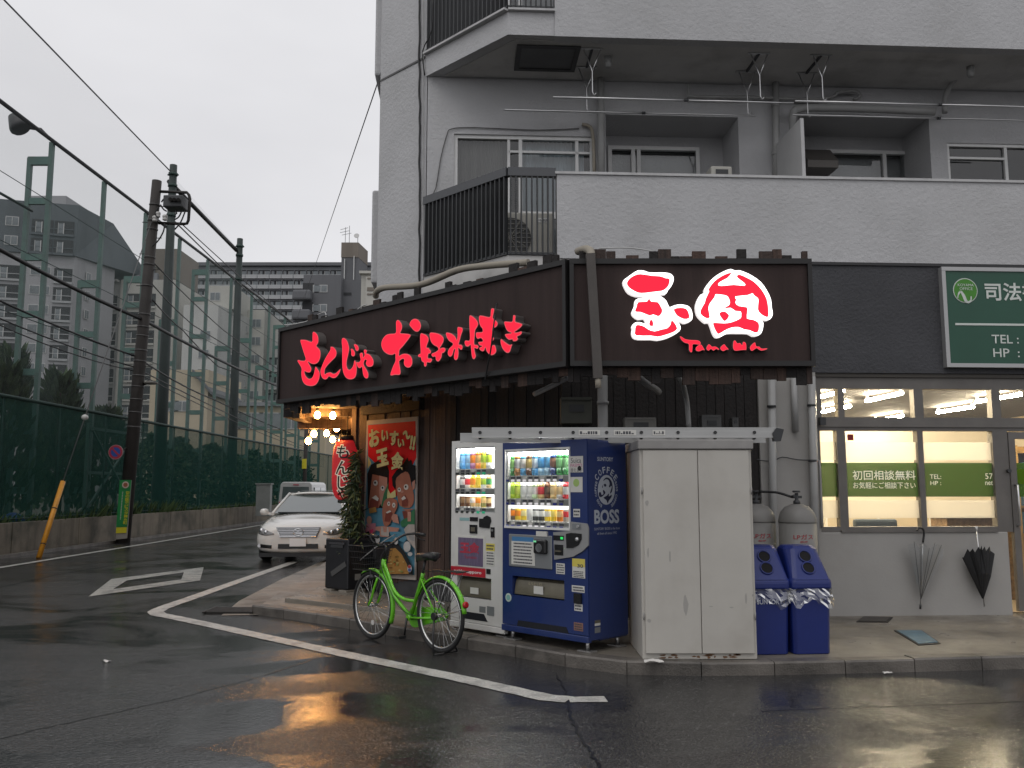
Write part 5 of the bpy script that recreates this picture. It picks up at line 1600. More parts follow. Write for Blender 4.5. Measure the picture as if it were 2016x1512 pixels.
# ------------------------------------------------------------------ poster on the plank wall
poster = thing('wall_poster', 'tall hand painted poster of shouting cartoon eaters on the plank wall', 'poster', O_SH, R45)
XF[poster.name] = XF[shop.name]
PZ1 = (700, 800, 140 / 1058); PZ2 = (700, 980, 140 / 1176)
layer = [0]
M_P = {}
def pcol(c):
    if c not in M_P: M_P[c] = pmat('poster_%d' % len(M_P), c, .6, var=.1, vscale=9, dirt=tuple(x * .6 for x in c), dirt_amt=.2, dscale=5, spec=.12)
    return M_P[c]
def pp(pts, c, z=None, name='print', smooth=0):
    layer[0] += 1
    y = -.050 - layer[0] * .0009
    if z: pts = zoomed(pts, *z)
    P = [loc_ray(poster, x, yy, y) for x, yy in pts]
    if smooth: P = [(v.x, v.y) for v in spline(P, smooth)]
    MB().prism(P, y, y + .0007).build(name, pcol(c), poster)
def pe(cx, cy, rx, ry, c, z, n=14):
    pp([(cx + rx * math.cos(2 * math.pi * i / n), cy + ry * math.sin(2 * math.pi * i / n)) for i in range(n)], c, z)
WH = (.42, .37, .33); REDP = (.62, .008, .014); CRM = (.60, .53, .24); SK = (.36, .14, .09); SKL = (.48, .24, .18); SKD = (.20, .055, .04); BLK = (.012, .011, .012); BLU = (.10, .25, .34); PNK = (.50, .20, .24); GRN = (.05, .17, .08); GRY = (.30, .29, .28); PAN = (.03, .03, .03); NOO = (.38, .20, .06)
MB().prism([loc_ray(poster, *p, -.05) for p in ((722, 828), (822, 820), (818, 1142), (712, 1134))], -.05, -.03).build('board', pcol(WH), poster)
pp([(725, 836), (818, 829), (816, 1132), (716, 1122)], BLU)
pp([(185, 280), (890, 218), (905, 760), (870, 830), (640, 1330), (480, 1320), (330, 880), (185, 740)], REDP, PZ1)
pp([(185, 740), (235, 850), (180, 930)], CRM, PZ1)
# woman on the left
pp([(180, 1512), (175, 1000), (230, 870), (330, 810), (470, 880), (500, 960), (490, 1300), (430, 1512)], BLK, PZ1)
pp([(205, 1370), (250, 1010), (470, 1060), (470, 1200), (390, 1420), (340, 1512), (190, 1512)], SK, PZ1)
pp([(350, 1030), (470, 1060), (470, 1200), (410, 1380), (380, 1490), (350, 1300)], SKL, PZ1)
pp([(420, 1300), (490, 1130), (470, 1330), (420, 1512), (380, 1480)], GRN, PZ1)
pe(297, 1140, 33, 42, (.6, .57, .52), PZ1); pe(290, 1135, 14, 18, BLK, PZ1)
pe(402, 1218, 30, 38, (.6, .57, .52), PZ1); pe(400, 1212, 13, 16, BLK, PZ1)
pp([(215, 1400), (290, 1330), (350, 1370), (330, 1512), (200, 1512)], SKD, PZ1)
pp([(240, 1360), (300, 1322), (345, 1370), (330, 1410)], (.6, .57, .52), PZ1)
# man on the right
pp([(540, 1050), (600, 960), (700, 870), (770, 760), (790, 820), (825, 790), (845, 870), (890, 880), (895, 1150), (850, 1160), (740, 980), (620, 1050), (590, 1240), (550, 1180)], BLK, PZ1)
pp([(610, 1060), (740, 970), (800, 1020), (830, 1170), (870, 1330), (860, 1440), (800, 1512), (660, 1480), (620, 1330), (600, 1180)], SK, PZ1, smooth=2)
pp([(840, 1130), (885, 1090), (880, 1220), (850, 1250)], SKL, PZ1)
pe(752, 1200, 34, 44, (.6, .57, .52), PZ1); pe(745, 1195, 13, 17, BLK, PZ1)
pe(650, 1240, 25, 33, (.6, .57, .52), PZ1); pe(648, 1235, 11, 14, BLK, PZ1)
pe(690, 1270, 26, 18, SKL, PZ1)
pp([(690, 1340), (740, 1320), (780, 1400), (770, 1480), (690, 1490)], SKD, PZ1); pp([(680, 1370), (720, 1330), (750, 1370), (700, 1400)], (.6, .57, .52), PZ1)
pp([(470, 1320), (480, 1220), (515, 1300), (590, 1240), (600, 1350), (470, 1380)], CRM, PZ1)
# lower half: bodies, the small man and the pan
pp([(740, 400), (980, 180), (975, 470), (760, 480)], GRN, PZ2)
pp([(770, 220), (900, 220), (880, 320), (800, 350)], SKD, PZ2); pp([(765, 190), (975, 180), (860, 230)], SK, PZ2)
pp([(860, 230), (915, 230), (915, 390), (860, 390)], SKL, PZ2)
pp([(180, 430), (330, 420), (330, 560), (150, 740), (160, 560)], PNK, PZ2)
pe(225, 370, 42, 70, SKL, PZ2); pp([(220, 180), (330, 150), (350, 230), (230, 260)], NOO, PZ2)
pp([(470, 60), (560, 0), (680, 40), (690, 150), (640, 260), (560, 440), (470, 460), (440, 250)], SK, PZ2, smooth=2)
pe(548, 98, 24, 38, (.6, .57, .52), PZ2); pe(550, 98, 9, 14, BLK, PZ2); pe(632, 122, 26, 42, (.6, .57, .52), PZ2); pe(632, 122, 9, 15, BLK, PZ2)
pp([(500, 240), (580, 200), (610, 260), (560, 400), (480, 390)], SKD, PZ2); pp([(500, 240), (570, 205), (590, 230), (520, 260)], (.6, .57, .52), PZ2)
pp([(620, 260), (690, 280), (720, 430), (620, 400), (590, 320)], SKL, PZ2)
pp([(330, 480), (440, 470), (560, 480), (720, 500), (700, 560), (560, 560), (540, 650), (400, 640), (400, 560), (330, 530)], SKL, PZ2)
pp([(420, 480), (450, 480), (465, 570), (510, 570), (525, 480), (540, 480), (555, 640), (420, 620)], WH, PZ2)
pp([(560, 560), (700, 560), (800, 570), (850, 680), (800, 740), (600, 660)], BLU, PZ2)
pp([(870, 440), (975, 440), (990, 860), (860, 700), (800, 520)], WH, PZ2)
pp([(870, 620), (960, 560), (980, 720), (900, 700)], GRY, PZ2)
pp([(250, 840), (420, 740), (560, 720), (700, 760), (800, 880), (930, 1120), (950, 1270), (150, 1270), (160, 1000)], PAN, PZ2)
pp([(570, 840), (660, 830), (760, 930), (850, 1100), (880, 1260), (400, 1260), (520, 1100)], NOO, PZ2)
for i in range(26):
    r_ = random.Random(50 + i)
    cx, cy = r_.uniform(560, 830), r_.uniform(870, 1240)
    if cy - 840 < (cx - 640) * 1.4: continue
    pe(cx, cy, r_.uniform(12, 30), r_.uniform(8, 18), r_.choice([(.25, .25, .08), (.42, .13, .04), (.5, .36, .14), (.2, .1, .03)]), PZ2, 8)
for cx, cy, rx, ry in ((668, 715, 34, 60), (850, 810, 60, 90), (900, 930, 40, 35), (360, 690, 40, 70), (270, 850, 60, 50), (190, 1060, 50, 60)):
    pe(cx, cy, rx, ry, (.5, .48, .46), PZ2)
pe(893, 1170, 38, 62, (.4, .4, .42), PZ2); pe(890, 1140, 26, 26, (.4, .06, .06), PZ2); pe(893, 1195, 26, 26, (.08, .12, .3), PZ2)
for s, c0 in (('I', (205, 620, 26, 60)), ('♥', (265, 555, 32, 32)), ('TKO', (260, 740, 75, 50))):
    layer[0] += 1
    y = -.050 - layer[0] * .0009
    cx, cy, rx, ry = c0
    (ax, az), (bx, bz) = [loc_ray(poster, *zoomed([q_], *PZ2)[0], y) for q_ in ((cx - rx, cy + ry), (cx + rx, cy - ry))]
    text(s, pcol((.55, .05, .12) if s == '♥' else BLK), poster, ax, bx, az, bz, y, name='print', bold=.01, tilt=.25)
def ptext(s, cx, cy, rx, ry, tilt=0):
    for off, col in ((8, (.12, .01, .01)), (0, CRM)):
        layer[0] += 1
        y = -.050 - layer[0] * .0009
        (ax, az), (bx, bz) = [loc_ray(poster, *zoomed([q_], *PZ1)[0], y) for q_ in ((cx - rx + off, cy + ry + off), (cx + rx + off, cy - ry + off))]
        text(s, pcol(col), poster, ax, bx, az, bz, y, name='print', bold=.05, tilt=tilt)
ptext('お', 280, 465, 85, 140, .12); ptext('い', 435, 435, 55, 85, -.1); ptext('す', 570, 475, 68, 115, -.05); ptext('い', 675, 545, 52, 65, -.05)
ptext('〜', 760, 425, 62, 55, -.5); ptext('!!', 850, 540, 40, 110, -.2)
ptext('玉', 395, 760, 90, 135, .15); ptext('金', 620, 810, 95, 140, -.04)

# ------------------------------------------------------------------ porch on the street side: eave, bulbs, lantern
sl = XF[left.name] @ Vector((-LL, 0, 0))
eave = thing('porch_eave', 'wooden eave over the side entrance at the left end of the sign', 'eave', (sl.x, sl.y, 0))
ze = ZG0 - .06
M_EAVE = wood('eave_wood', (.10, .065, .042), (.04, .025, .016))
MB().bar(A(583, 812, 12.35), A(690, 858, 17.0), .1, .16).build('edge_beam', M_EAVE, eave, world=True)
MB().slab([(sl.x + .05, sl.y + .3), (sl.x + .0, 20), (O_SH.x, 20), (O_SH.x, O_SH.y + .1), (sl.x + 1.0, sl.y - .65)], ze + .05, ze + .12).build('soffit', M_EAVE, eave, world=True)
for i in range(7):
    y = sl.y + .7 + i * 1.0
    MB().box(sl.x + .08, O_SH.x, y - .05, y + .05, ze - .06, ze + .05).build('rafter', M_EAVE, eave, world=True)
MB().box(O_SH.x - 1.0, O_SH.x - .1, 13.2, 13.3, ze - .2, ze - .06).build('hanging_rail', M_EAVE, eave, world=True)
MB().box(sl.x - .02, sl.x + .1, sl.y + .28, 20, ze - .1, ZG1 - .1).build('side_fascia', M_WOODDK, eave, world=True)
G_BULB = glow('bulb_glow', (1.0, .47, .13), 120.0)
bl = [(625, 817, 12.6, 'left of two bulbs close under the sign soffit'), (655, 818, 12.7, 'right of two bulbs close under the sign soffit'), (699, 826, 13.2, 'bulb nearest the plank wall corner post'), (663, 843, 13.6, 'bulb in the middle of the porch cluster'),
      (643, 853, 14.2, 'small bulb left of the middle one'), (618, 854, 13.3, 'bulb with hood on the left of the porch'), (655, 865, 14.6, 'lower bulb left of the red lantern'), (607, 868, 13.2, 'lowest leftmost bulb of the porch'), (672, 868, 13.2, 'bulb touching the top of the red lantern')]
for px, py, Y, lb in bl:
    p = A(px, py, Y)
    t = thing('light_bulb', 'warm glowing ' + lb if lb.startswith('bulb') else 'warm glowing bulb, ' + lb, 'bulb', p, group='bulbs under the porch eave')
    MB().lathe([(.012, -.052), (.034, -.04), (.046, -.012), (.040, .02), (.022, .05)], 12).build('globe', G_BULB, t)
    MB().lathe([(.022, .05), (.024, .1), (.008, .11)], 10).build('socket', M_RAILB, t)
    if p.z + .12 < ze: MB().tube([(0, 0, .1), (0, 0, ze - p.z)], .005, 5).build('cord', M_BLACK_CABLE, t)

LC = A(682, 925, 12.75)
lan = thing('paper_lantern', 'red paper lantern with black and white lettering half behind the plant', 'lantern', LC)
M_LAN = pmat('lantern_red', (.42, .02, .03), .5, emit=(.9, .03, .04), estr=.22, var=.12, vscale=4)
Hh, Rr = .42, .20
prof = [(.11, Hh), (.15, Hh * .93), (.185, Hh * .75), (.2, Hh * .45), (.2, 0), (.2, -Hh * .45), (.185, -Hh * .72), (.15, -Hh * .92), (.11, -Hh)]
def lanr(z):
    for (r0, z0), (r1, z1) in zip(prof, prof[1:]):
        if z1 <= z <= z0: return r1 + (r0 - r1) * (z - z1) / (z0 - z1)
    return .11
fine = []
for i in range(41):
    z = Hh - 2 * Hh * i / 40; fine.append((lanr(z) + (.003 if i % 2 else 0), z))
MB().lathe(fine[::-1], 28).build('shade', M_LAN, lan)
MB().lathe([(.10, Hh), (.115, Hh + .01), (.115, Hh + .06), (.1, Hh + .07)], 18).build('top_ring', M_SFRAME, lan)
MB().lathe([(.1, -Hh - .05), (.115, -Hh - .04), (.115, -Hh), (.1, -Hh)], 18).build('bottom_ring', M_SFRAME, lan)
MB().tube([(0, 0, Hh + .06), (0, 0, max(ze - LC.z, Hh + .1))], .008, 5).build('cord', M_BLACK_CABLE, lan)
def lantext(ch, zc_, hgt, bold, mat, off):
    me = text_mesh(ch, bold).copy()
    bm = bmesh.new(); bm.from_mesh(me); bmesh.ops.triangulate(bm, faces=bm.faces); bmesh.ops.subdivide_edges(bm, edges=[e for e in bm.edges if e.calc_length() > .15], cuts=2); bm.to_mesh(me); bm.free()
    for v in me.vertices:
        x = (v.co.x - .5) * hgt; z = zc_ + (v.co.y - .38) * hgt
        a_ = x / Rr - .1; r = lanr(max(-Hh, min(Hh, z))) + off
        v.co = (r * math.sin(a_), -r * math.cos(a_), z)
    me.materials.clear(); me.materials.append(mat)
    o = bpy.data.objects.new('lettering', me); C.objects.link(o); o.parent = lan; XF[o.name] = XF[lan.name]
M_LW = pmat('lantern_white', (.7, .66, .55), .5, emit=(.9, .8, .6), estr=.25)
for ch_, z in zip('もんじゃ', (.25, .03, -.18, -.33)):
    lantext(ch_, z, .22, .075, M_LW, .008); lantext(ch_, z, .22, .012, BLK and pmat('lantern_black', (.01, .01, .01), .5), .012)

# leafy plant beside the poster
pl = thing('potted_plant', 'tall bushy dark green plant against the corner post by the lantern', 'plant', A(695, 1100, 12.3) * 1.0)
base = A(700, 1120, 12.25)
rn = random.Random(77)
M_PL = [pmat('leaf_dark', (.022, .042, .014), .5, var=.4, vscale=8), pmat('leaf_olive', (.11, .12, .035), .5, var=.4, vscale=8)]
mb = MB(); tips = []
for i in range(16):
    a_ = A(rn.uniform(680, 714), rn.uniform(885, 1010), 12.25 + rn.uniform(-.15, .3))
    b_ = base + Vector((rn.uniform(-.08, .08), rn.uniform(-.05, .1), -.2))
    mid = (a_ + b_) / 2 + Vector((rn.uniform(-.1, .1), 0, 0))
    mb.tube(spline([b_, mid, a_], 4, False), .008, 4); tips.append((b_, mid, a_))
mb.build('stems', M_BARK, pl, world=True)
for mi, cnt in ((0, 760), (1, 430)):
    mb = MB()
    for i in range(cnt):
        u = rn.random() ** .9
        py = 890 + 195 * u
        hw = (4 + 24 * min(1, max(0, u - .12) * 1.8)) * (1 if u < .75 else (1.6 - .9 * u))
        px = 706 + rn.uniform(-1, .25) * hw
        p = A(px, py, 12.2 + rn.uniform(-.2, .35))
        d = Vector((rn.uniform(-1, .35), rn.uniform(-.7, .4), rn.uniform(-.9, .35))).normalized()
        ln = rn.uniform(.09, .2); w_ = rn.uniform(.008, .018)
        s_ = d.cross(Vector((rn.uniform(-1, 1), rn.uniform(-1, 1), rn.uniform(-1, 1)))).normalized() * w_
        dr_ = Vector((0, 0, -.03))
        mb.poly([p, p + d * ln * .4 + s_, p + d * ln + dr_, p + d * ln * .4 - s_])
    mb.build('foliage', M_PL[mi], pl, world=True)
MB().lathe([(.09, 0), (.12, .02), (.14, .2), (.12, .22)], 14).build('pot', pmat('pot_brown', (.1, .05, .03), .7), pl)
pl.children[-1].location = XF[pl.name].inverted() @ Vector((base.x, base.y, .16))

# black box standing on concrete blocks by the entrance
bx = thing('black_stand_box', 'black plastic sign box with grey tape on two concrete blocks', 'box', G(660, 1172, .1), rad(-38))
M_BPL = pmat('black_plastic', (.010, .011, .014), .42, var=.3, vscale=6, bump=.1, bscale=40)
MB().box(-.22, .24, 0, .5, .08, .74).build('body', M_BPL, bx, bevel=.02)
MB().box(-.1, .14, -.012, .0, .62, .66).build('handle_slot', M_RAILB, bx); MB().box(-.13, .17, -.016, -.001, .665, .69).build('handle_lip', pmat('grip_grey', (.05, .05, .055), .4), bx)
mb = MB(); mb.bar((-.08, -.008, .27), (.2, -.008, .42), .07, .004, up=(0, 1, 0)); mb.build('tape', pmat('grey_tape', (.07, .07, .07), .5), bx)
for x in (-.2, .1): MB().box(x, x + .16, -.04, .3, 0, .08).build('block', M_CONC, bx, bevel=.01)
MB().box(.2416, .2436, .12, .22, .2, .28).build('sticker', pmat('sticker_grey', (.25, .24, .22), .5), bx)
MB().tube(spline([(.24, .2, .45), (.4, .2, .55), (.6, .3, .72), (.7, .4, .8)], 4, False), .008, 5).build('cord', M_PIPE, bx)
# ------------------------------------------------------------------ vending machines
def face_origin(P, px):
    """Left front corner of something whose right front corner is P and whose front runs off at 45 degrees to column px."""
    k = (px - 1008) / FPX / CP
    k = ray(px, 1100).x
    w = (P.x - k * P.y) / (.7071 + .7071 * k)
    return Vector((P.x - .7071 * w, P.y + .7071 * w, P.z)), w
KF = KZ + .006
G_PANEL = glow('machine_light_panel', (1.0, .97, .93), 2.6)
G_TUBEW = glow('machine_tube', (1.0, .97, .94), 36.0)
M_MW = pmat('machine_white', (.62, .61, .585), .38, var=.05, vscale=2, coat=.3, dirt=(.42, .4, .36), dirt_amt=.3, dscale=3)
M_MB = pmat('machine_blue', (.009, .026, .125), .30, var=.08, vscale=2, coat=.4, dirt=(.02, .035, .12), dirt_amt=.3, dscale=3)
M_CHUTE = pmat('chute_cover', (.15, .135, .10), .3, .3, var=.15, vscale=6)
M_GREY_P = pmat('panel_grey', (.24, .25, .26), .4, .4, var=.06)
M_LBL = pmat('label_white', (.60, .59, .55), .5, var=.05)
M_LYEL = pmat('label_yellow', (.62, .52, .10), .5)
M_INK = pmat('label_ink', (.06, .06, .07), .6)
M_BLACKP = pmat('black_gloss', (.012, .012, .013), .25)
M_INNER = pmat('machine_inner', (.8, .8, .78), .5)
PROD = {}
def product(kind, body, label, cap):
    key = (kind, body, label, cap)
    if key in PROD: return PROD[key]
    mb = MB()
    n = 10
    if kind == 'bottle':
        mb.m = 0; mb.lathe([(.026, 0), (.031, .01), (.031, .06)], n); mb.m = 1; mb.lathe([(.0315, .06), (.0315, .135)], n, caps=False); mb.m = 0; mb.lathe([(.031, .135), (.029, .155), (.013, .19), (.013, .197)], n); mb.m = 2; mb.lathe([(.015, .197), (.015, .213)], n)
    elif kind == 'small':
        mb.m = 0; mb.lathe([(.028, 0), (.031, .01), (.031, .035)], n); mb.m = 1; mb.lathe([(.0315, .035), (.0315, .095)], n, caps=False); mb.m = 0; mb.lathe([(.031, .095), (.026, .115), (.016, .135)], n); mb.m = 2; mb.lathe([(.018, .135), (.018, .152)], n)
    else:
        mb.m = 2; mb.lathe([(.024, 0), (.027, .006)], n); mb.m = 0; mb.lathe([(.0275, .006), (.0275, .04)], n, caps=False); mb.m = 1; mb.lathe([(.0278, .04), (.0278, .085)], n, caps=False); mb.m = 0; mb.lathe([(.0275, .085), (.0275, .098)], n, caps=False); mb.m = 2; mb.lathe([(.027, .098), (.023, .106)], n)
    f = lambda c: pmat('drink_%.2f_%.2f_%.2f' % c, c, .25)
    PROD[key] = mb.mesh(kind, [f(body), f(label), f(cap)])
    return PROD[key]

def machine(t, w, d, h, zb, win, M, rows, cols, cx0, cx1, prods, chute, scale, btn):
    """Cabinet with a real display recess: win = (x0, x1, z0, z1)."""
    x0, x1, z0, z1 = win
    D = .16
    MB().box(0, w, D, d, zb, h).build('cabinet', M, t, bevel=.018)
    ch_ = chute
    holed('front_door', M, t, 0, w, zb + .06, h, 0.0, D - .002, [(x0, x1, z0, z1), (ch_[0], ch_[1], ch_[2], ch_[3])], bevel=.0)
    MB().box(-.004, w + .004, -.012, .04, zb, zb + .055).build('plinth', M, t, bevel=.006)
    mb = MB(); mb.poly([(x0, D - .004, z0), (x1, D - .004, z0), (x1, D - .004, z1), (x0, D - .004, z1)]); disp = mb.build('display_back', G_PANEL, t)
    mb = MB()
    mb.box(x0, x0 + .012, .006, D - .01, z0, z1).box(x1 - .012, x1, .006, D - .01, z0, z1).box(x0, x1, .006, D - .01, z1 - .012, z1).box(x0, x1, .006, D - .01, z0, z0 + .015)
    mb.build('display_liner', M_INNER, t)
    MB().tube([(x0 + .03, .045, z1 - .03), (x1 - .03, .045, z1 - .03)], .013, 8).build('lamp_tube', G_TUBEW, t)
    MB().poly([(x0, .004, z0), (x1, .004, z0), (x1, .004, z1), (x0, .004, z1)]).build('display_glass', seethrough('display_pane', (.95, .97, .97), .03, rough=.02, gloss=True), t)
    for r, (zs, kind) in enumerate(rows):
        sh = MB().box(x0 + .012, x1 - .012, .02, D - .03, zs - .018, zs).build('shelf', M_INNER, t)
        if r: MB().tube([(x0 + .03, .03, rows[r - 1][0] - .026), (x1 - .03, .03, rows[r - 1][0] - .026)], .006, 6).build('lamp_tube', G_TUBEW, t)
        bar = MB().box(x0 + .014, x1 - .014, .008, .02, zs - .062, zs - .006).build('price_rail', M_LBL, t)
        for c in range(cols):
            xc = cx0 + (cx1 - cx0) * c / (cols - 1)
            k_, b_, l_, cp_ = prods[r][c]
            sc = scale[r]
            inst(k_, product(k_, b_, l_, cp_), t, (xc, .075, zs + .001), (0, 0, c * .7), (sc, sc, sc))
            MB().box(xc - .024, xc + .024, .001, .008, zs - .030, zs - .010).build('price_tag', M_INK if (c + r) % 3 else M_LBL, bar)
            MB().box(xc - .018, xc + .018, -.004, .008, zs - .056, zs - .036).build('select_button', btn(r, c), bar)
    # delivery chute
    a, b, c, e = ch_
    mb = MB(); mb.box(a, b, .09, D - .006, c, e); mb.build('chute_back', M_BLACKP, t)
    mb = MB(); n = 8; pr = [(.055, e - .012)]
    for i in range(n + 1):
        q_ = i / n; pr.append((.02 + .03 * (1 - math.sin(q_ * math.pi * .5)) + .02 * (q_ < .05), e - .02 - (e - c - .03) * q_))
    pr.append((.085, c + .01)); pr.append((.085, e - .012))
    mb.prism([(p[0], p[1]) for p in pr], a + .008, b - .008)
    mb.v = [Vector((v.y, v.x, v.z)) for v in mb.v]; mb.f = [f[::-1] for f in mb.f]
    fl_ = mb.build('flap', M_CHUTE, t)
    return fl_
def rect(t, px0, py0, px1, py1, y=0.0):
    xm = (px0 + px1) / 2
    xa = loc_ray(t, px0, (py0 + py1) / 2, y)[0]; xb = loc_ray(t, px1, (py0 + py1) / 2, y)[0]
    return xa, xb, loc_ray(t, xm, py1, y)[1], loc_ray(t, xm, py0, y)[1]
def stick(t, name, mat, px0, py0, px1, py1, th=.003, y=0.0):
    a, b, c, d = rect(t, px0, py0, px1, py1)
    return MB().box(a, b, y - th, y, c, d).build(name, mat, t), (a, b, c, d)
def scribble(t, box, rows_, y, mat=M_INK, seed=0, part=None):
    r = random.Random(seed); a, b, c, d = box
    mb = MB()
    for i in range(rows_):
        z = d - (d - c) * (i + .7) / (rows_ + .4); x = a + (b - a) * .1
        while x < b - (b - a) * .15:
            w_ = r.uniform(.006, .02); mb.box(x, min(x + w_, b - .004), y - .001, y, z - (d - c) / rows_ * .2, z + (d - c) / rows_ * .2); x += w_ + .004
    mb.build('print', mat, part or t)

# blue machine
PB = G(1159, 1287, KF)
OB, WBm = face_origin(PB, 989.5)
bm_ = thing('vending_machine', 'blue drinks machine with lit display and white coffee emblem on its side', 'vending machine', OB, R45)
ztop = loc_ray(bm_, 1150, 864)[1]; zbot = loc_ray(bm_, 1070, 1262)[1] + .0
ZBB = .085
wn = rect(bm_, 997, 886, 1121, 1037)
rowz = [loc_ray(bm_, 1060, y, .02)[1] for y in (936, 982, 1027)]
M_BTN_B = pmat('button_blue', (.03, .04, .25), .3); M_BTN_W = pmat('button_white', (.7, .68, .7), .3, emit=(1, .95, .95), estr=.4); M_BTN_G = pmat('button_green', (.02, .3, .15), .3, emit=(.02, .6, .3), estr=.3); M_BTN_D = pmat('button_dark', (.03, .035, .03), .3)
W_ = (.75, .75, .73); GRB = (.05, .30, .08); BLB = (.12, .42, .75); BRB = (.12, .05, .02); YEL = (.85, .62, .05); ORG = (.75, .25, .03); LIM = (.45, .60, .05); RDB = (.6, .04, .05); DKB = (.02, .05, .2); CRB = (.75, .55, .25)
top = [('bottle', GRB, (.25, .5, .15), RDB), ('bottle', (.5, .22, .05), W_, RDB), ('bottle', BLB, W_, GRB), ('bottle', BRB, (.6, .45, .15), BRB), ('bottle', BLB, (.7, .8, .85), PNK), ('bottle', (.45, .72, .9), BLB, W_), ('bottle', (.45, .72, .9), BLB, W_), ('bottle', DKB, (.25, .12, .08), W_), ('bottle', GRB, (.3, .65, .3), RDB), ('bottle', GRB, (.3, .65, .3), RDB)]
mid = [('small', LIM, (.3, .5, .05), LIM), ('small', LIM, (.6, .7, .1), LIM), ('small', W_, W_, BLB), ('small', W_, W_, BLB), ('small', (.6, .8, .5), W_, LIM), ('small', CRB, RDB, LIM), ('small', BRB, (.1, .06, .04), BRB), ('small', CRB, (.8, .6, .3), CRB), ('small', W_, (.8, .6, .3), RDB), ('small', RDB, W_, DKB)]
low = [('can', (.15, .12, .1), ORG, W_), ('can', YEL, ORG, W_), ('can', YEL, (.9, .8, .4), W_), ('can', W_, W_, W_), ('can', (.05, .05, .05), W_, W_), ('can', (.05, .05, .05), W_, W_), ('can', YEL, W_, W_), ('can', YEL, (.9, .75, .2), W_), ('can', ORG, CRB, W_), ('can', (.4, .35, .3), RDB, W_)]
chb = rect(bm_, 1009, 1138, 1111, 1177)
DB = .52
pS = PB + Vector((.7071, .7071, 0)) * 0
kk = ray(1235, 1100).x
DB = (kk * PB.y - PB.x) / (.7071 - .7071 * kk)
ZTB = loc_ray(bm_, 1153, 864)[1]
cxa, cxb = loc_ray(bm_, 1009, 930, .075)[0], loc_ray(bm_, 1115, 930, .075)[0]
flb = machine(bm_, WBm, max(DB, .5), ZTB, ZBB, wn, M_MB, [(rowz[0], 0), (rowz[1], 0), (rowz[2], 0)], 10, cxa, cxb, [top, mid, low], chb, (1.15, 1.12, 1.12), lambda r, c: M_BTN_W if (r, c) in ((0, 1), (0, 2), (0, 3), (0, 4), (0, 5), (0, 6), (0, 7), (0, 8), (1, 2), (1, 3), (1, 4), (1, 5), (1, 6), (1, 7), (2, 3), (2, 4), (2, 5), (2, 6)) else M_BTN_B)
a, b, c, e = wn
mb = MB(); mb.box(a - .014, b + .014, -.012, 0, e, e + .016).box(a - .014, b + .014, -.016, 0, c - .022, c).box(a - .014, a, -.012, 0, c, e).box(b, b + .014, -.012, 0, c, e)
mb.build('display_frame', pmat('frame_white', (.72, .72, .70), .35), bm_)
o, bx_ = stick(bm_, 'notice_panel', M_GREY_P, 1003, 1053, 1088, 1118, .012)
o.modifiers.new('bevel', 'BEVEL').width = .01
o, bp = stick(bm_, 'notice_header', pmat('notice_blue', (.06, .2, .4), .4), 1010, 1057, 1052, 1066, .014)
o, bp = stick(bm_, 'notice_paper', M_LBL, 1009, 1066, 1055, 1112, .015); scribble(bm_, bp, 7, -.0155, seed=1)
o, sp = stick(bm_, 'reader', M_BLACKP, 1056, 1062, 1080, 1090, .05)
o.modifiers.new('bevel', 'BEVEL').width = .012
sx, sz = (sp[0] + sp[1]) / 2, (sp[2] + sp[3]) / 2
mb = MB(); mb.M = Matrix.Translation((sx, -.051, sz - .01)) @ Matrix.Rotation(rad(90), 4, 'X'); mb.lathe([(.034, 0), (.036, .003), (.038, 0)], 20); mb.build('reader_ring', M_GREY_P, bm_)
MB().box(sp[0] + .01, sp[0] + .045, -.052, -.05, sp[3] - .025, sp[3] - .01).build('reader_light', glow('reader_green', (.3, 1, .5), .6), bm_)
P = [loc_ray(bm_, *q_, -.014) for q_ in ((1089, 1048), (1123, 1045), (1123, 1027), (1155, 1031), (1158, 1040), (1158, 1074), (1147, 1085), (1128, 1096), (1091, 1102))]
MB().prism(P, -.014, 0).build('coin_panel', pmat('panel_silver', (.36, .36, .36), .35, .5), bm_)
P = [loc_ray(bm_, *q_, -.022) for q_ in ((1114, 1051), (1124, 1049), (1144, 1051), (1144, 1062), (1138, 1073), (1127, 1079), (1115, 1079))]
MB().prism(P, -.022, -.013).build('coin_slot', M_BLACKP, bm_)
mb = MB(); xx, zz = loc_ray(bm_, 1136, 1062, -.024); mb.M = Matrix.Translation((xx, -.022, zz)) @ Matrix.Rotation(rad(90), 4, 'X'); mb.lathe([(.022, 0), (.016, .012), (.006, .014)], 14); mb.build('return_knob', M_STEEL, bm_)
o, q_ = stick(bm_, 'amount_display', M_BLACKP, 1092, 1054, 1112, 1064, .018)
MB().box(q_[1] - .035, q_[1] - .006, -.0195, -.018, q_[2] + .012, q_[3] - .012).build('amount_light', glow('amount_green', (.05, 1, .2), .8), bm_)
o, q_ = stick(bm_, 'bill_slot', M_BLACKP, 1094, 1072, 1111, 1093, .018); MB().box(q_[0] + .02, q_[1] - .02, -.03, -.018, q_[2] + .03, q_[3] - .05).build('bill_mouth', M_CHUTE, bm_)
o, q_ = stick(bm_, 'key_plate', M_GREY_P, 1129, 1031, 1146, 1042, .018); mb = MB(); mb.M = Matrix.Translation((q_[1] - .03, -.018, (q_[2] + q_[3]) / 2)) @ Matrix.Rotation(rad(90), 4, 'X'); mb.lathe([(.014, 0), (.014, .01)], 12); mb.build('lock', M_STEEL, bm_)
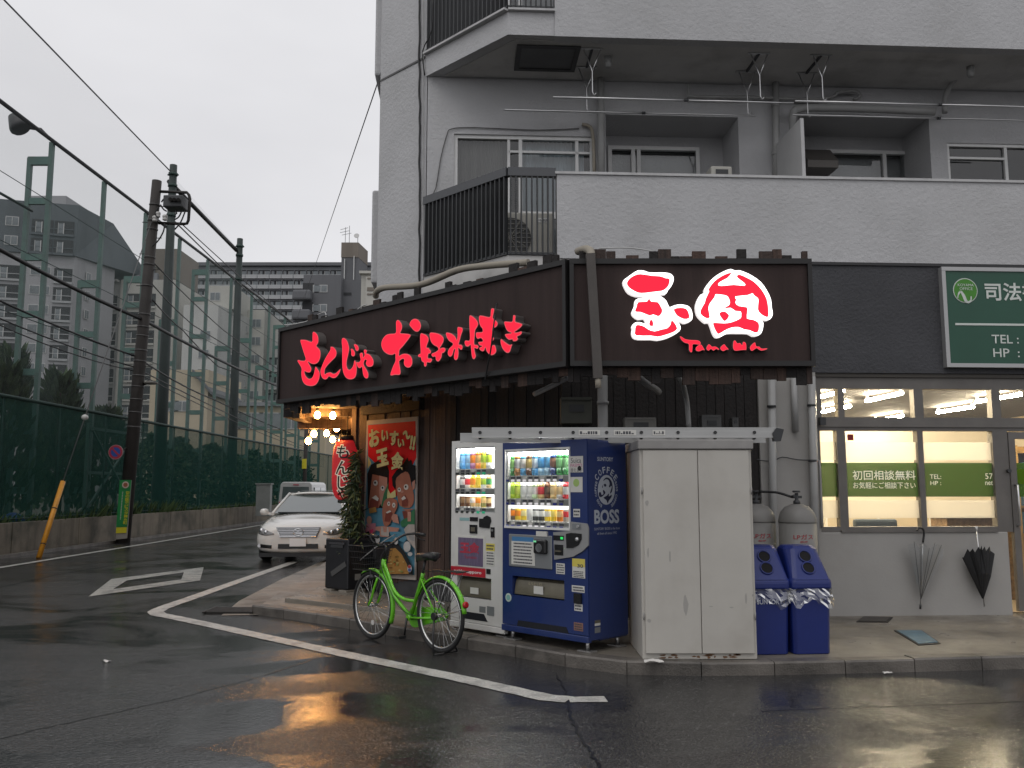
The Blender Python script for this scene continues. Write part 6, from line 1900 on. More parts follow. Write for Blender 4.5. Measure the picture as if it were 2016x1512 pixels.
for i, (nm, x0, y0, x1, y1, rr) in enumerate((('sticker', 1122, 898, 1148, 930, 4), ('sticker', 1123, 939, 1147, 969, 2), ('sticker', 1129, 1002, 1142, 1018, 2), ('sticker', 1095, 1109, 1112, 1130, 4), ('sticker', 1127, 1100, 1152, 1138, 5), ('sticker', 1126, 1153, 1151, 1166, 2), ('sticker', 1131, 1189, 1147, 1203, 2), ('sticker', 1130, 1226, 1148, 1242, 3), ('sticker', 1058, 1046, 1079, 1056, 1))):
    o, q_ = stick(bm_, nm, M_LBL if i != 7 else pmat('sticker_brown', (.25, .13, .1), .5), x0, y0, x1, y1, .002 if i != 8 else .018)
    if i == 1:
        mb = MB(); mb.M = Matrix.Translation(((q_[0] + q_[1]) / 2, -.0022, q_[2] + (q_[3] - q_[2]) * .62)) @ Matrix.Rotation(rad(90), 4, 'X'); mb.lathe([(.035, 0), (.035, .001)], 18); mb.build('sticker_dot', pmat('dot_green', (.35, .5, .15), .5), bm_)
    elif i == 0:
        text('Suica', M_INK, bm_, q_[0] + .015, q_[1] - .02, q_[3] - .06, q_[3] - .015, -.003); text('PASMO', pmat('ink_pink', (.5, .1, .25), .5), bm_, q_[0] + .01, q_[1] - .01, q_[3] - .095, q_[3] - .065, -.003)
        text('使えます', M_INK, bm_, q_[0] + .01, q_[1] - .01, q_[3] - .14, q_[3] - .105, -.003)
        mb = MB(); mb.M = Matrix.Translation((q_[1] - .04, -.003, q_[2] + .035)) @ Matrix.Rotation(rad(90), 4, 'X'); mb.lathe([(.022, 0), (.022, .001)], 14); mb.build('print', M_BLACKP, bm_)
    elif i == 4:
        MB().box(q_[0], q_[1], -.0032, -.002, q_[3] - (q_[3] - q_[2]) * .42, q_[3]).build('sticker_band', M_LYEL, bm_); scribble(bm_, (q_[0], q_[1], q_[2], q_[3] - .1), 4, -.004, seed=9); text('30', M_INK, bm_, q_[0] + .06, q_[1] - .02, q_[3] - .075, q_[3] - .045, -.0045, bold=.02)
    elif rr > 1:
        scribble(bm_, q_, rr, -.003, seed=20 + i)
o, q_ = stick(bm_, 'card_reader', M_BLACKP, 1132, 1168, 1146, 1188, .02)
a, b, c, e = chb
MB().box(a + (b - a) * .4, a + (b - a) * .58, .015, .0185, c + .03, c + .1).build('flap_label', M_LBL, flb)
text('とりだし口', pmat('chute_print', (.38, .33, .22), .5), flb, a + (b - a) * .3, a + (b - a) * .55, e - .07, e - .045, .0155)
xx, zz = loc_ray(bm_, 999, 1176, -.003)
for r_, m_ in ((.04, pmat('seal_green', (.35, .5, .45), .5)), (.034, M_LBL), (.026, pmat('seal_teal', (.2, .42, .38), .5))):
    mb = MB(); mb.M = Matrix.Translation((xx + .012, -.001 - (.04 - r_) * .2, zz)) @ Matrix.Rotation(rad(90), 4, 'X'); mb.lathe([(r_, 0), (r_, .001)], 20); mb.build('seal', m_, bm_)
q_ = rect(bm_, 1016, 1228, 1124, 1251)
MB().prism([(q_[0], q_[2]), (q_[0] + .03, q_[3]), (q_[1] - .05, q_[3]), (q_[1], q_[2])], -.004, .002).build('kick_recess', pmat('recess_black', (.006, .007, .012), .6), bm_)
def feet(t, w, d):
    for x in (.07, w - .07):
        for y in (.07, d - .07):
            mb = MB(); mb.lathe([(.018, .012), (.018, .1)], 10, x, y); mb.build('leg', M_STEEL, t)
            MB().box(x - .075, x + .075, y - .05, y + .04, 0, .012).build('foot_plate', pmat('plate_zinc', (.35, .34, .33), .4, .6), t)
feet(bm_, WBm, max(DB, .5))
# printed emblem and words on the machine's right side
DBm = max(DB, .5)
sd = MB().box(0.0, DBm - .02, -.0035, 0, ZBB + .02, ZTB - .02).build('side_panel', M_MB, bm_)
subframe(sd, rad(90), (WBm + .001, .01, 0))
M_SIL = pmat('print_silver', (.42, .45, .50), .45)
def st(s, px0, py0, px1, py1, **k):
    y = -.0045
    xa, xb = loc_ray(sd, px0, (py0 + py1) / 2, y)[0], loc_ray(sd, px1, (py0 + py1) / 2, y)[0]
    xm = (px0 + px1) / 2
    text(s, M_SIL, sd, xa, xb, loc_ray(sd, xm, py1, y)[1], loc_ray(sd, xm, py0, y)[1], y, **k)
st('SUNTORY', 1176, 900, 1207, 908, bold=.02)
st('BOSS', 1170, 1003, 1219, 1031, bold=.035)
st('SUNTORY BOSS is the boss', 1170, 1038, 1220, 1043); st('of them all since 1992', 1176, 1047, 1214, 1052)
ZGz = (1160, 890, 80 / 712)
y = -.0045
sp_ = lambda pts, yy: [loc_ray(sd, *q_, yy) for q_ in zoomed(pts, *ZGz)]
def sprint(pts, m, lvl, sm=3):
    yy = -.0042 - lvl * .0006
    Q = [(v.x, v.y) for v in spline(sp_(pts, yy), sm)]
    MB().prism(Q, yy, yy + .0005).build('emblem', m, sd)
ec, er = (300, 662), (150, 262)
sprint([(ec[0] + er[0] * math.cos(2 * math.pi * i / 20), ec[1] + er[1] * math.sin(2 * math.pi * i / 20)) for i in range(20)], M_SIL, 1, 1)
M_NAVY = pmat('print_navy', (.008, .012, .045), .5)
for pts in ([(245,510),(265,470),(300,445),(345,455),(385,500),(405,560),(410,640),(395,700),(365,730),(375,680),(395,620),(385,590),(360,620),(345,600),(360,560),(345,500),(310,475),(275,485)], [(250,800),(310,765),(345,720),(345,780),(390,745),(390,790),(345,850),(325,900),(300,840)], [(170,710),(205,705),(215,750),(250,735),(240,680),(255,665),(285,715),(240,770),(205,790),(175,775)], [(255,565),(290,558),(300,590),(275,610)], [(225,610),(240,578),(235,632)]):
    sprint(pts, M_NAVY, 2, 2)
c_ = Vector(loc_ray(sd, *zoomed([ec], *ZGz)[0], y))
ex = Vector(loc_ray(sd, *zoomed([(ec[0] + er[0], ec[1])], *ZGz)[0], y)).x - c_.x; ez = abs(Vector(loc_ray(sd, *zoomed([(ec[0], ec[1] - er[1])], *ZGz)[0], y)).y - c_.y)
def ring_text(s, a0, a1, size, rr):
    for i, ch_c in enumerate(s):
        if ch_c == ' ': continue
        t_ = a0 + (a1 - a0) * i / (len(s) - 1)
        x_ = c_.x + (ex + rr) * math.sin(t_); z_ = c_.y + (ez + rr) * math.cos(t_)
        text(ch_c, M_SIL, sd, x_ - size * .36, x_ + size * .36, z_ - size * .5, z_ + size * .5, y, tilt=-t_, bold=.02)
ring_text('COFFEE', -rad(52), rad(52), .056, .045)
ring_text('BOSS COFFEE', rad(66), rad(150), .026, .028)
ring_text('BOSS COFFEE', -rad(150), -rad(66), .026, .028)
for (y0_p, y1_p, m_) in ((1221, 1227, M_CHUTE), (1227, 1232, M_LBL), (1235, 1246, M_GREY_P)):
    yy = -.005
    xa, xb = loc_ray(sd, 1171, y0_p, yy)[0], loc_ray(sd, 1182, y0_p, yy)[0]
    MB().box(xa, xb, yy, yy + .001, loc_ray(sd, 1176, y1_p, yy)[1], loc_ray(sd, 1176, y0_p, yy)[1]).build('sticker', m_, sd)

# white machine
PW = PB + Vector((-.7071, .7071, 0)) * (WBm + .015) + Vector((.7071, .7071, 0)) * .05
OW, WWm = face_origin(PW, 888)
wm = thing('vending_machine', 'narrow white drinks machine with red brand strip and lit display', 'vending machine', OW, R45)
ZTW = loc_ray(wm, 940, 866)[1]
ZWB = loc_ray(wm, 940, 1240)[1]
wnw = rect(wm, 896, 880, 974, 1008)
chw = rect(wm, 900, 1136, 967, 1178)
rz_ = [loc_ray(wm, 935, y, .02)[1] for y in (923, 961, 999)]
c0_, c1_ = loc_ray(wm, 911, 930, .075)[0], loc_ray(wm, 963, 930, .075)[0]
topw = [('bottle', BLB, (.3, .6, .9), W_), ('bottle', BLB, (.3, .6, .9), W_), ('bottle', (.35, .15, .3), ORG, W_), ('bottle', ORG, (.8, .5, .2), W_), ('bottle', YEL, LIM, W_), ('bottle', W_, LIM, W_)]
midw = [('small', (.06, .06, .06), W_, (.06, .06, .06)), ('small', W_, RDB, W_), ('small', YEL, ORG, YEL), ('small', YEL, YEL, ORG), ('small', W_, LIM, W_), ('small', CRB, GRB, LIM)]
loww = [('can', BRB, (.2, .12, .06), W_), ('can', BRB, (.25, .15, .08), W_), ('can', CRB, W_, W_), ('can', CRB, ORG, W_), ('can', (.3, .3, .1), CRB, YEL), ('can', BRB, CRB, W_)]
flw = machine(wm, WWm, .58, ZTW, ZWB, wnw, M_MW, [(rz_[0], 0), (rz_[1], 0), (rz_[2], 0)], 6, c0_, c1_, [topw, midw, loww], chw, (1.0, .95, 1.05), lambda r, c: M_BTN_G if c > 3 else M_BTN_D)
o, q_ = stick(wm, 'poster_frame', M_LBL, 897, 1055, 955, 1116, .006)
o, q_ = stick(wm, 'poster', pmat('poster_purple', (.13, .10, .17), .4, var=.35, vscale=12, stretch=(8, 1, .5)), 903, 1059, 952, 1114, .008)
text('玉金', pmat('ink_red', (.38, .03, .06), .5), wm, q_[0] + .03, q_[1] - .05, q_[2] + .12, q_[3] - .04, -.0095, bold=.05)
text('Tamakin', pmat('ink_red', (.38, .03, .06), .5), wm, q_[0] + .09, q_[1] - .09, q_[2] + .07, q_[2] + .1, -.0095)
o, q_ = stick(wm, 'brand_strip', pmat('brand_red', (.45, .015, .03), .4), 889, 1117, 956, 1134, .008)
text('pokka sapporo', pmat('brand_white', (.75, .73, .7), .4), wm, q_[0] + .05, q_[1] - .05, q_[2] + .02, q_[3] - .025, -.0095, bold=.02)
MB().box(q_[0] + .01, q_[0] + .045, -.0095, -.008, q_[2] + .02, q_[3] - .02).build('brand_mark', pmat('brand_dark', (.3, .0, .02), .4), wm)
stick(wm, 'coin_return', M_BLACKP, 958, 1120, 966, 1130, .006)
P = [loc_ray(wm, *q2, -.012) for q2 in ((943, 1021), (951, 1021), (952, 1018), (958, 1015), (964, 1018), (966, 1026), (963, 1034), (963, 1040), (943, 1038))]
MB().prism(P, -.012, 0).build('coin_slot', M_BLACKP, wm)
stick(wm, 'amount_display', M_BLACKP, 926, 1018, 941, 1026, .008); stick(wm, 'bill_slot', M_BLACKP, 926, 1033, 940, 1050, .012); stick(wm, 'bill_mouth', M_CHUTE, 929, 1038, 937, 1046, .016)
stick(wm, 'keyhole_plate', M_BLACKP, 967, 1038, 974, 1058, .008); stick(wm, 'lock', M_STEEL, 969, 1042, 972, 1046, .014)
stick(wm, 'label', pmat('label_teal', (.25, .42, .42), .5), 905, 1019, 924, 1025, .002)
o, q_ = stick(wm, 'sticker', M_LYEL, 957, 1070, 974, 1085, .003); scribble(wm, q_, 2, -.0035, seed=41); o, q_ = stick(wm, 'sticker', M_LBL, 957, 1085, 974, 1114, .003); scribble(wm, q_, 5, -.0035, seed=42)
for x0, y0, x1, y1 in ((944, 1194, 956, 1206), (959, 1194, 973, 1212)): stick(wm, 'vent_grille', M_GREY_P, x0, y0, x1, y1, .003)
q_ = rect(wm, 904, 1206, 960, 1220)
MB().prism([(q_[0], q_[2]), (q_[0] + .02, q_[3]), (q_[1] - .05, q_[3]), (q_[1], q_[2])], -.003, .002).build('kick_recess', pmat('recess_black', (.006, .007, .012), .6), wm)
a, b, c, e = chw
MB().box(a + (b - a) * .36, a + (b - a) * .6, .015, .0185, c + .04, c + .1).build('flap_label', M_LBL, flw)
for x in (.07, WWm - .07):
    for yy in (.07, .5):
        mb = MB(); mb.lathe([(.018, .012), (.018, ZWB + .01)], 10, x, yy); mb.build('leg', M_STEEL, wm); MB().box(x - .075, x + .075, yy - .05, yy + .04, 0, .012).build('foot_plate', pmat('plate_zinc', (.35, .34, .33), .4, .6), wm)

# ------------------------------------------------------------------ white steel cabinet
PC = G(1266, 1299, KF); PCr = G(1494, 1300, KF)
CW = (PCr.x - PC.x)
cab = thing('steel_cabinet', 'tall off white steel cabinet with two scuffed doors on the pavement', 'cabinet', PC, 0)
ZTC = loc_ray(cab, 1380, 884)[1]; ZTC2 = loc_ray(cab, 1380, 868)[1]
M_CAB = pmat('cabinet_cream', (.49, .468, .425), .45, var=.05, vscale=2, dirt=(.30, .275, .24), dirt_amt=.4, dscale=2.0, streak=.07, sscale=3, bump=.10, bscale=3)
M_CABG = pmat('cabinet_top_grey', (.27, .26, .25), .5, var=.12, dirt=(.4, .39, .37), dirt_amt=.4, dscale=4)
CD = .84
MB().box(0, CW, .02, CD, 0.0, ZTC).build('shell', M_CAB, cab, bevel=.006)
MB().box(-.012, CW + .012, -.015, CD + .01, ZTC, ZTC2 + .01).build('top_rim', M_CABG, cab, bevel=.006)
sx = loc_ray(cab, 1378, 1100)[0]
for a, b in ((.026, sx - .003), (sx + .003, CW - .026)):
    d_ = MB().box(a, b, -.004, .022, .05, ZTC - .012).build('door', M_CAB, cab, bevel=.004)
    for zz in (.28, ZTC - .3):
        pass
for zz in (.35, ZTC - .35):
    for x in (.013, CW - .013): MB().tube([(x, -.006, zz - .03), (x, -.006, zz + .03)], .006, 8).build('hinge', M_CABG, cab)
rr_ = random.Random(80)
for i in range(16):                              # rust creeping up from the bottom edge
    x = rr_.uniform(.02, CW - .04); w_ = rr_.uniform(.01, .05); z = rr_.uniform(.0, .03)
    q_ = [(x + w_ * math.cos(k * math.pi / 4) * rr_.uniform(.5, 1), z + .012 * (1 + math.sin(k * math.pi / 4) * rr_.uniform(.4, 1))) for k in range(8)]
    MB().prism(q_, .0185, .0198).build('rust_spot', pmat('rust_brown', (.16, .085, .045), .8, var=.4, vscale=40), cab)
rs = random.Random(8)
for px, py, sx_, sz_ in ((1274, 990, .02, .03), (1319, 1095, .012, .06), (1350, 1190, .025, .10), (1276, 1088, .01, .05), (1469, 1178, .012, .05), (1278, 1222, .02, .02), (1400, 1194, .02, .006), (1440, 1196, .02, .006), (1482, 1172, .01, .015)):
    x, z = loc_ray(cab, px, py, -.005)
    q_ = [(x + sx_ * rs.uniform(.6, 1) * math.cos(t_ * math.pi / 4), z + sz_ * rs.uniform(.6, 1) * math.sin(t_ * math.pi / 4)) for t_ in range(8)]
    MB().prism(q_, -.0048, -.0042).build('scuff', pmat('scuff_grey', (.35, .335, .31), .6), cab)

# ------------------------------------------------------------------ aluminium ladder lying across the tops
LY = PC.y + .08
lad = thing('ladder', 'folded aluminium ladder lying across machine and cabinet tops', 'ladder', A(928, 862, LY))
M_ALUB = pmat('ladder_aluminium', (.40, .40, .39), .4, .8, var=.1, vscale=6, stretch=(.3, 5, 5))
def stile(px0, px1, pyt, pyb, Y, nm, th):
    a = A(px0, pyb, Y); b = A(px1, pyt, Y)
    z0, z1 = a.z, a.z + th
    MB().box(a.x, b.x, Y - .013, Y + .013, z0, z1).build(nm, M_ALUB, lad, world=True, bevel=.003)
    MB().box(a.x, b.x, Y - .017, Y - .012, z1 - .012, z1).box(a.x, b.x, Y - .017, Y - .012, z0, z0 + .012).build('flange', M_ALUB, lad, world=True)
    return a.x, b.x, z0
zt_l = max(ZTC2 + KF + .012, ZTB + KF + .004)
za = A(1230, 862, LY)
x0l, x1l, z0l = stile(929, 1534, 841, 862, LY, 'stile', .088)
Y2 = LY + .42
x0m, x1m, z0m = stile(906, 1506, 852, 872, Y2, 'stile', .088)
dz_ = ztl = 0
for i, px in enumerate((945, 1004, 1064, 1128, 1194, 1262, 1334, 1407, 1484)):
    p = A(px, 850, LY); 
    MB().tube([(p.x, LY - .022, z0l + .045), (p.x, Y2 + .02, z0l + .045)], .016, 8).build('rung', M_ALUB, lad, world=True)
    MB().tube([(p.x, LY - .0235, z0l + .045), (p.x, LY - .0185, z0l + .045)], .0155, 8).build('rung_end', M_BLACKP, lad, world=True)
    p2 = A(px, 868, Y2)
    MB().tube([(p2.x, Y2 - .0235, z0m + .045), (p2.x, Y2 - .0185, z0m + .045)], .0155, 8).build('rung_end', M_BLACKP, lad, world=True)
p = A(1530, 850, LY)
MB().prism([(p.x - .035, z0l - .03), (p.x + .02, z0l - .03), (p.x + .05, z0l + .07), (p.x - .01, z0l + .085), (p.x - .045, z0l + .04)], LY - .03, LY + .03).build('rubber_foot', M_RAILB, lad, world=True)
for px0, px1 in ((1139, 1181), (1208, 1252), (1284, 1309)):
    a, b = A(px0, 850, LY), A(px1, 850, LY); MB().box(a.x, b.x, LY - .0185, LY - .017, z0l + .02, z0l + .066).build('label', M_LBL, lad, world=True)
    mbq = MB(); r = random.Random(px0); x = a.x + .01
    while x < b.x - .02:
        w_ = r.uniform(.005, .02); mbq.box(x, x + w_, LY - .0195, LY - .0186, z0l + .03, z0l + r.choice([.04, .055])); x += w_ + .006
    mbq.build('print', M_INK, lad, world=True)

# ------------------------------------------------------------------ recycling bins with clear bags
M_BIN = pmat('bin_blue', (.009, .021, .145), .38, var=.1, vscale=3, bump=.05, bscale=80)
M_BAG = seethrough('clear_bag', (.93, .94, .95), .16, rough=.18, gloss=True)
def recycle_bin(label, px, py, w, rz, txt=None, seed=0):
    P = G(px, py, KF)
    t = thing('recycling_bin', label, 'bin', P, rz, group='blue recycling bins')
    h0, h1 = .56, .90
    def loop(x0, x1, y0, y1, z, c=.03):
        return [(x0 + c, y0, z), (x1 - c, y0, z), (x1, y0 + c, z), (x1, y1 - c, z), (x1 - c, y1, z), (x0 + c, y1, z), (x0, y1 - c, z), (x0, y0 + c, z)]
    def loft(loops, nm, mat, bev=0.0, caps=True):
        mb = MB(); R_ = [[mb.vert(p) for p in l] for l in loops]
        mb.smooth = False
        for a, b in zip(R_, R_[1:]):
            for i in range(8):
                j = (i + 1) % 8; mb.face((a[i], a[j], b[j], b[i]))
        if caps: mb.face(R_[0][::-1]); mb.face(R_[-1])
        return mb.build(nm, mat, t, bevel=bev)
    hw = w / 2
    loft([loop(-hw * .9, hw * .9, .02, .40, 0), loop(-hw * .97, hw * .97, 0, .42, h0)], 'body', M_BIN, .008)
    lid = loft([loop(-hw * 1.04, hw * 1.04, -.02, .44, h0 - .02), loop(-hw * 1.04, hw * 1.04, -.02, .44, h0 + .05), loop(-hw * .98, hw * .98, .0, .43, h0 + .075), loop(-hw * .84, hw * .84, .15, .42, h1 - .03, .06), loop(-hw * .72, hw * .72, .19, .40, h1, .06)], 'lid', M_BIN, .022)
    # two round openings in the sloping front
    a, b = Vector((0, .0, h0 + .075)), Vector((0, .15, h1 - .03)); d = (b - a).normalized(); n_ = Vector((0, -d.z, d.y))
    for s_ in (.34, .74):
        c = a + (b - a) * s_
        M_ = Matrix.Translation(c + n_ * .002) @ Vector((0, 0, 1)).rotation_difference(n_).to_matrix().to_4x4()
        mb = MB(); mb.M = M_; mb.lathe([(.056, -.004), (.06, .008), (.050, .010), (.048, -.002)], 20, caps=False); mb.build('hole_rim', M_BIN, lid)
        mb = MB(); mb.M = M_; mb.lathe([(.0485, -.06), (.0485, .003)], 20, caps=False); mb.poly([(.0485 * math.cos(k * math.pi / 10), .0485 * math.sin(k * math.pi / 10), .0025) for k in range(20)]); mb.build('hole', pmat('hole_black', (.003, .003, .004), .9), lid)
    # bag skirt
    r = random.Random(seed); mb = MB(); N_ = 44; rows_ = 6; ids = []
    lp = loop(-hw * 1.0, hw * 1.0, -.012, .43, 0, .04); per = []
    for i in range(8):
        p, q_ = Vector(lp[i]), Vector(lp[(i + 1) % 8]); m_ = max(2, int((q_ - p).length / .03))
        per += [p + (q_ - p) * k / m_ for k in range(m_)]
    N_ = len(per); drop = [.13 + .035 * math.sin(i * .7 + seed) + r.uniform(-.015, .015) for i in range(N_)]
    for j in range(rows_):
        f = j / (rows_ - 1); row = []
        for i, p in enumerate(per):
            c = Vector((0, .21, 0)); o_ = (p - c).normalized()
            row.append(mb.vert(p + o_ * (.006 + f * .02 + r.uniform(-.008, .014)) + Vector((0, 0, h0 - .01 - f * drop[i]))))
        ids.append(row)
    for a_, b_ in zip(ids, ids[1:]):
        for i in range(N_):
            j = (i + 1) % N_; mb.face((a_[i], a_[j], b_[j], b_[i]))
    mb.build('bag', M_BAG, t)
    if txt: text(txt, pmat('bin_print', (.5, .52, .6), .5), t, -hw * .62, hw * .62, h0 - .14, h0 - .10, -.0035, bold=.02)
    return t
recycle_bin('blue recycling bin with white print half hidden by the cabinet', 1519, 1290, .36, rad(3), 'SUNTORY', 3)
recycle_bin('blue recycling bin at the right end by the office panel', 1603, 1289, .36, rad(6), None, 8)

# ------------------------------------------------------------------ gas cylinders
M_CYL = pmat('cylinder_grey', (.19, .185, .175), .45, var=.1, vscale=3, dirt=(.1, .09, .08), dirt_amt=.4, dscale=3)
M_INKR = pmat('ink_faded_red', (.34, .05, .06), .6)
def cylinder(label, px, Y, seed):
    x = A(px, 1000, Y).x
    t = thing('gas_cylinder', label, 'gas cylinder', (x, Y, KF), 0, group='gas cylinders behind the bins')
    r = .185
    MB().lathe([(.15, 0), (.16, .02), (.16, .06), (r, .09), (r, 1.06)], 28).build('tank', M_CYL, t)
    MB().lathe([(r + .003, 1.055), (r + .003, 1.065), (r - .002, 1.10), (.165, 1.16), (.12, 1.21), (.06, 1.235), (.05, 1.24)], 28).build('shoulder', M_CYL, t)
    v = MB(); v.lathe([(.035, 1.24), (.035, 1.27), (.018, 1.28), (.018, 1.35)], 12); v.bar((-.05, 0, 1.31), (.05, 0, 1.31), .025); v.lathe([(.035, 1.355), (.04, 1.365), (.035, 1.375)], 14); v.build('valve', M_RAILB, t)
    for s, zc_, h_, wd in (('LPガス', .90, .055, .2), ('燃焼', .865, .02, .08)):
        me = text_mesh(s, .012).copy(); xs = [q_.co.x for q_ in me.vertices]; mx = (min(xs) + max(xs)) / 2; sc = wd / (max(xs) - min(xs))
        for q_ in me.vertices:
            a_ = ((q_.co.x - mx) * sc) / r; q_.co = ((r + .002) * math.sin(a_), -(r + .002) * math.cos(a_), zc_ + q_.co.y * h_)
        me.materials.clear(); me.materials.append(M_INKR); o = bpy.data.objects.new('lettering', me); C.objects.link(o); o.parent = t; XF[o.name] = XF[t.name]
    return t, x
_, xa_ = cylinder('grey gas cylinder half hidden behind the white cabinet', 1489, 9.25, 1)
_, xb_ = cylinder('grey gas cylinder with red lettering beside the office pier', 1569, 9.05, 2)
tag(MB().tube(spline([(xa_ + .02, 9.2, 1.47), (xa_ + .18, 9.1, 1.46), (xa_ + .3, 9.05, 1.42), (xb_ - .04, 9.0, 1.43)], 5, False), .014, 6).build('gas_hose', M_BLACK_CABLE), 'black rubber hose joining the two gas cylinders', 'hose')
# ------------------------------------------------------------------ green bicycle
M_BGRN = pmat('bike_green', (.135, .50, .014), .33, var=.15, vscale=7, coat=.35, dirt=(.09, .25, .02), dirt_amt=.5, dscale=11)
M_TYRE = pmat('tyre_rubber', (.012, .012, .012), .7)
M_RIM = pmat('rim_alloy', (.55, .55, .54), .25, .9)
M_BK = pmat('bike_black', (.014, .014, .015), .4)
BR = G(866, 1286)
bdir = Vector((-.695, .72, 0)).normalized()
bike = thing('bicycle', 'lime green city bicycle with front basket parked at the kerb', 'bicycle', BR, math.atan2(bdir.y, bdir.x))
RW, WBs = .337, 1.07
def circ(cx, cz, r, n=40, y=0.0, a0=0.0, a1=2 * math.pi, closed=True):
    m = n if closed else n + 1
    return [Vector((cx + r * math.cos(a0 + (a1 - a0) * i / n), y, cz + r * math.sin(a0 + (a1 - a0) * i / n))) for i in range(m)]
def wheel(cx, label):
    w = MB().tube(circ(cx, RW, RW - .019, 48), .019, 8, closed=True).build('wheel', M_TYRE, bike)
    MB().tube(circ(cx, RW, RW - .046, 48), .0125, 6, closed=True).build('rim', M_RIM, w)
    mb = MB()
    for i in range(28):
        a = 2 * math.pi * i / 28; s_ = 1 if i % 2 else -1; h = a + (.9 if i % 4 < 2 else -.9)
        mb.tube([(cx + .02 * math.cos(h), s_ * .03, RW + .02 * math.sin(h)), (cx + (RW - .05) * math.cos(a), 0, RW + (RW - .05) * math.sin(a))], .0018, 4, caps=False)
    mb.build('spokes', M_RIM, w)
    MB().tube([(cx, -.05, RW), (cx, .05, RW)], .018, 10).build('hub', M_RIM, w)
    return w
wr = wheel(0.0, 'rear'); wf = wheel(WBs, 'front')
xr, zr_ = WBs + .12, RW - .2
mb = MB(); mb.M = Matrix.Translation((WBs - .02, .012, RW - .17)) @ Matrix.Rotation(rad(90), 4, 'X'); mb.lathe([(.025, 0), (.025, .006)], 14); mb.build('spoke_reflector', pmat('reflector_clear', (.6, .58, .55), .3), wf)
BBx, BBz = .44, .275
HT, HB = Vector((.885, 0, .80)), Vector((.925, 0, .665))
SC = Vector((.275, 0, .665))
fr = MB()
fr.tube([HT, HB], .024, 10)
fr.tube([HB + Vector((-.01, 0, .06)), (.72, 0, .46), (BBx, 0, BBz)], .0185, 10)
fr.tube(spline([HT + Vector((.005, 0, -.03)), (.79, 0, .62), (.70, 0, .50), (.56, 0, .44), (.365, 0, .435)], 4, False), .0165, 10)
fr.tube([(BBx, 0, BBz), SC, SC + Vector((-.015, 0, .04))], .018, 10)
for s_ in (-1, 1):
    fr.tube([(BBx, s_ * .02, BBz), (0, s_ * .062, RW - .02)], .0105, 8)
    fr.tube([SC + Vector((0, s_ * .015, -.01)), (0, s_ * .062, RW + .01)], .008, 8)
fr.tube([(BBx, -.04, BBz), (BBx, .04, BBz)], .026, 12)
fr.build('frame', M_BGRN, bike)
fk = MB()
fk.tube([HB + Vector((.005, 0, .01)), HB + Vector((.012, 0, -.05))], .02, 8)
for s_ in (-1, 1):
    fk.tube(spline([HB + Vector((.012, s_ * .04, -.05)), (.985, s_ * .05, .50), (1.02, s_ * .05, .41), (WBs, s_ * .05, RW)], 3, False), .0125, 8)
fk.build('fork', M_BGRN, bike)
def fender(cx, a0, a1, nm):
    mb = MB(); n = 26; w_ = .027; R = RW + .022; ids = []
    for i in range(n + 1):
        a = a0 + (a1 - a0) * i / n
        row = []
        for yy, dr in ((-w_, -.016), (-w_ * .6, 0), (0, .004), (w_ * .6, 0), (w_, -.016)):
            row.append(mb.vert((cx + (R + dr) * math.cos(a), yy, RW + (R + dr) * math.sin(a))))
        ids.append(row)
    mb.smooth = True
    for a_, b_ in zip(ids, ids[1:]):
        for j in range(4): mb.face((a_[j], a_[j + 1], b_[j + 1], b_[j]))
    o = mb.build(nm, M_BGRN, bike); s = o.modifiers.new('solid', 'SOLIDIFY'); s.thickness = .003
    return o
fender(WBs, rad(60), rad(205), 'fender'); fr_f = fender(0, rad(2), rad(2), 'fender') if False else fender(0, rad(25), rad(172), 'fender')
mb = MB()
for cx, aa in ((WBs, (rad(195),)), (0, (rad(165), rad(110)))):
    for a in aa:
        for s_ in (-1, 1): mb.tube([(cx, s_ * .05, RW), (cx + (RW + .01) * math.cos(a), s_ * .027, RW + (RW + .01) * math.sin(a))], .0028, 4)
mb.build('fender_stays', M_RIM, bike)
mb = MB(); xx, zz = (RW + .03) * math.cos(rad(160)), RW + (RW + .03) * math.sin(rad(160)); mb.M = Matrix.Translation((xx, 0, zz)) @ Matrix.Rotation(rad(-80), 4, 'Y'); mb.lathe([(.03, 0), (.03, .02), (.02, .03)], 12); mb.build('tail_reflector', pmat('reflector_red', (.4, .01, .015), .2), bike)
# chain case, crank, pedals
mb = MB(); P_ = [(BBx + .10 * math.cos(a), BBz + .10 * math.sin(a)) for a in [rad(x) for x in range(-90, 91, 20)]] + [(.02, RW + .06), (-.05, RW), (.0, RW - .05)]
mb.prism(P_, -.068, -.045); mb.build('chain_case', M_BGRN, bike, bevel=.005)
MB().tube([(BBx, .05, BBz), (BBx + .02, .06, BBz - .165)], .011, 6).build('crank', M_BK, bike)
MB().tube([(BBx, -.08, BBz), (BBx - .02, -.09, BBz + .165)], .011, 6).build('crank', M_BK, bike)
for cx, y0, zz in ((BBx + .02, .07, BBz - .17), (BBx - .02, -.17, BBz + .17)): MB().box(cx - .045, cx + .045, y0, y0 + .09, zz - .013, zz + .013).build('pedal', M_BK, bike, bevel=.004)
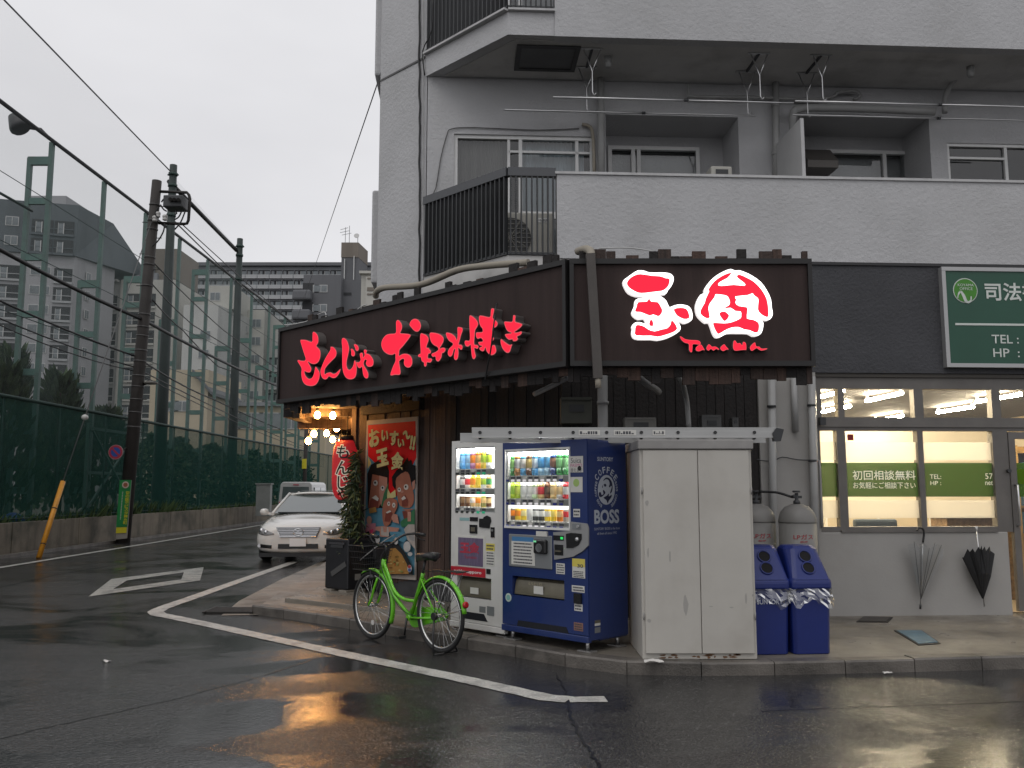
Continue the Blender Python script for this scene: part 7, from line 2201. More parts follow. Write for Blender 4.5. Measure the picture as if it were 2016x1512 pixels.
# seat post and saddle
MB().tube([SC, SC + Vector((-.045, 0, .16))], .0135, 8).build('seat_post', M_BK, bike)
mb = MB(); st_ = [(-.135, .035, .0), (-.12, .085, .01), (-.05, .095, .01), (.02, .06, .0), (.08, .032, -.005), (.135, .022, -.012), (.15, .008, -.02)]
rings = []
cxs, czs = SC.x - .06, SC.z + .205
for x, w_, dz in st_:
    rings.append([mb.vert((cxs + x, w_ * math.cos(2 * math.pi * k / 12), czs + dz + (.028 if math.sin(2 * math.pi * k / 12) > 0 else .05) * math.sin(2 * math.pi * k / 12))) for k in range(12)])
mb.smooth = True
for a_, b_ in zip(rings, rings[1:]):
    for k in range(12): mb.face((a_[k], a_[(k + 1) % 12], b_[(k + 1) % 12], b_[k]))
mb.face(rings[0][::-1]); mb.face(rings[-1]); mb.build('saddle', M_BK, bike)
# handlebar
st0 = HT + Vector((-.03, 0, .12))
MB().tube([HT, st0, st0 + Vector((.03, 0, .03))], .014, 8).build('stem', M_BK, bike)
hb = [(.60, .285, 1.04), (.72, .27, 1.05), (.84, .2, 1.03), (.89, .11, .96), (.885, .05, .935), (.885, 0, .935), (.885, -.05, .935), (.89, -.11, .96), (.84, -.2, 1.03), (.72, -.27, 1.05), (.60, -.285, 1.04)]
MB().tube(spline(hb, 3, False), .0115, 8).build('handlebar', M_BK, bike)
for s_ in (-1, 1):
    MB().tube([(.60, s_ * .285, 1.04), (.715, s_ * .27, 1.05)], .0175, 8).build('grip', M_BK, bike)
    MB().tube(spline([(.74, s_ * .27, 1.04), (.69, s_ * .285, 1.0), (.62, s_ * .30, .985)], 3, False), .006, 5).build('brake_lever', M_BK, bike)
mb = MB(); mb.tube(spline([(.75, .27, 1.04), (.86, .25, 1.05), (.97, .1, .95), (.94, .03, .8), (.93, .02, .68)], 4, False), .004, 4); mb.tube(spline([(.75, -.27, 1.04), (.88, -.2, 1.02), (.93, -.05, .9), (.9, .03, .74), (.6, .03, .37), (.3, .03, .3)], 4, False), .004, 4); mb.build('brake_cables', M_BK, bike)
# wire basket
mb = MB(); bx0, bx1, bz0, bz1 = .985, 1.25, .69, .93
def brect(z, k):
    cx_, hx, hy = (bx0 + bx1) / 2, (bx1 - bx0) / 2 * k, .185 * k
    return [Vector((cx_ - hx, -hy, z)), Vector((cx_ + hx, -hy, z)), Vector((cx_ + hx, hy, z)), Vector((cx_ - hx, hy, z))]
for z, k, r in ((bz1, 1.0, .005), (bz0, .78, .004), ((bz0 + bz1) / 2, .89, .0025), (bz0 + .06, .83, .0025), (bz1 - .06, .945, .0025)):
    q_ = brect(z, k); mb.tube(q_, r, 4, closed=True)
T, B_ = brect(bz1, 1), brect(bz0, .78)
for i in range(4):
    j = (i + 1) % 4; n = 9 if i % 2 == 0 else 12
    for k in range(n + 1):
        f = k / n; mb.tube([T[i] + (T[j] - T[i]) * f, B_[i] + (B_[j] - B_[i]) * f], .0013, 3, caps=False)
for k in range(8):
    f = k / 7; mb.tube([B_[0] + (B_[1] - B_[0]) * f, B_[3] + (B_[2] - B_[3]) * f], .0018, 3, caps=False)
mb.build('basket', M_BK, bike)
mb = MB()
for s_ in (-1, 1): mb.tube([(1.03, s_ * .06, bz0), (WBs, s_ * .058, RW)], .005, 5)
mb.build('basket_stay', M_BK, bike)
MB().box(.95, 1.0, -.05, .05, .80, .90).build('lock_box', M_BK, bike)
mb = MB(); mb.lathe([(.01, -.03), (.032, 0), (.03, .02)], 12); mb.v = [Vector((v.z + 1.0, v.y + .06, v.x + .62)) for v in mb.v]; mb.build('head_lamp', M_BK, bike)
# rear rack, stand, lock
mb = MB(); rk = [(.18, -.055, .735), (-.33, -.055, .755), (-.36, 0, .757), (-.33, .055, .755), (.18, .055, .735)]
mb.tube(rk, .005, 5); mb.tube([(.18, 0, .735), (-.35, 0, .757)], .004, 4)
for x in (0.0, -.15, -.28): mb.tube([(x, -.055, .743), (x, .055, .743)], .004, 4)
for s_ in (-1, 1): mb.tube([(-.26, s_ * .055, .75), (0, s_ * .06, RW)], .004, 4); mb.tube([(.05, s_ * .055, .74), (.0, s_ * .06, RW)], .004, 4)
mb.build('rear_rack', M_BK, bike)
mb = MB()
for s_ in (-1, 1): mb.tube([(0, s_ * .07, RW - .01), (-.02, s_ * .10, .16), (-.08, s_ * .14, .012)], .009, 6)
mb.tube([(-.08, -.14, .012), (-.08, .14, .012)], .008, 6); mb.build('kick_stand', M_BK, bike)
MB().tube([(.0, .055, RW - .0), (.0, .085, RW)], .035, 10).build('drum_brake', M_BK, bike)
mb = MB(); mb.tube(circ(0.0, RW + .0, .12, 20, .0, rad(60), rad(120), False), .01, 5); mb.build('ring_lock', M_RIM, bike)

# ------------------------------------------------------------------ white saloon car facing us
M_CARW = pmat('car_white', (.70, .685, .65), .22, var=.03, coat=1.0)
M_CHROME = pmat('chrome', (.65, .65, .66), .15, 1.0)
M_CARG = pmat('car_glass', (.10, .12, .12), .06, spec=1.0, coat=1.0)
M_LAMPG = pmat('lamp_glass', (.20, .20, .20), .12, .3, var=.5, vscale=30, coat=1.0)
CY = G(602, 1104).y
car = thing('parked_car', 'white saloon car facing the viewer with chrome grille and blank plate', 'car', (XatY(603, CY), CY - .55, 0), rad(4))
def loft(st, mat, nm, parent, close=True, sub=2):
    mb = MB(); rings = []
    for y, half in st:
        pts = [(x, z) for x, z in half] + [(-x, z) for x, z in half[-2:0:-1]] if half[0][0] == 0 else None
        rings.append([mb.vert((x, y, z)) for x, z in pts])
    k = len(rings[0]); mb.smooth = True
    for a, b in zip(rings, rings[1:]):
        for i in range(k): mb.face((a[i], a[(i + 1) % k], b[(i + 1) % k], b[i]))
    mb.face(rings[0][::-1]); mb.face(rings[-1])
    mb.f = [f[::-1] for f in mb.f]
    return mb.build(nm, mat, parent, subdiv=sub)
ST = [(-.06, [(0, .26), (.40, .26), (.55, .28), (.60, .44), (.56, .58), (.40, .68), (0, .70)]),
      (-.02, [(0, .21), (.52, .21), (.70, .25), (.745, .44), (.70, .62), (.50, .73), (0, .755)]),
      (.10, [(0, .18), (.64, .18), (.83, .24), (.865, .46), (.82, .66), (.58, .77), (0, .80)]),
      (.32, [(0, .18), (.74, .18), (.91, .26), (.925, .52), (.89, .72), (.64, .83), (0, .855)]),
      (.70, [(0, .18), (.78, .18), (.935, .28), (.945, .56), (.92, .77), (.67, .885), (0, .915)]),
      (1.35, [(0, .18), (.80, .18), (.935, .30), (.945, .62), (.93, .86), (.72, .97), (0, 1.0)]),
      (2.4, [(0, .18), (.80, .18), (.94, .30), (.95, .64), (.93, .90), (.76, 1.0), (0, 1.01)]),
      (3.9, [(0, .18), (.80, .18), (.94, .30), (.95, .66), (.92, .92), (.74, 1.01), (0, 1.02)]),
      (4.75, [(0, .22), (.75, .22), (.88, .32), (.89, .64), (.86, .88), (.66, .97), (0, .98)]),
      (4.95, [(0, .3), (.65, .3), (.80, .38), (.80, .62), (.76, .8), (.6, .86), (0, .87)])]
cbody = loft(ST, M_CARW, 'body', car)
from mathutils.bvhtree import BVHTree
_dg = bpy.context.evaluated_depsgraph_get(); _dg.update()
_bv = BVHTree.FromObject(cbody, _dg)
def nose(x, z):
    h = _bv.ray_cast(Vector((x, -3, z)), Vector((0, 1, 0)))
    return h[0].y if h[0] is not None else .3
# cabin
base = [(1.22, .78, .97), (4.15, .74, 1.0)]; roof = [(2.02, .56, 1.385), (3.25, .56, 1.40)]
cb = MB()
b = [(-base[0][1], base[0][0], base[0][2]), (base[0][1], base[0][0], base[0][2]), (base[1][1], base[1][0], base[1][2]), (-base[1][1], base[1][0], base[1][2])]
r_ = [(-roof[0][1], roof[0][0], roof[0][2]), (roof[0][1], roof[0][0], roof[0][2]), (roof[1][1], roof[1][0], roof[1][2]), (-roof[1][1], roof[1][0], roof[1][2])]
for i in range(4):
    j = (i + 1) % 4; cb.poly([b[i], b[j], r_[j], r_[i]])
cb.build('cabin_glass', M_CARG, car)
rf_ = MB(); n = 8; g = []
for j in range(n + 1):
    f = j / n; y = 1.98 + (3.3 - 1.98) * f; row = []
    for i in range(n + 1):
        u = i / n * 2 - 1; row.append(rf_.vert((u * .585, y + .05 * (1 - u * u) * (-1 if f < .5 else 1) * abs(f - .5) * 2, 1.375 + .045 * (1 - u * u) + .025 * (1 - (2 * f - 1) ** 2) - (.03 if abs(u) > .99 else 0))))
    g.append(row)
rf_.smooth = True
for j in range(n):
    for i in range(n): rf_.face((g[j][i], g[j][i + 1], g[j + 1][i + 1], g[j + 1][i]))
o = rf_.build('roof', M_CARW, car); o.modifiers.new('solid', 'SOLIDIFY').thickness = .04
for i in range(4): MB().tube([Vector(b[i]) + Vector((0, 0, -.02)), Vector(r_[i])], .038, 8).build('pillar', M_CARW, car)
MB().tube([(-.57, 1.99, 1.385), (.57, 1.99, 1.385)], .02, 6).build('windscreen_trim', M_CARW, car)
MB().box(-.35, .35, 2.3, 2.9, 1.455, 1.462).build('sunroof', M_CARG, car)
# front details
yn = nose(0, .6) - .015
gr = MB(); gr.prism([(-.36, .53), (.36, .53), (.43, .70), (-.43, .70)], yn + .01, .12); gr = gr.build('grille', M_BLACKP, car)
for i in range(5):
    z = .545 + i * .033; hw = .36 + i * .016
    MB().box(-hw, hw, yn - .012, yn + .02, z, z + .019).build('grille_slat', M_CHROME, gr)
mb = MB(); mb.tube([(-.37, yn, .525), (.37, yn, .525), (.445, yn + .01, .712), (-.445, yn + .01, .712)], .012, 6, closed=True); mb.build('grille_surround', M_CHROME, gr)
mb = MB(); mb.tube([Vector((.1 * math.cos(a), yn - .02, .62 + .068 * math.sin(a))) for a in [2 * math.pi * i / 24 for i in range(24)]], .011, 6, closed=True); mb.bar((.03, yn - .02, .67), (-.045, yn - .02, .595), .018, .02, up=(0, 1, 0)); mb.bar((-.045, yn - .02, .595), (.08, yn - .02, .60), .018, .02, up=(0, 1, 0)); mb.build('emblem', M_CHROME, car)
def wrapn(x): return -.045 + max(0, abs(x) - .42) ** 1.5 * 1.05
for s_ in (-1, 1):
    def patch(nm, mat, x0, x1, lo_, hi_, out, nx=12, nz=6):
        mb = MB(); g = []
        for j in range(nz + 1):
            row = []
            for i in range(nx + 1):
                u = i / nx; x = s_ * (x0 + (x1 - x0) * u); z = lo_(u) + (hi_(u) - lo_(u)) * j / nz
                row.append(mb.vert((x, nose(x, z) - out, z)))
            g.append(row)
        mb.smooth = True
        for j in range(nz):
            for i in range(nx):
                f = (g[j][i], g[j][i + 1], g[j + 1][i + 1], g[j + 1][i]); mb.face(f if s_ > 0 else f[::-1])
        o = mb.build(nm, mat, car); m_ = o.modifiers.new('solid', 'SOLIDIFY'); m_.thickness = .02; m_.offset = -1
        return o
    h_ = patch('headlight', M_LAMPG, .49, .885, lambda u: .575 - .022 * math.sin(math.pi * u) + .03 * u ** 4, lambda u: .59 + .145 * u ** .75 - .05 * max(0, u - .8) * 5 * u, .008)
    patch('fog_opening', M_BLACKP, .53, .77, lambda u: .295 + .01 * u, lambda u: .362 + .02 * u, .006)
    for cx, cz, rr in ((.66, .62, .040), (.77, .65, .045)):
        mb = MB(); mb.M = Matrix.Translation((s_ * cx, nose(s_ * cx, cz) - .009, cz)) @ Matrix.Rotation(rad(90), 4, 'X'); mb.lathe([(rr, 0), (rr * .8, .012), (.01, .016)], 14); mb.build('lens', M_CHROME, h_)
    mb = MB(); mb.M = Matrix.Translation((s_ * .80, nose(s_ * .8, .345) - .0, .345)) @ Matrix.Rotation(rad(90), 4, 'X'); mb.lathe([(.04, 0), (.035, .02)], 14); mb.build('fog_lamp', M_CHROME, car)
    mb = MB(); mb.lathe([(.02, -.075), (.07, -.05), (.085, 0), (.07, .055), (.03, .075)], 12); mb.v = [Vector((s_ * 1.0 + v.x * 1.2, 1.45 + v.y * .8, .99 + v.z)) for v in mb.v]; mb.build('mirror', M_CARW, car)
    MB().bar((s_ * .84, 1.46, .95), (s_ * .96, 1.46, .97), .05).build('mirror_arm', M_CARW, car)
    for y in (.95, 3.85):
        w_ = MB(); w_.M = Matrix.Translation((s_ * .82, y, .32)) @ Matrix.Rotation(rad(90), 4, 'Y'); w_.lathe([(.22, -.11), (.30, -.11), (.325, -.07), (.325, .07), (.30, .11), (.22, .11)], 28); w_ = w_.build('wheel', M_TYRE, car)
        mb = MB(); mb.M = Matrix.Translation((s_ * .82, y, .32)) @ Matrix.Rotation(rad(90), 4, 'Y'); mb.lathe([(.225, -.09), (.225, .09)], 24); mb.build('rim', M_RIM, w_)
MB().box(-.40, .40, yn - .002, .03, .29, .385).build('lower_intake', M_BLACKP, car)
mb = MB(); mb.box(-.165, .165, yn - .035, yn - .02, .335, .495); mb.build('number_plate', pmat('plate_white', (.85, .85, .85), .4), car, bevel=.006)
MB().box(-.8, .8, .05, 4.7, .12, .2).build('underbody', M_BLACKP, car)
mb = MB(); mb.tube([(-.66, 1.24, .985), (.66, 1.24, .985)], .012, 5); mb.build('wiper_cowl', M_BLACKP, car)

# ------------------------------------------------------------------ small van seen from behind
VY = 37.5
van = thing('parked_van', 'small white van seen from behind, beyond the saloon car', 'van', (XatY(585, VY) - .05, VY, 0), 0)
M_VAN = pmat('van_white', (.46, .46, .45), .35, var=.05, coat=.5)
VW, VH, VL = 1.46, 1.78, 3.3
vb = MB(); ring = lambda y, k: [(x * k, y, z) for x, z in ((-VW / 2, .25), (-VW / 2, 1.0), (-VW / 2 + .07, VH - .1), (-VW / 2 + .16, VH), (VW / 2 - .16, VH), (VW / 2 - .07, VH - .1), (VW / 2, 1.0), (VW / 2, .25))]
R0 = [vb.vert(p) for p in ring(0, .985)]; R1 = [vb.vert(p) for p in ring(.08, 1)]; R2 = [vb.vert(p) for p in ring(VL - .5, 1)]
R3 = [vb.vert(p) for p in [(x, VL + (-.1 if z > 1.2 else .1), z if z < 1.2 else 1.15) for x, y, z in ring(VL, .95)]]
for a_, b_ in ((R0, R1), (R1, R2), (R2, R3)):
    for i in range(8):
        j = (i + 1) % 8; vb.face((a_[i], a_[j], b_[j], b_[i]))
vb.face(R0[::-1]); vb.face(R3)
vb.f = [f for f in vb.f]
vb.build('body', M_VAN, van, bevel=.03)
MB().prism([(-.58, 1.08), (.58, 1.08), (.54, 1.58), (-.54, 1.58)], -.012, .05).build('rear_window', M_CARG, van)
MB().box(-.5, .5, -.03, .02, .32, .5).build('bumper', M_VAN, van, bevel=.02)
MB().box(-.12, .12, -.02, .01, 1.64, 1.68).build('stop_lamp', M_RED, van)
MB().box(-.28, .28, -.02, .01, .86, .9).build('handle_strip', M_BLACKP, van)
for s_ in (-1, 1):
    MB().box(s_ * .64 - .05, s_ * .64 + .05, -.015, .06, .6, .95).build('tail_lamp', M_RED, van)
    for y0, y1 in ((.35, 1.45), (1.55, 2.3)):
        MB().box(s_ * (VW / 2 - .03) - .018, s_ * (VW / 2 - .03) + .018, y0, y1, 1.08, 1.55).build('side_window', M_CARG, van)
    for y in (.6, 2.6):
        w_ = MB(); w_.M = Matrix.Translation((s_ * .62, y, .27)) @ Matrix.Rotation(rad(90), 4, 'Y'); w_.lathe([(.15, -.08), (.27, -.08), (.27, .08), (.15, .08)], 20); w_.build('wheel', M_TYRE, van)
MB().box(-.16, .16, -.02, .01, .62, .78).build('number_plate', pmat('plate_white', (.85, .85, .85), .4), van)
# ------------------------------------------------------------------ apartment houses far behind the nets
def fac(n, c, **k): return pmat(n, c, .85, var=.08, vscale=.15, streak=.25, sscale=.4, **k)
M_BG1 = fac('tower_grey', (.34, .34, .35)); M_BG1D = fac('tower_dark', (.10, .115, .125)); M_BGW = fac('flats_white', (.50, .50, .48)); M_BGC = fac('flats_cream', (.47, .46, .42)); M_BGY = fac('house_beige', (.48, .41, .30)); M_BGS = fac('slab_grey', (.26, .27, .29)); M_BGK = fac('flats_charcoal', (.13, .133, .142)); M_BGB = fac('flats_brown', (.19, .165, .14))
M_FGL = pmat('far_glass', (.16, .18, .19), .15, var=.4, vscale=.6); M_FFR = pmat('far_frame', (.5, .5, .49), .5); M_FDK = pmat('far_shade_dark', (.045, .047, .05), .9); M_FRAIL = pmat('far_rail', (.34, .35, .355), .7)  # far dark: shade of balcony recesses put into a flat colour
def far(name, label, cat, px, Y): return thing(name, label, cat, (XatY(px, Y), Y, 0), 0)
WINM = {}
def win_mesh(w, h):
    k = ('w', round(w, 2), round(h, 2))
    if k not in WINM:
        mb = MB(); mb.m = 1; mb.box(-w / 2, w / 2, -.06, .02, 0, h); mb.m = 0
        mb.box(-w / 2 + .08, -.04, -.08, -.055, .08, h - .08); mb.box(.04, w / 2 - .08, -.08, -.055, .08, h - .08)
        WINM[k] = mb.mesh('window', [M_FGL, M_FFR])
    return WINM[k]
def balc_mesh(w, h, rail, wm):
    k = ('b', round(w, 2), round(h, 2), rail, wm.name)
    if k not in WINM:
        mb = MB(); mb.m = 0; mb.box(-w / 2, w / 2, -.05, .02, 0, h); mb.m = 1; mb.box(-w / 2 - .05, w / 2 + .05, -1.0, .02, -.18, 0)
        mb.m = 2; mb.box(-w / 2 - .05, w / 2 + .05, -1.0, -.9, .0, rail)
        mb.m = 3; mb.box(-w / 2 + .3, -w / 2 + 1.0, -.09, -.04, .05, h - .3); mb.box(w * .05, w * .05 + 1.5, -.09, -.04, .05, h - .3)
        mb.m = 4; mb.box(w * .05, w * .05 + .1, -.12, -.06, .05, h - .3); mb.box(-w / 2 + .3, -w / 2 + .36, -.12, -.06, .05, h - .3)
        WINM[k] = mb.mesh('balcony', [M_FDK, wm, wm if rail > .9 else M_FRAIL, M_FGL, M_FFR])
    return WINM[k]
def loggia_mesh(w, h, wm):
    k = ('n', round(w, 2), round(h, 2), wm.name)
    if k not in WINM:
        mb = MB(); mb.m = 0; mb.box(-w / 2, w / 2, -.06, .02, .1, h)  # flat dark panel whose colour carries the loggia's shade
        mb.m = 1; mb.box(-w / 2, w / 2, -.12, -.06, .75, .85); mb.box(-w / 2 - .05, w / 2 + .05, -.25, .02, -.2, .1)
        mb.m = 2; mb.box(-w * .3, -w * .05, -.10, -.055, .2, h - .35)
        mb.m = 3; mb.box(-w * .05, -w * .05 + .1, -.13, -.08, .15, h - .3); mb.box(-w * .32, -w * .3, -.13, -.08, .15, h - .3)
        WINM[k] = mb.mesh('balcony', [M_FDK, wm if wm is not M_BG1 else M_FRAIL, M_FGL, M_FFR])
    return WINM[k]
def wall_run(t, P, Q, z0, z1, fh, specs, zoff=0.0):
    """Windows and balconies on the wall from P to Q (plan points of the thing's frame), storey by storey. specs: (fraction, kind, width)."""
    d = (Vector(Q) - Vector(P)); L_ = d.length; ang = math.atan2(d.y, d.x)
    z = z0 + zoff
    while z + fh * .8 < z1:
        for f, kind, w, wm in specs:
            p = Vector(P) + d * f
            if kind == 'w': inst('window', win_mesh(w, fh * .48), t, (p.x, p.y, z + fh * .3), (0, 0, ang))
            elif kind == 'n': inst('balcony', loggia_mesh(w, fh * .74, wm), t, (p.x, p.y, z), (0, 0, ang))
            else: inst('balcony', balc_mesh(w, fh * .78, 1.0 if kind == 'b' else .85, wm), t, (p.x, p.y, z), (0, 0, ang))
        z += fh
def zt(py, Y, px=300): return A(px, py, Y).z
# 1 grey tower at the left edge
Y = 118.0
t = far('apartment_tower', 'grey apartment tower with dark stepped top at the left edge', 'building', 0, Y)
x = lambda px, yy=Y: XatY(px, yy) - XatY(0, Y)
zd, zr = zt(505, Y, 60), zt(406, Y, 60)
f = [(x(-170), -6), (x(121), 0), (x(152), 7.5), (x(152) - 22, 22), (x(-170), 18)]
MB().slab(f, 0, zd).build('lower_wall', M_BG1, t)
fr_ = [(x(-170), -6.3), (x(123), -.4), (x(196), 13), (x(150) - 18, 24), (x(-170), 18)]
ft_ = [(x(-170), -6.3), (x(126), -.4), (x(140), 8), (x(110) - 14, 24), (x(-170), 18)]
mb = MB(); lo = [mb.vert((p[0], p[1], zd)) for p in fr_]; hi = [mb.vert((p[0], p[1], zr)) for p in ft_]
for i in range(5): mb.face((lo[i], lo[(i + 1) % 5], hi[(i + 1) % 5], hi[i]))
mb.face(hi); mb.face(lo[::-1]); mb.build('upper_wall', M_BG1D, t)
MB().box(x(6), x(80), 2, 10, zr, zt(376, Y, 40)).build('penthouse', M_BG1, t)
fh = 2.62
wall_run(t, (x(-170), -6.02), (x(121), -.02), 0, zd, fh, [(.61, 'n', 2.9, M_BG1), (.80, 'w', 2.5, M_BG1), (.935, 'n', 2.2, M_BG1), (.35, 'n', 3.2, M_BG1)], .3)
wall_run(t, (x(-170), -6.34), (x(123), -.44), zd, zr - 1, fh, [(.62, 'w', 1.6, M_BG1D), (.80, 'n', 2.6, M_BG1D), (.93, 'n', 2.4, M_BG1D)], .1)
wall_run(t, (x(123), -.3), (x(152), 7.3), 0, zd, fh, [(.35, 'w', .9, M_BG1)], .3)
mb = MB()
for k, (pya, pyb) in enumerate(((435, 455), (465, 490), (520, 540))):
    p0, p1 = A(137, pya, Y + .5), A(172 + 8 * k, pyb, Y + 10)
    mb.bar(Vector((p0.x - XatY(0, Y), .2, p0.z)), Vector((p1.x - XatY(0, Y), 9.5, p1.z)), .3, 1.0)
mb.build('strip_windows', M_FDK, t)
# 2 white flats with balconies
Y = 128.0
t = far('white_flats', 'white block of flats with stacked balconies left of the utility pole', 'building', 155, Y)
x = lambda px, yy=Y: XatY(px, yy) - XatY(155, Y)
z1 = zt(557, Y, 190); MB().slab([(x(152), 0), (x(222), 0), (x(222), 14), (x(152), 14)], 0, z1).build('wall', M_BGW, t)
MB().box(x(152), x(160), -.9, 0, 0, z1 + .6).build('stair_tower', M_BGW, t)
wall_run(t, (x(160), -.03), (x(222), -.03), 0, z1, 2.72, [(.45, 'n', 3.4, M_BGW)], .4)
MB().box(x(158), x(216), -1.2, 0, z1, z1 + .3).build('roof_slab', M_BGW, t)
# 3 cream flats with round roof, and the tall lift tower
t = far('cream_flats', 'pale flats with a rounded roof behind the utility pole', 'building', 225, Y)
x = lambda px, yy=Y: XatY(px, yy) - XatY(225, Y)
z1 = zt(552, Y, 260)
MB().slab([(x(219), -.4), (x(330), -.4), (x(330), 15), (x(219), 15)], 0, z1).build('wall', M_BGC, t)
mb = MB(); pr = [(x(215), z1)] + [(x(215 + 75 * i / 8), z1 + (zt(538, Y) - z1) * math.sin(math.pi / 2 * i / 8)) for i in range(1, 9)] + [(x(290), z1)]
mb.prism(pr, -.2, 12); mb.build('round_roof', M_BGS, t)
wall_run(t, (x(219), -.44), (x(290), -.44), 0, z1, 2.72, [(.40, 'n', 2.6, M_BGC), (.8, 'n', 2.2, M_BGC)], .6)
MB().box(x(257), x(282), -.6, 6, z1, zt(525, Y)).build('machine_room', M_BGK, t)
MB().box(x(278), x(328), 0.5, 9, 0, zt(488, Y)).build('lift_tower', M_BGB, t)
# 4 long slab far away
Y = 236.0
t = far('slab_block', 'very long distant apartment slab with rows of balconies', 'building', 540, Y)
x = lambda px: XatY(px, Y) - XatY(540, Y)
z1 = zt(524, Y, 540)
MB().box(x(325), x(760), 0, 14, 0, z1).build('wall', M_BGS, t)
MB().box(x(325), x(760), -1.6, 0, z1 - .2, z1 + .7).build('roof_edge', M_BGK, t)
fhs = 2.82; n = 18; w = (x(760) - x(325)) / n
M_FRS = pmat('slab_rail', (.42, .42, .43), .7)
for k in range(15):
    z = z1 - 3.4 - k * fhs
    if z < 2: break
    for i in range(n):
        if k > 8: break
        inst('balcony', balc_mesh(w * .92, 2.3, .85, M_FRS), t, (x(325) + w * (i + .5), -.02, z), (0, 0, 0))
# 5 white flats right of the pole
Y = 122.0
t = far('pale_flats', 'pale stepped flats behind the net pole', 'building', 360, Y)
x = lambda px, yy=Y: XatY(px, yy) - XatY(360, Y)
z1 = zt(600, Y, 380)
MB().slab([(x(346), 0), (x(416), 0), (x(440), 12), (x(350), 14)], 0, z1).build('wall', M_BGW, t)
MB().box(x(378), x(432), 3, 12, z1, zt(553, Y, 400)).build('roof_house', M_BGC, t)
for px, py in ((394, 575), (392, 660), (390, 697), (390, 735)):
    p = A(px, py, Y); inst('window', win_mesh(1.5, 1.25), t, (x(px), -.02 if py > 600 else 2.98, p.z - .6))
for i in range(7): inst('window', win_mesh(1.1, 1.3), t, (x(424) , 4.0, 3 + i * 2.72), (0, 0, rad(66)))
Y = 132.0
t = far('balcony_flats', 'pale flats with long balconies half hidden by the sign', 'building', 500, Y)
x = lambda px, yy=Y: XatY(px, yy) - XatY(500, Y)
z1 = zt(610, Y, 480)
MB().box(x(425), x(510), 0, 12, 0, z1).build('wall', M_BGC, t)
wall_run(t, (x(425), -.03), (x(510), -.03), 0, z1, 2.72, [(.35, 'r', 3.6, M_BGW), (.8, 'w', 1.6, M_BGW)], .3)
MB().box(x(505), x(620), 2.2, 14, 0, zt(665, Y, 540)).build('wing', M_BGW, t)
wall_run(t, (x(505), 2.17), (x(620), 2.17), 0, zt(665, Y, 540), 2.72, [(.2, 'r', 3.0, M_BGW), (.55, 'r', 3.0, M_BGW), (.88, 'r', 2.4, M_BGW)], .2)
# 6 charcoal flats with a lift tower
Y = 128.0
t = far('charcoal_flats', 'charcoal flats with tall brown topped lift tower and aerials', 'building', 640, Y)
x = lambda px, yy=Y: XatY(px, yy) - XatY(640, Y)
z1 = zt(541, Y, 640)
MB().box(x(586), x(662), 0, 12, 0, z1).build('wall', M_BGK, t)
MB().box(x(662), x(703), 1.5, 13, 0, zt(546, Y, 680)).build('side_wall', M_BGK, t)
zc0 = zt(493, Y, 670); zc1 = zt(463, Y, 670)
MB().slab([(x(651), 4), (x(686), 4), (x(694), 9), (x(651), 10)], z1 - 2, zc0).build('lift_tower', M_BGK, t)
MB().slab([(x(650.4), 3.9), (x(686.4), 3.9), (x(694.6), 9), (x(650.4), 10)], zc0, zc1).build('tower_cap', M_BGB, t)
for px in (657.5, 677): MB().box(x(px), x(px + 1.8), 3.7, 3.9, zt(543, Y), zt(497 if px < 660 else 491, Y)).build('pipe', M_FFR, t)
for k, py in enumerate((563, 601, 639)):
    zb_ = zt(py + 6, Y)
    MB().box(x(569), x(606), -1.6, 0.05, zb_ - 1.9, zb_ - .4).build('balcony', M_BGK, t, bevel=.3)
    MB().box(x(585), x(607), -.06, .0, zb_ - .4, zb_ + .9).build('recess', M_FDK, t)  # flat panel, recess shade put into its dark colour
    inst('window', win_mesh(1.9, 1.1), t, (x(622), -.02, zb_ - .5)); inst('window', win_mesh(.9, 1.1), t, (x(612), -.02, zb_ - .5))
    MB().box(x(664), x(680), 1.42, 1.52, zb_ - .6, zb_ - .2).build('slot', M_FDK, t)
mb = MB()
def aer(px, py0, py1): mb.bar((x(px), 5, zt(py0, Y)), (x(px), 5, zt(py1, Y)), .08)
aer(655.5, 463, 428); aer(664, 463, 425); aer(682, 463, 447)
for py, a_, b_ in ((431, 645, 661), (437, 644, 664), (442, 648, 668)): mb.bar((x(a_), 5, zt(py + 2, Y)), (x(b_), 5, zt(py - 2, Y)), .06)
mb.build('aerial', pmat('aerial_grey', (.3, .3, .31), .5), t)
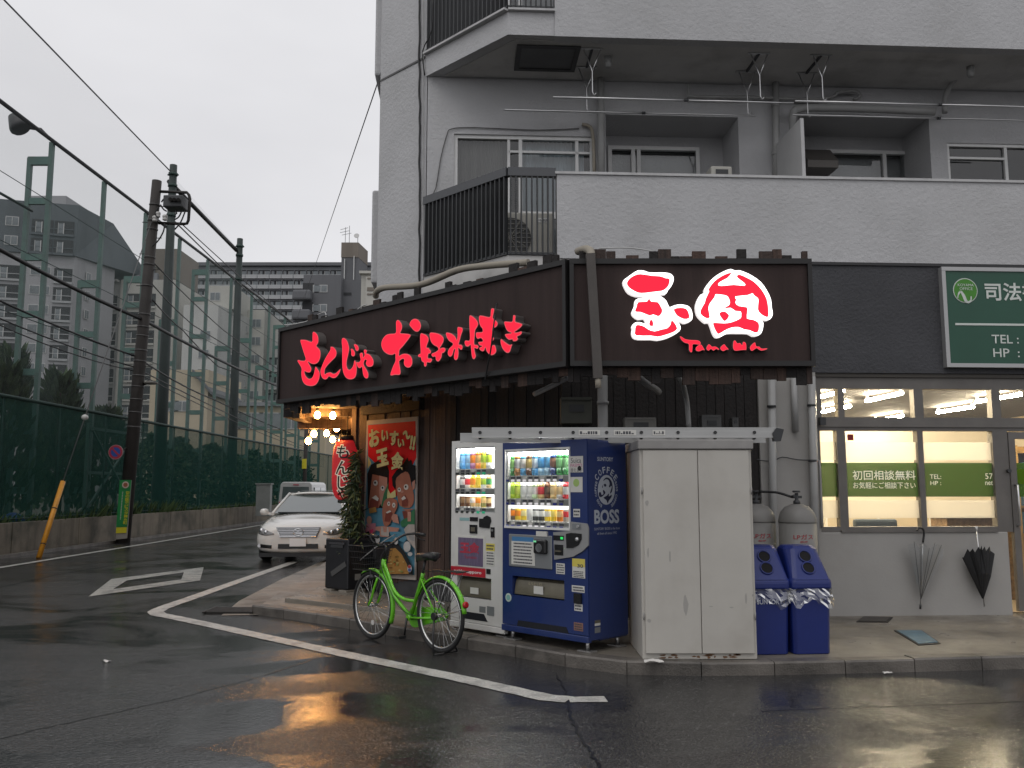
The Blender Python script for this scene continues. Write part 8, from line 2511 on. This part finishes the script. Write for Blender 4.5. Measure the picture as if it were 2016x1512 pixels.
mb = MB(); mb.M = Matrix.Translation((x(680), 4.8, zt(447, Y))) @ Matrix.Rotation(rad(70), 4, 'X'); mb.lathe([(.05, -.1), (.35, 0), (.42, .15)], 12); mb.build('dish', M_FFR, t)
Y = 60.0
t = far('beige_annex', 'beige panel building behind the left end of the sign', 'building', 722, Y)
x = lambda px, yy=Y: XatY(px, yy) - XatY(722, Y)
MB().box(x(703), x(748), 0, 8, 0, zt(540, Y, 720)).build('wall', M_BGC, t)
MB().box(x(700), x(750), -.3, 8, zt(540, Y, 720), zt(535, Y, 720)).build('roof_edge', M_BGC, t)
MB().box(x(714), x(736), -.35, 0, 0, zt(547, Y, 720)).build('duct_panel', M_BGC, t)
for a_, b_ in ((549, 552), (568, 575), (580, 583)): MB().box(x(717), x(733), -.4, -.35, zt(b_, Y, 720), zt(a_, Y, 720)).build('louvre', M_BGB, t)
# 7 low beige houses near the fence
Y = 74.0
t = far('beige_house', 'low beige house behind the net beside the utility pole', 'building', 340, Y)
x = lambda px, yy=Y: XatY(px, yy) - XatY(340, Y)
MB().slab([(x(286), 0), (x(402), 0), (x(402), 9), (x(286), 9)], 0, zt(728, Y, 340)).build('wall', M_BGY, t)
MB().prism([(x(372), zt(728, Y)), (x(378), zt(735, Y)), (x(412), zt(772, Y)), (x(412), zt(778, Y)), (x(372), zt(735, Y))], -.4, 8).build('roof', M_BGK, t)
for px, py in ((330, 805), (352, 805)): inst('window', win_mesh(1.3, .9), t, (x(px), -.02, zt(py + 5, Y)))
Y = 80.0
t = far('long_beige_house', 'long low beige building seen through the nets', 'building', 450, Y)
x = lambda px, yy=Y: XatY(px, yy) - XatY(450, Y)
MB().box(x(398), x(640), 0, 8, 0, zt(800, Y, 450)).build('wall', M_BGY, t)
MB().box(x(396), x(642), -.5, 8, zt(800, Y, 450), zt(793, Y, 450)).build('roof_edge', M_BGS, t)
for px in (415, 445, 490, 530, 570, 612): inst('window', win_mesh(2.2, 1.5), t, (x(px), -.02, zt(845, Y)))
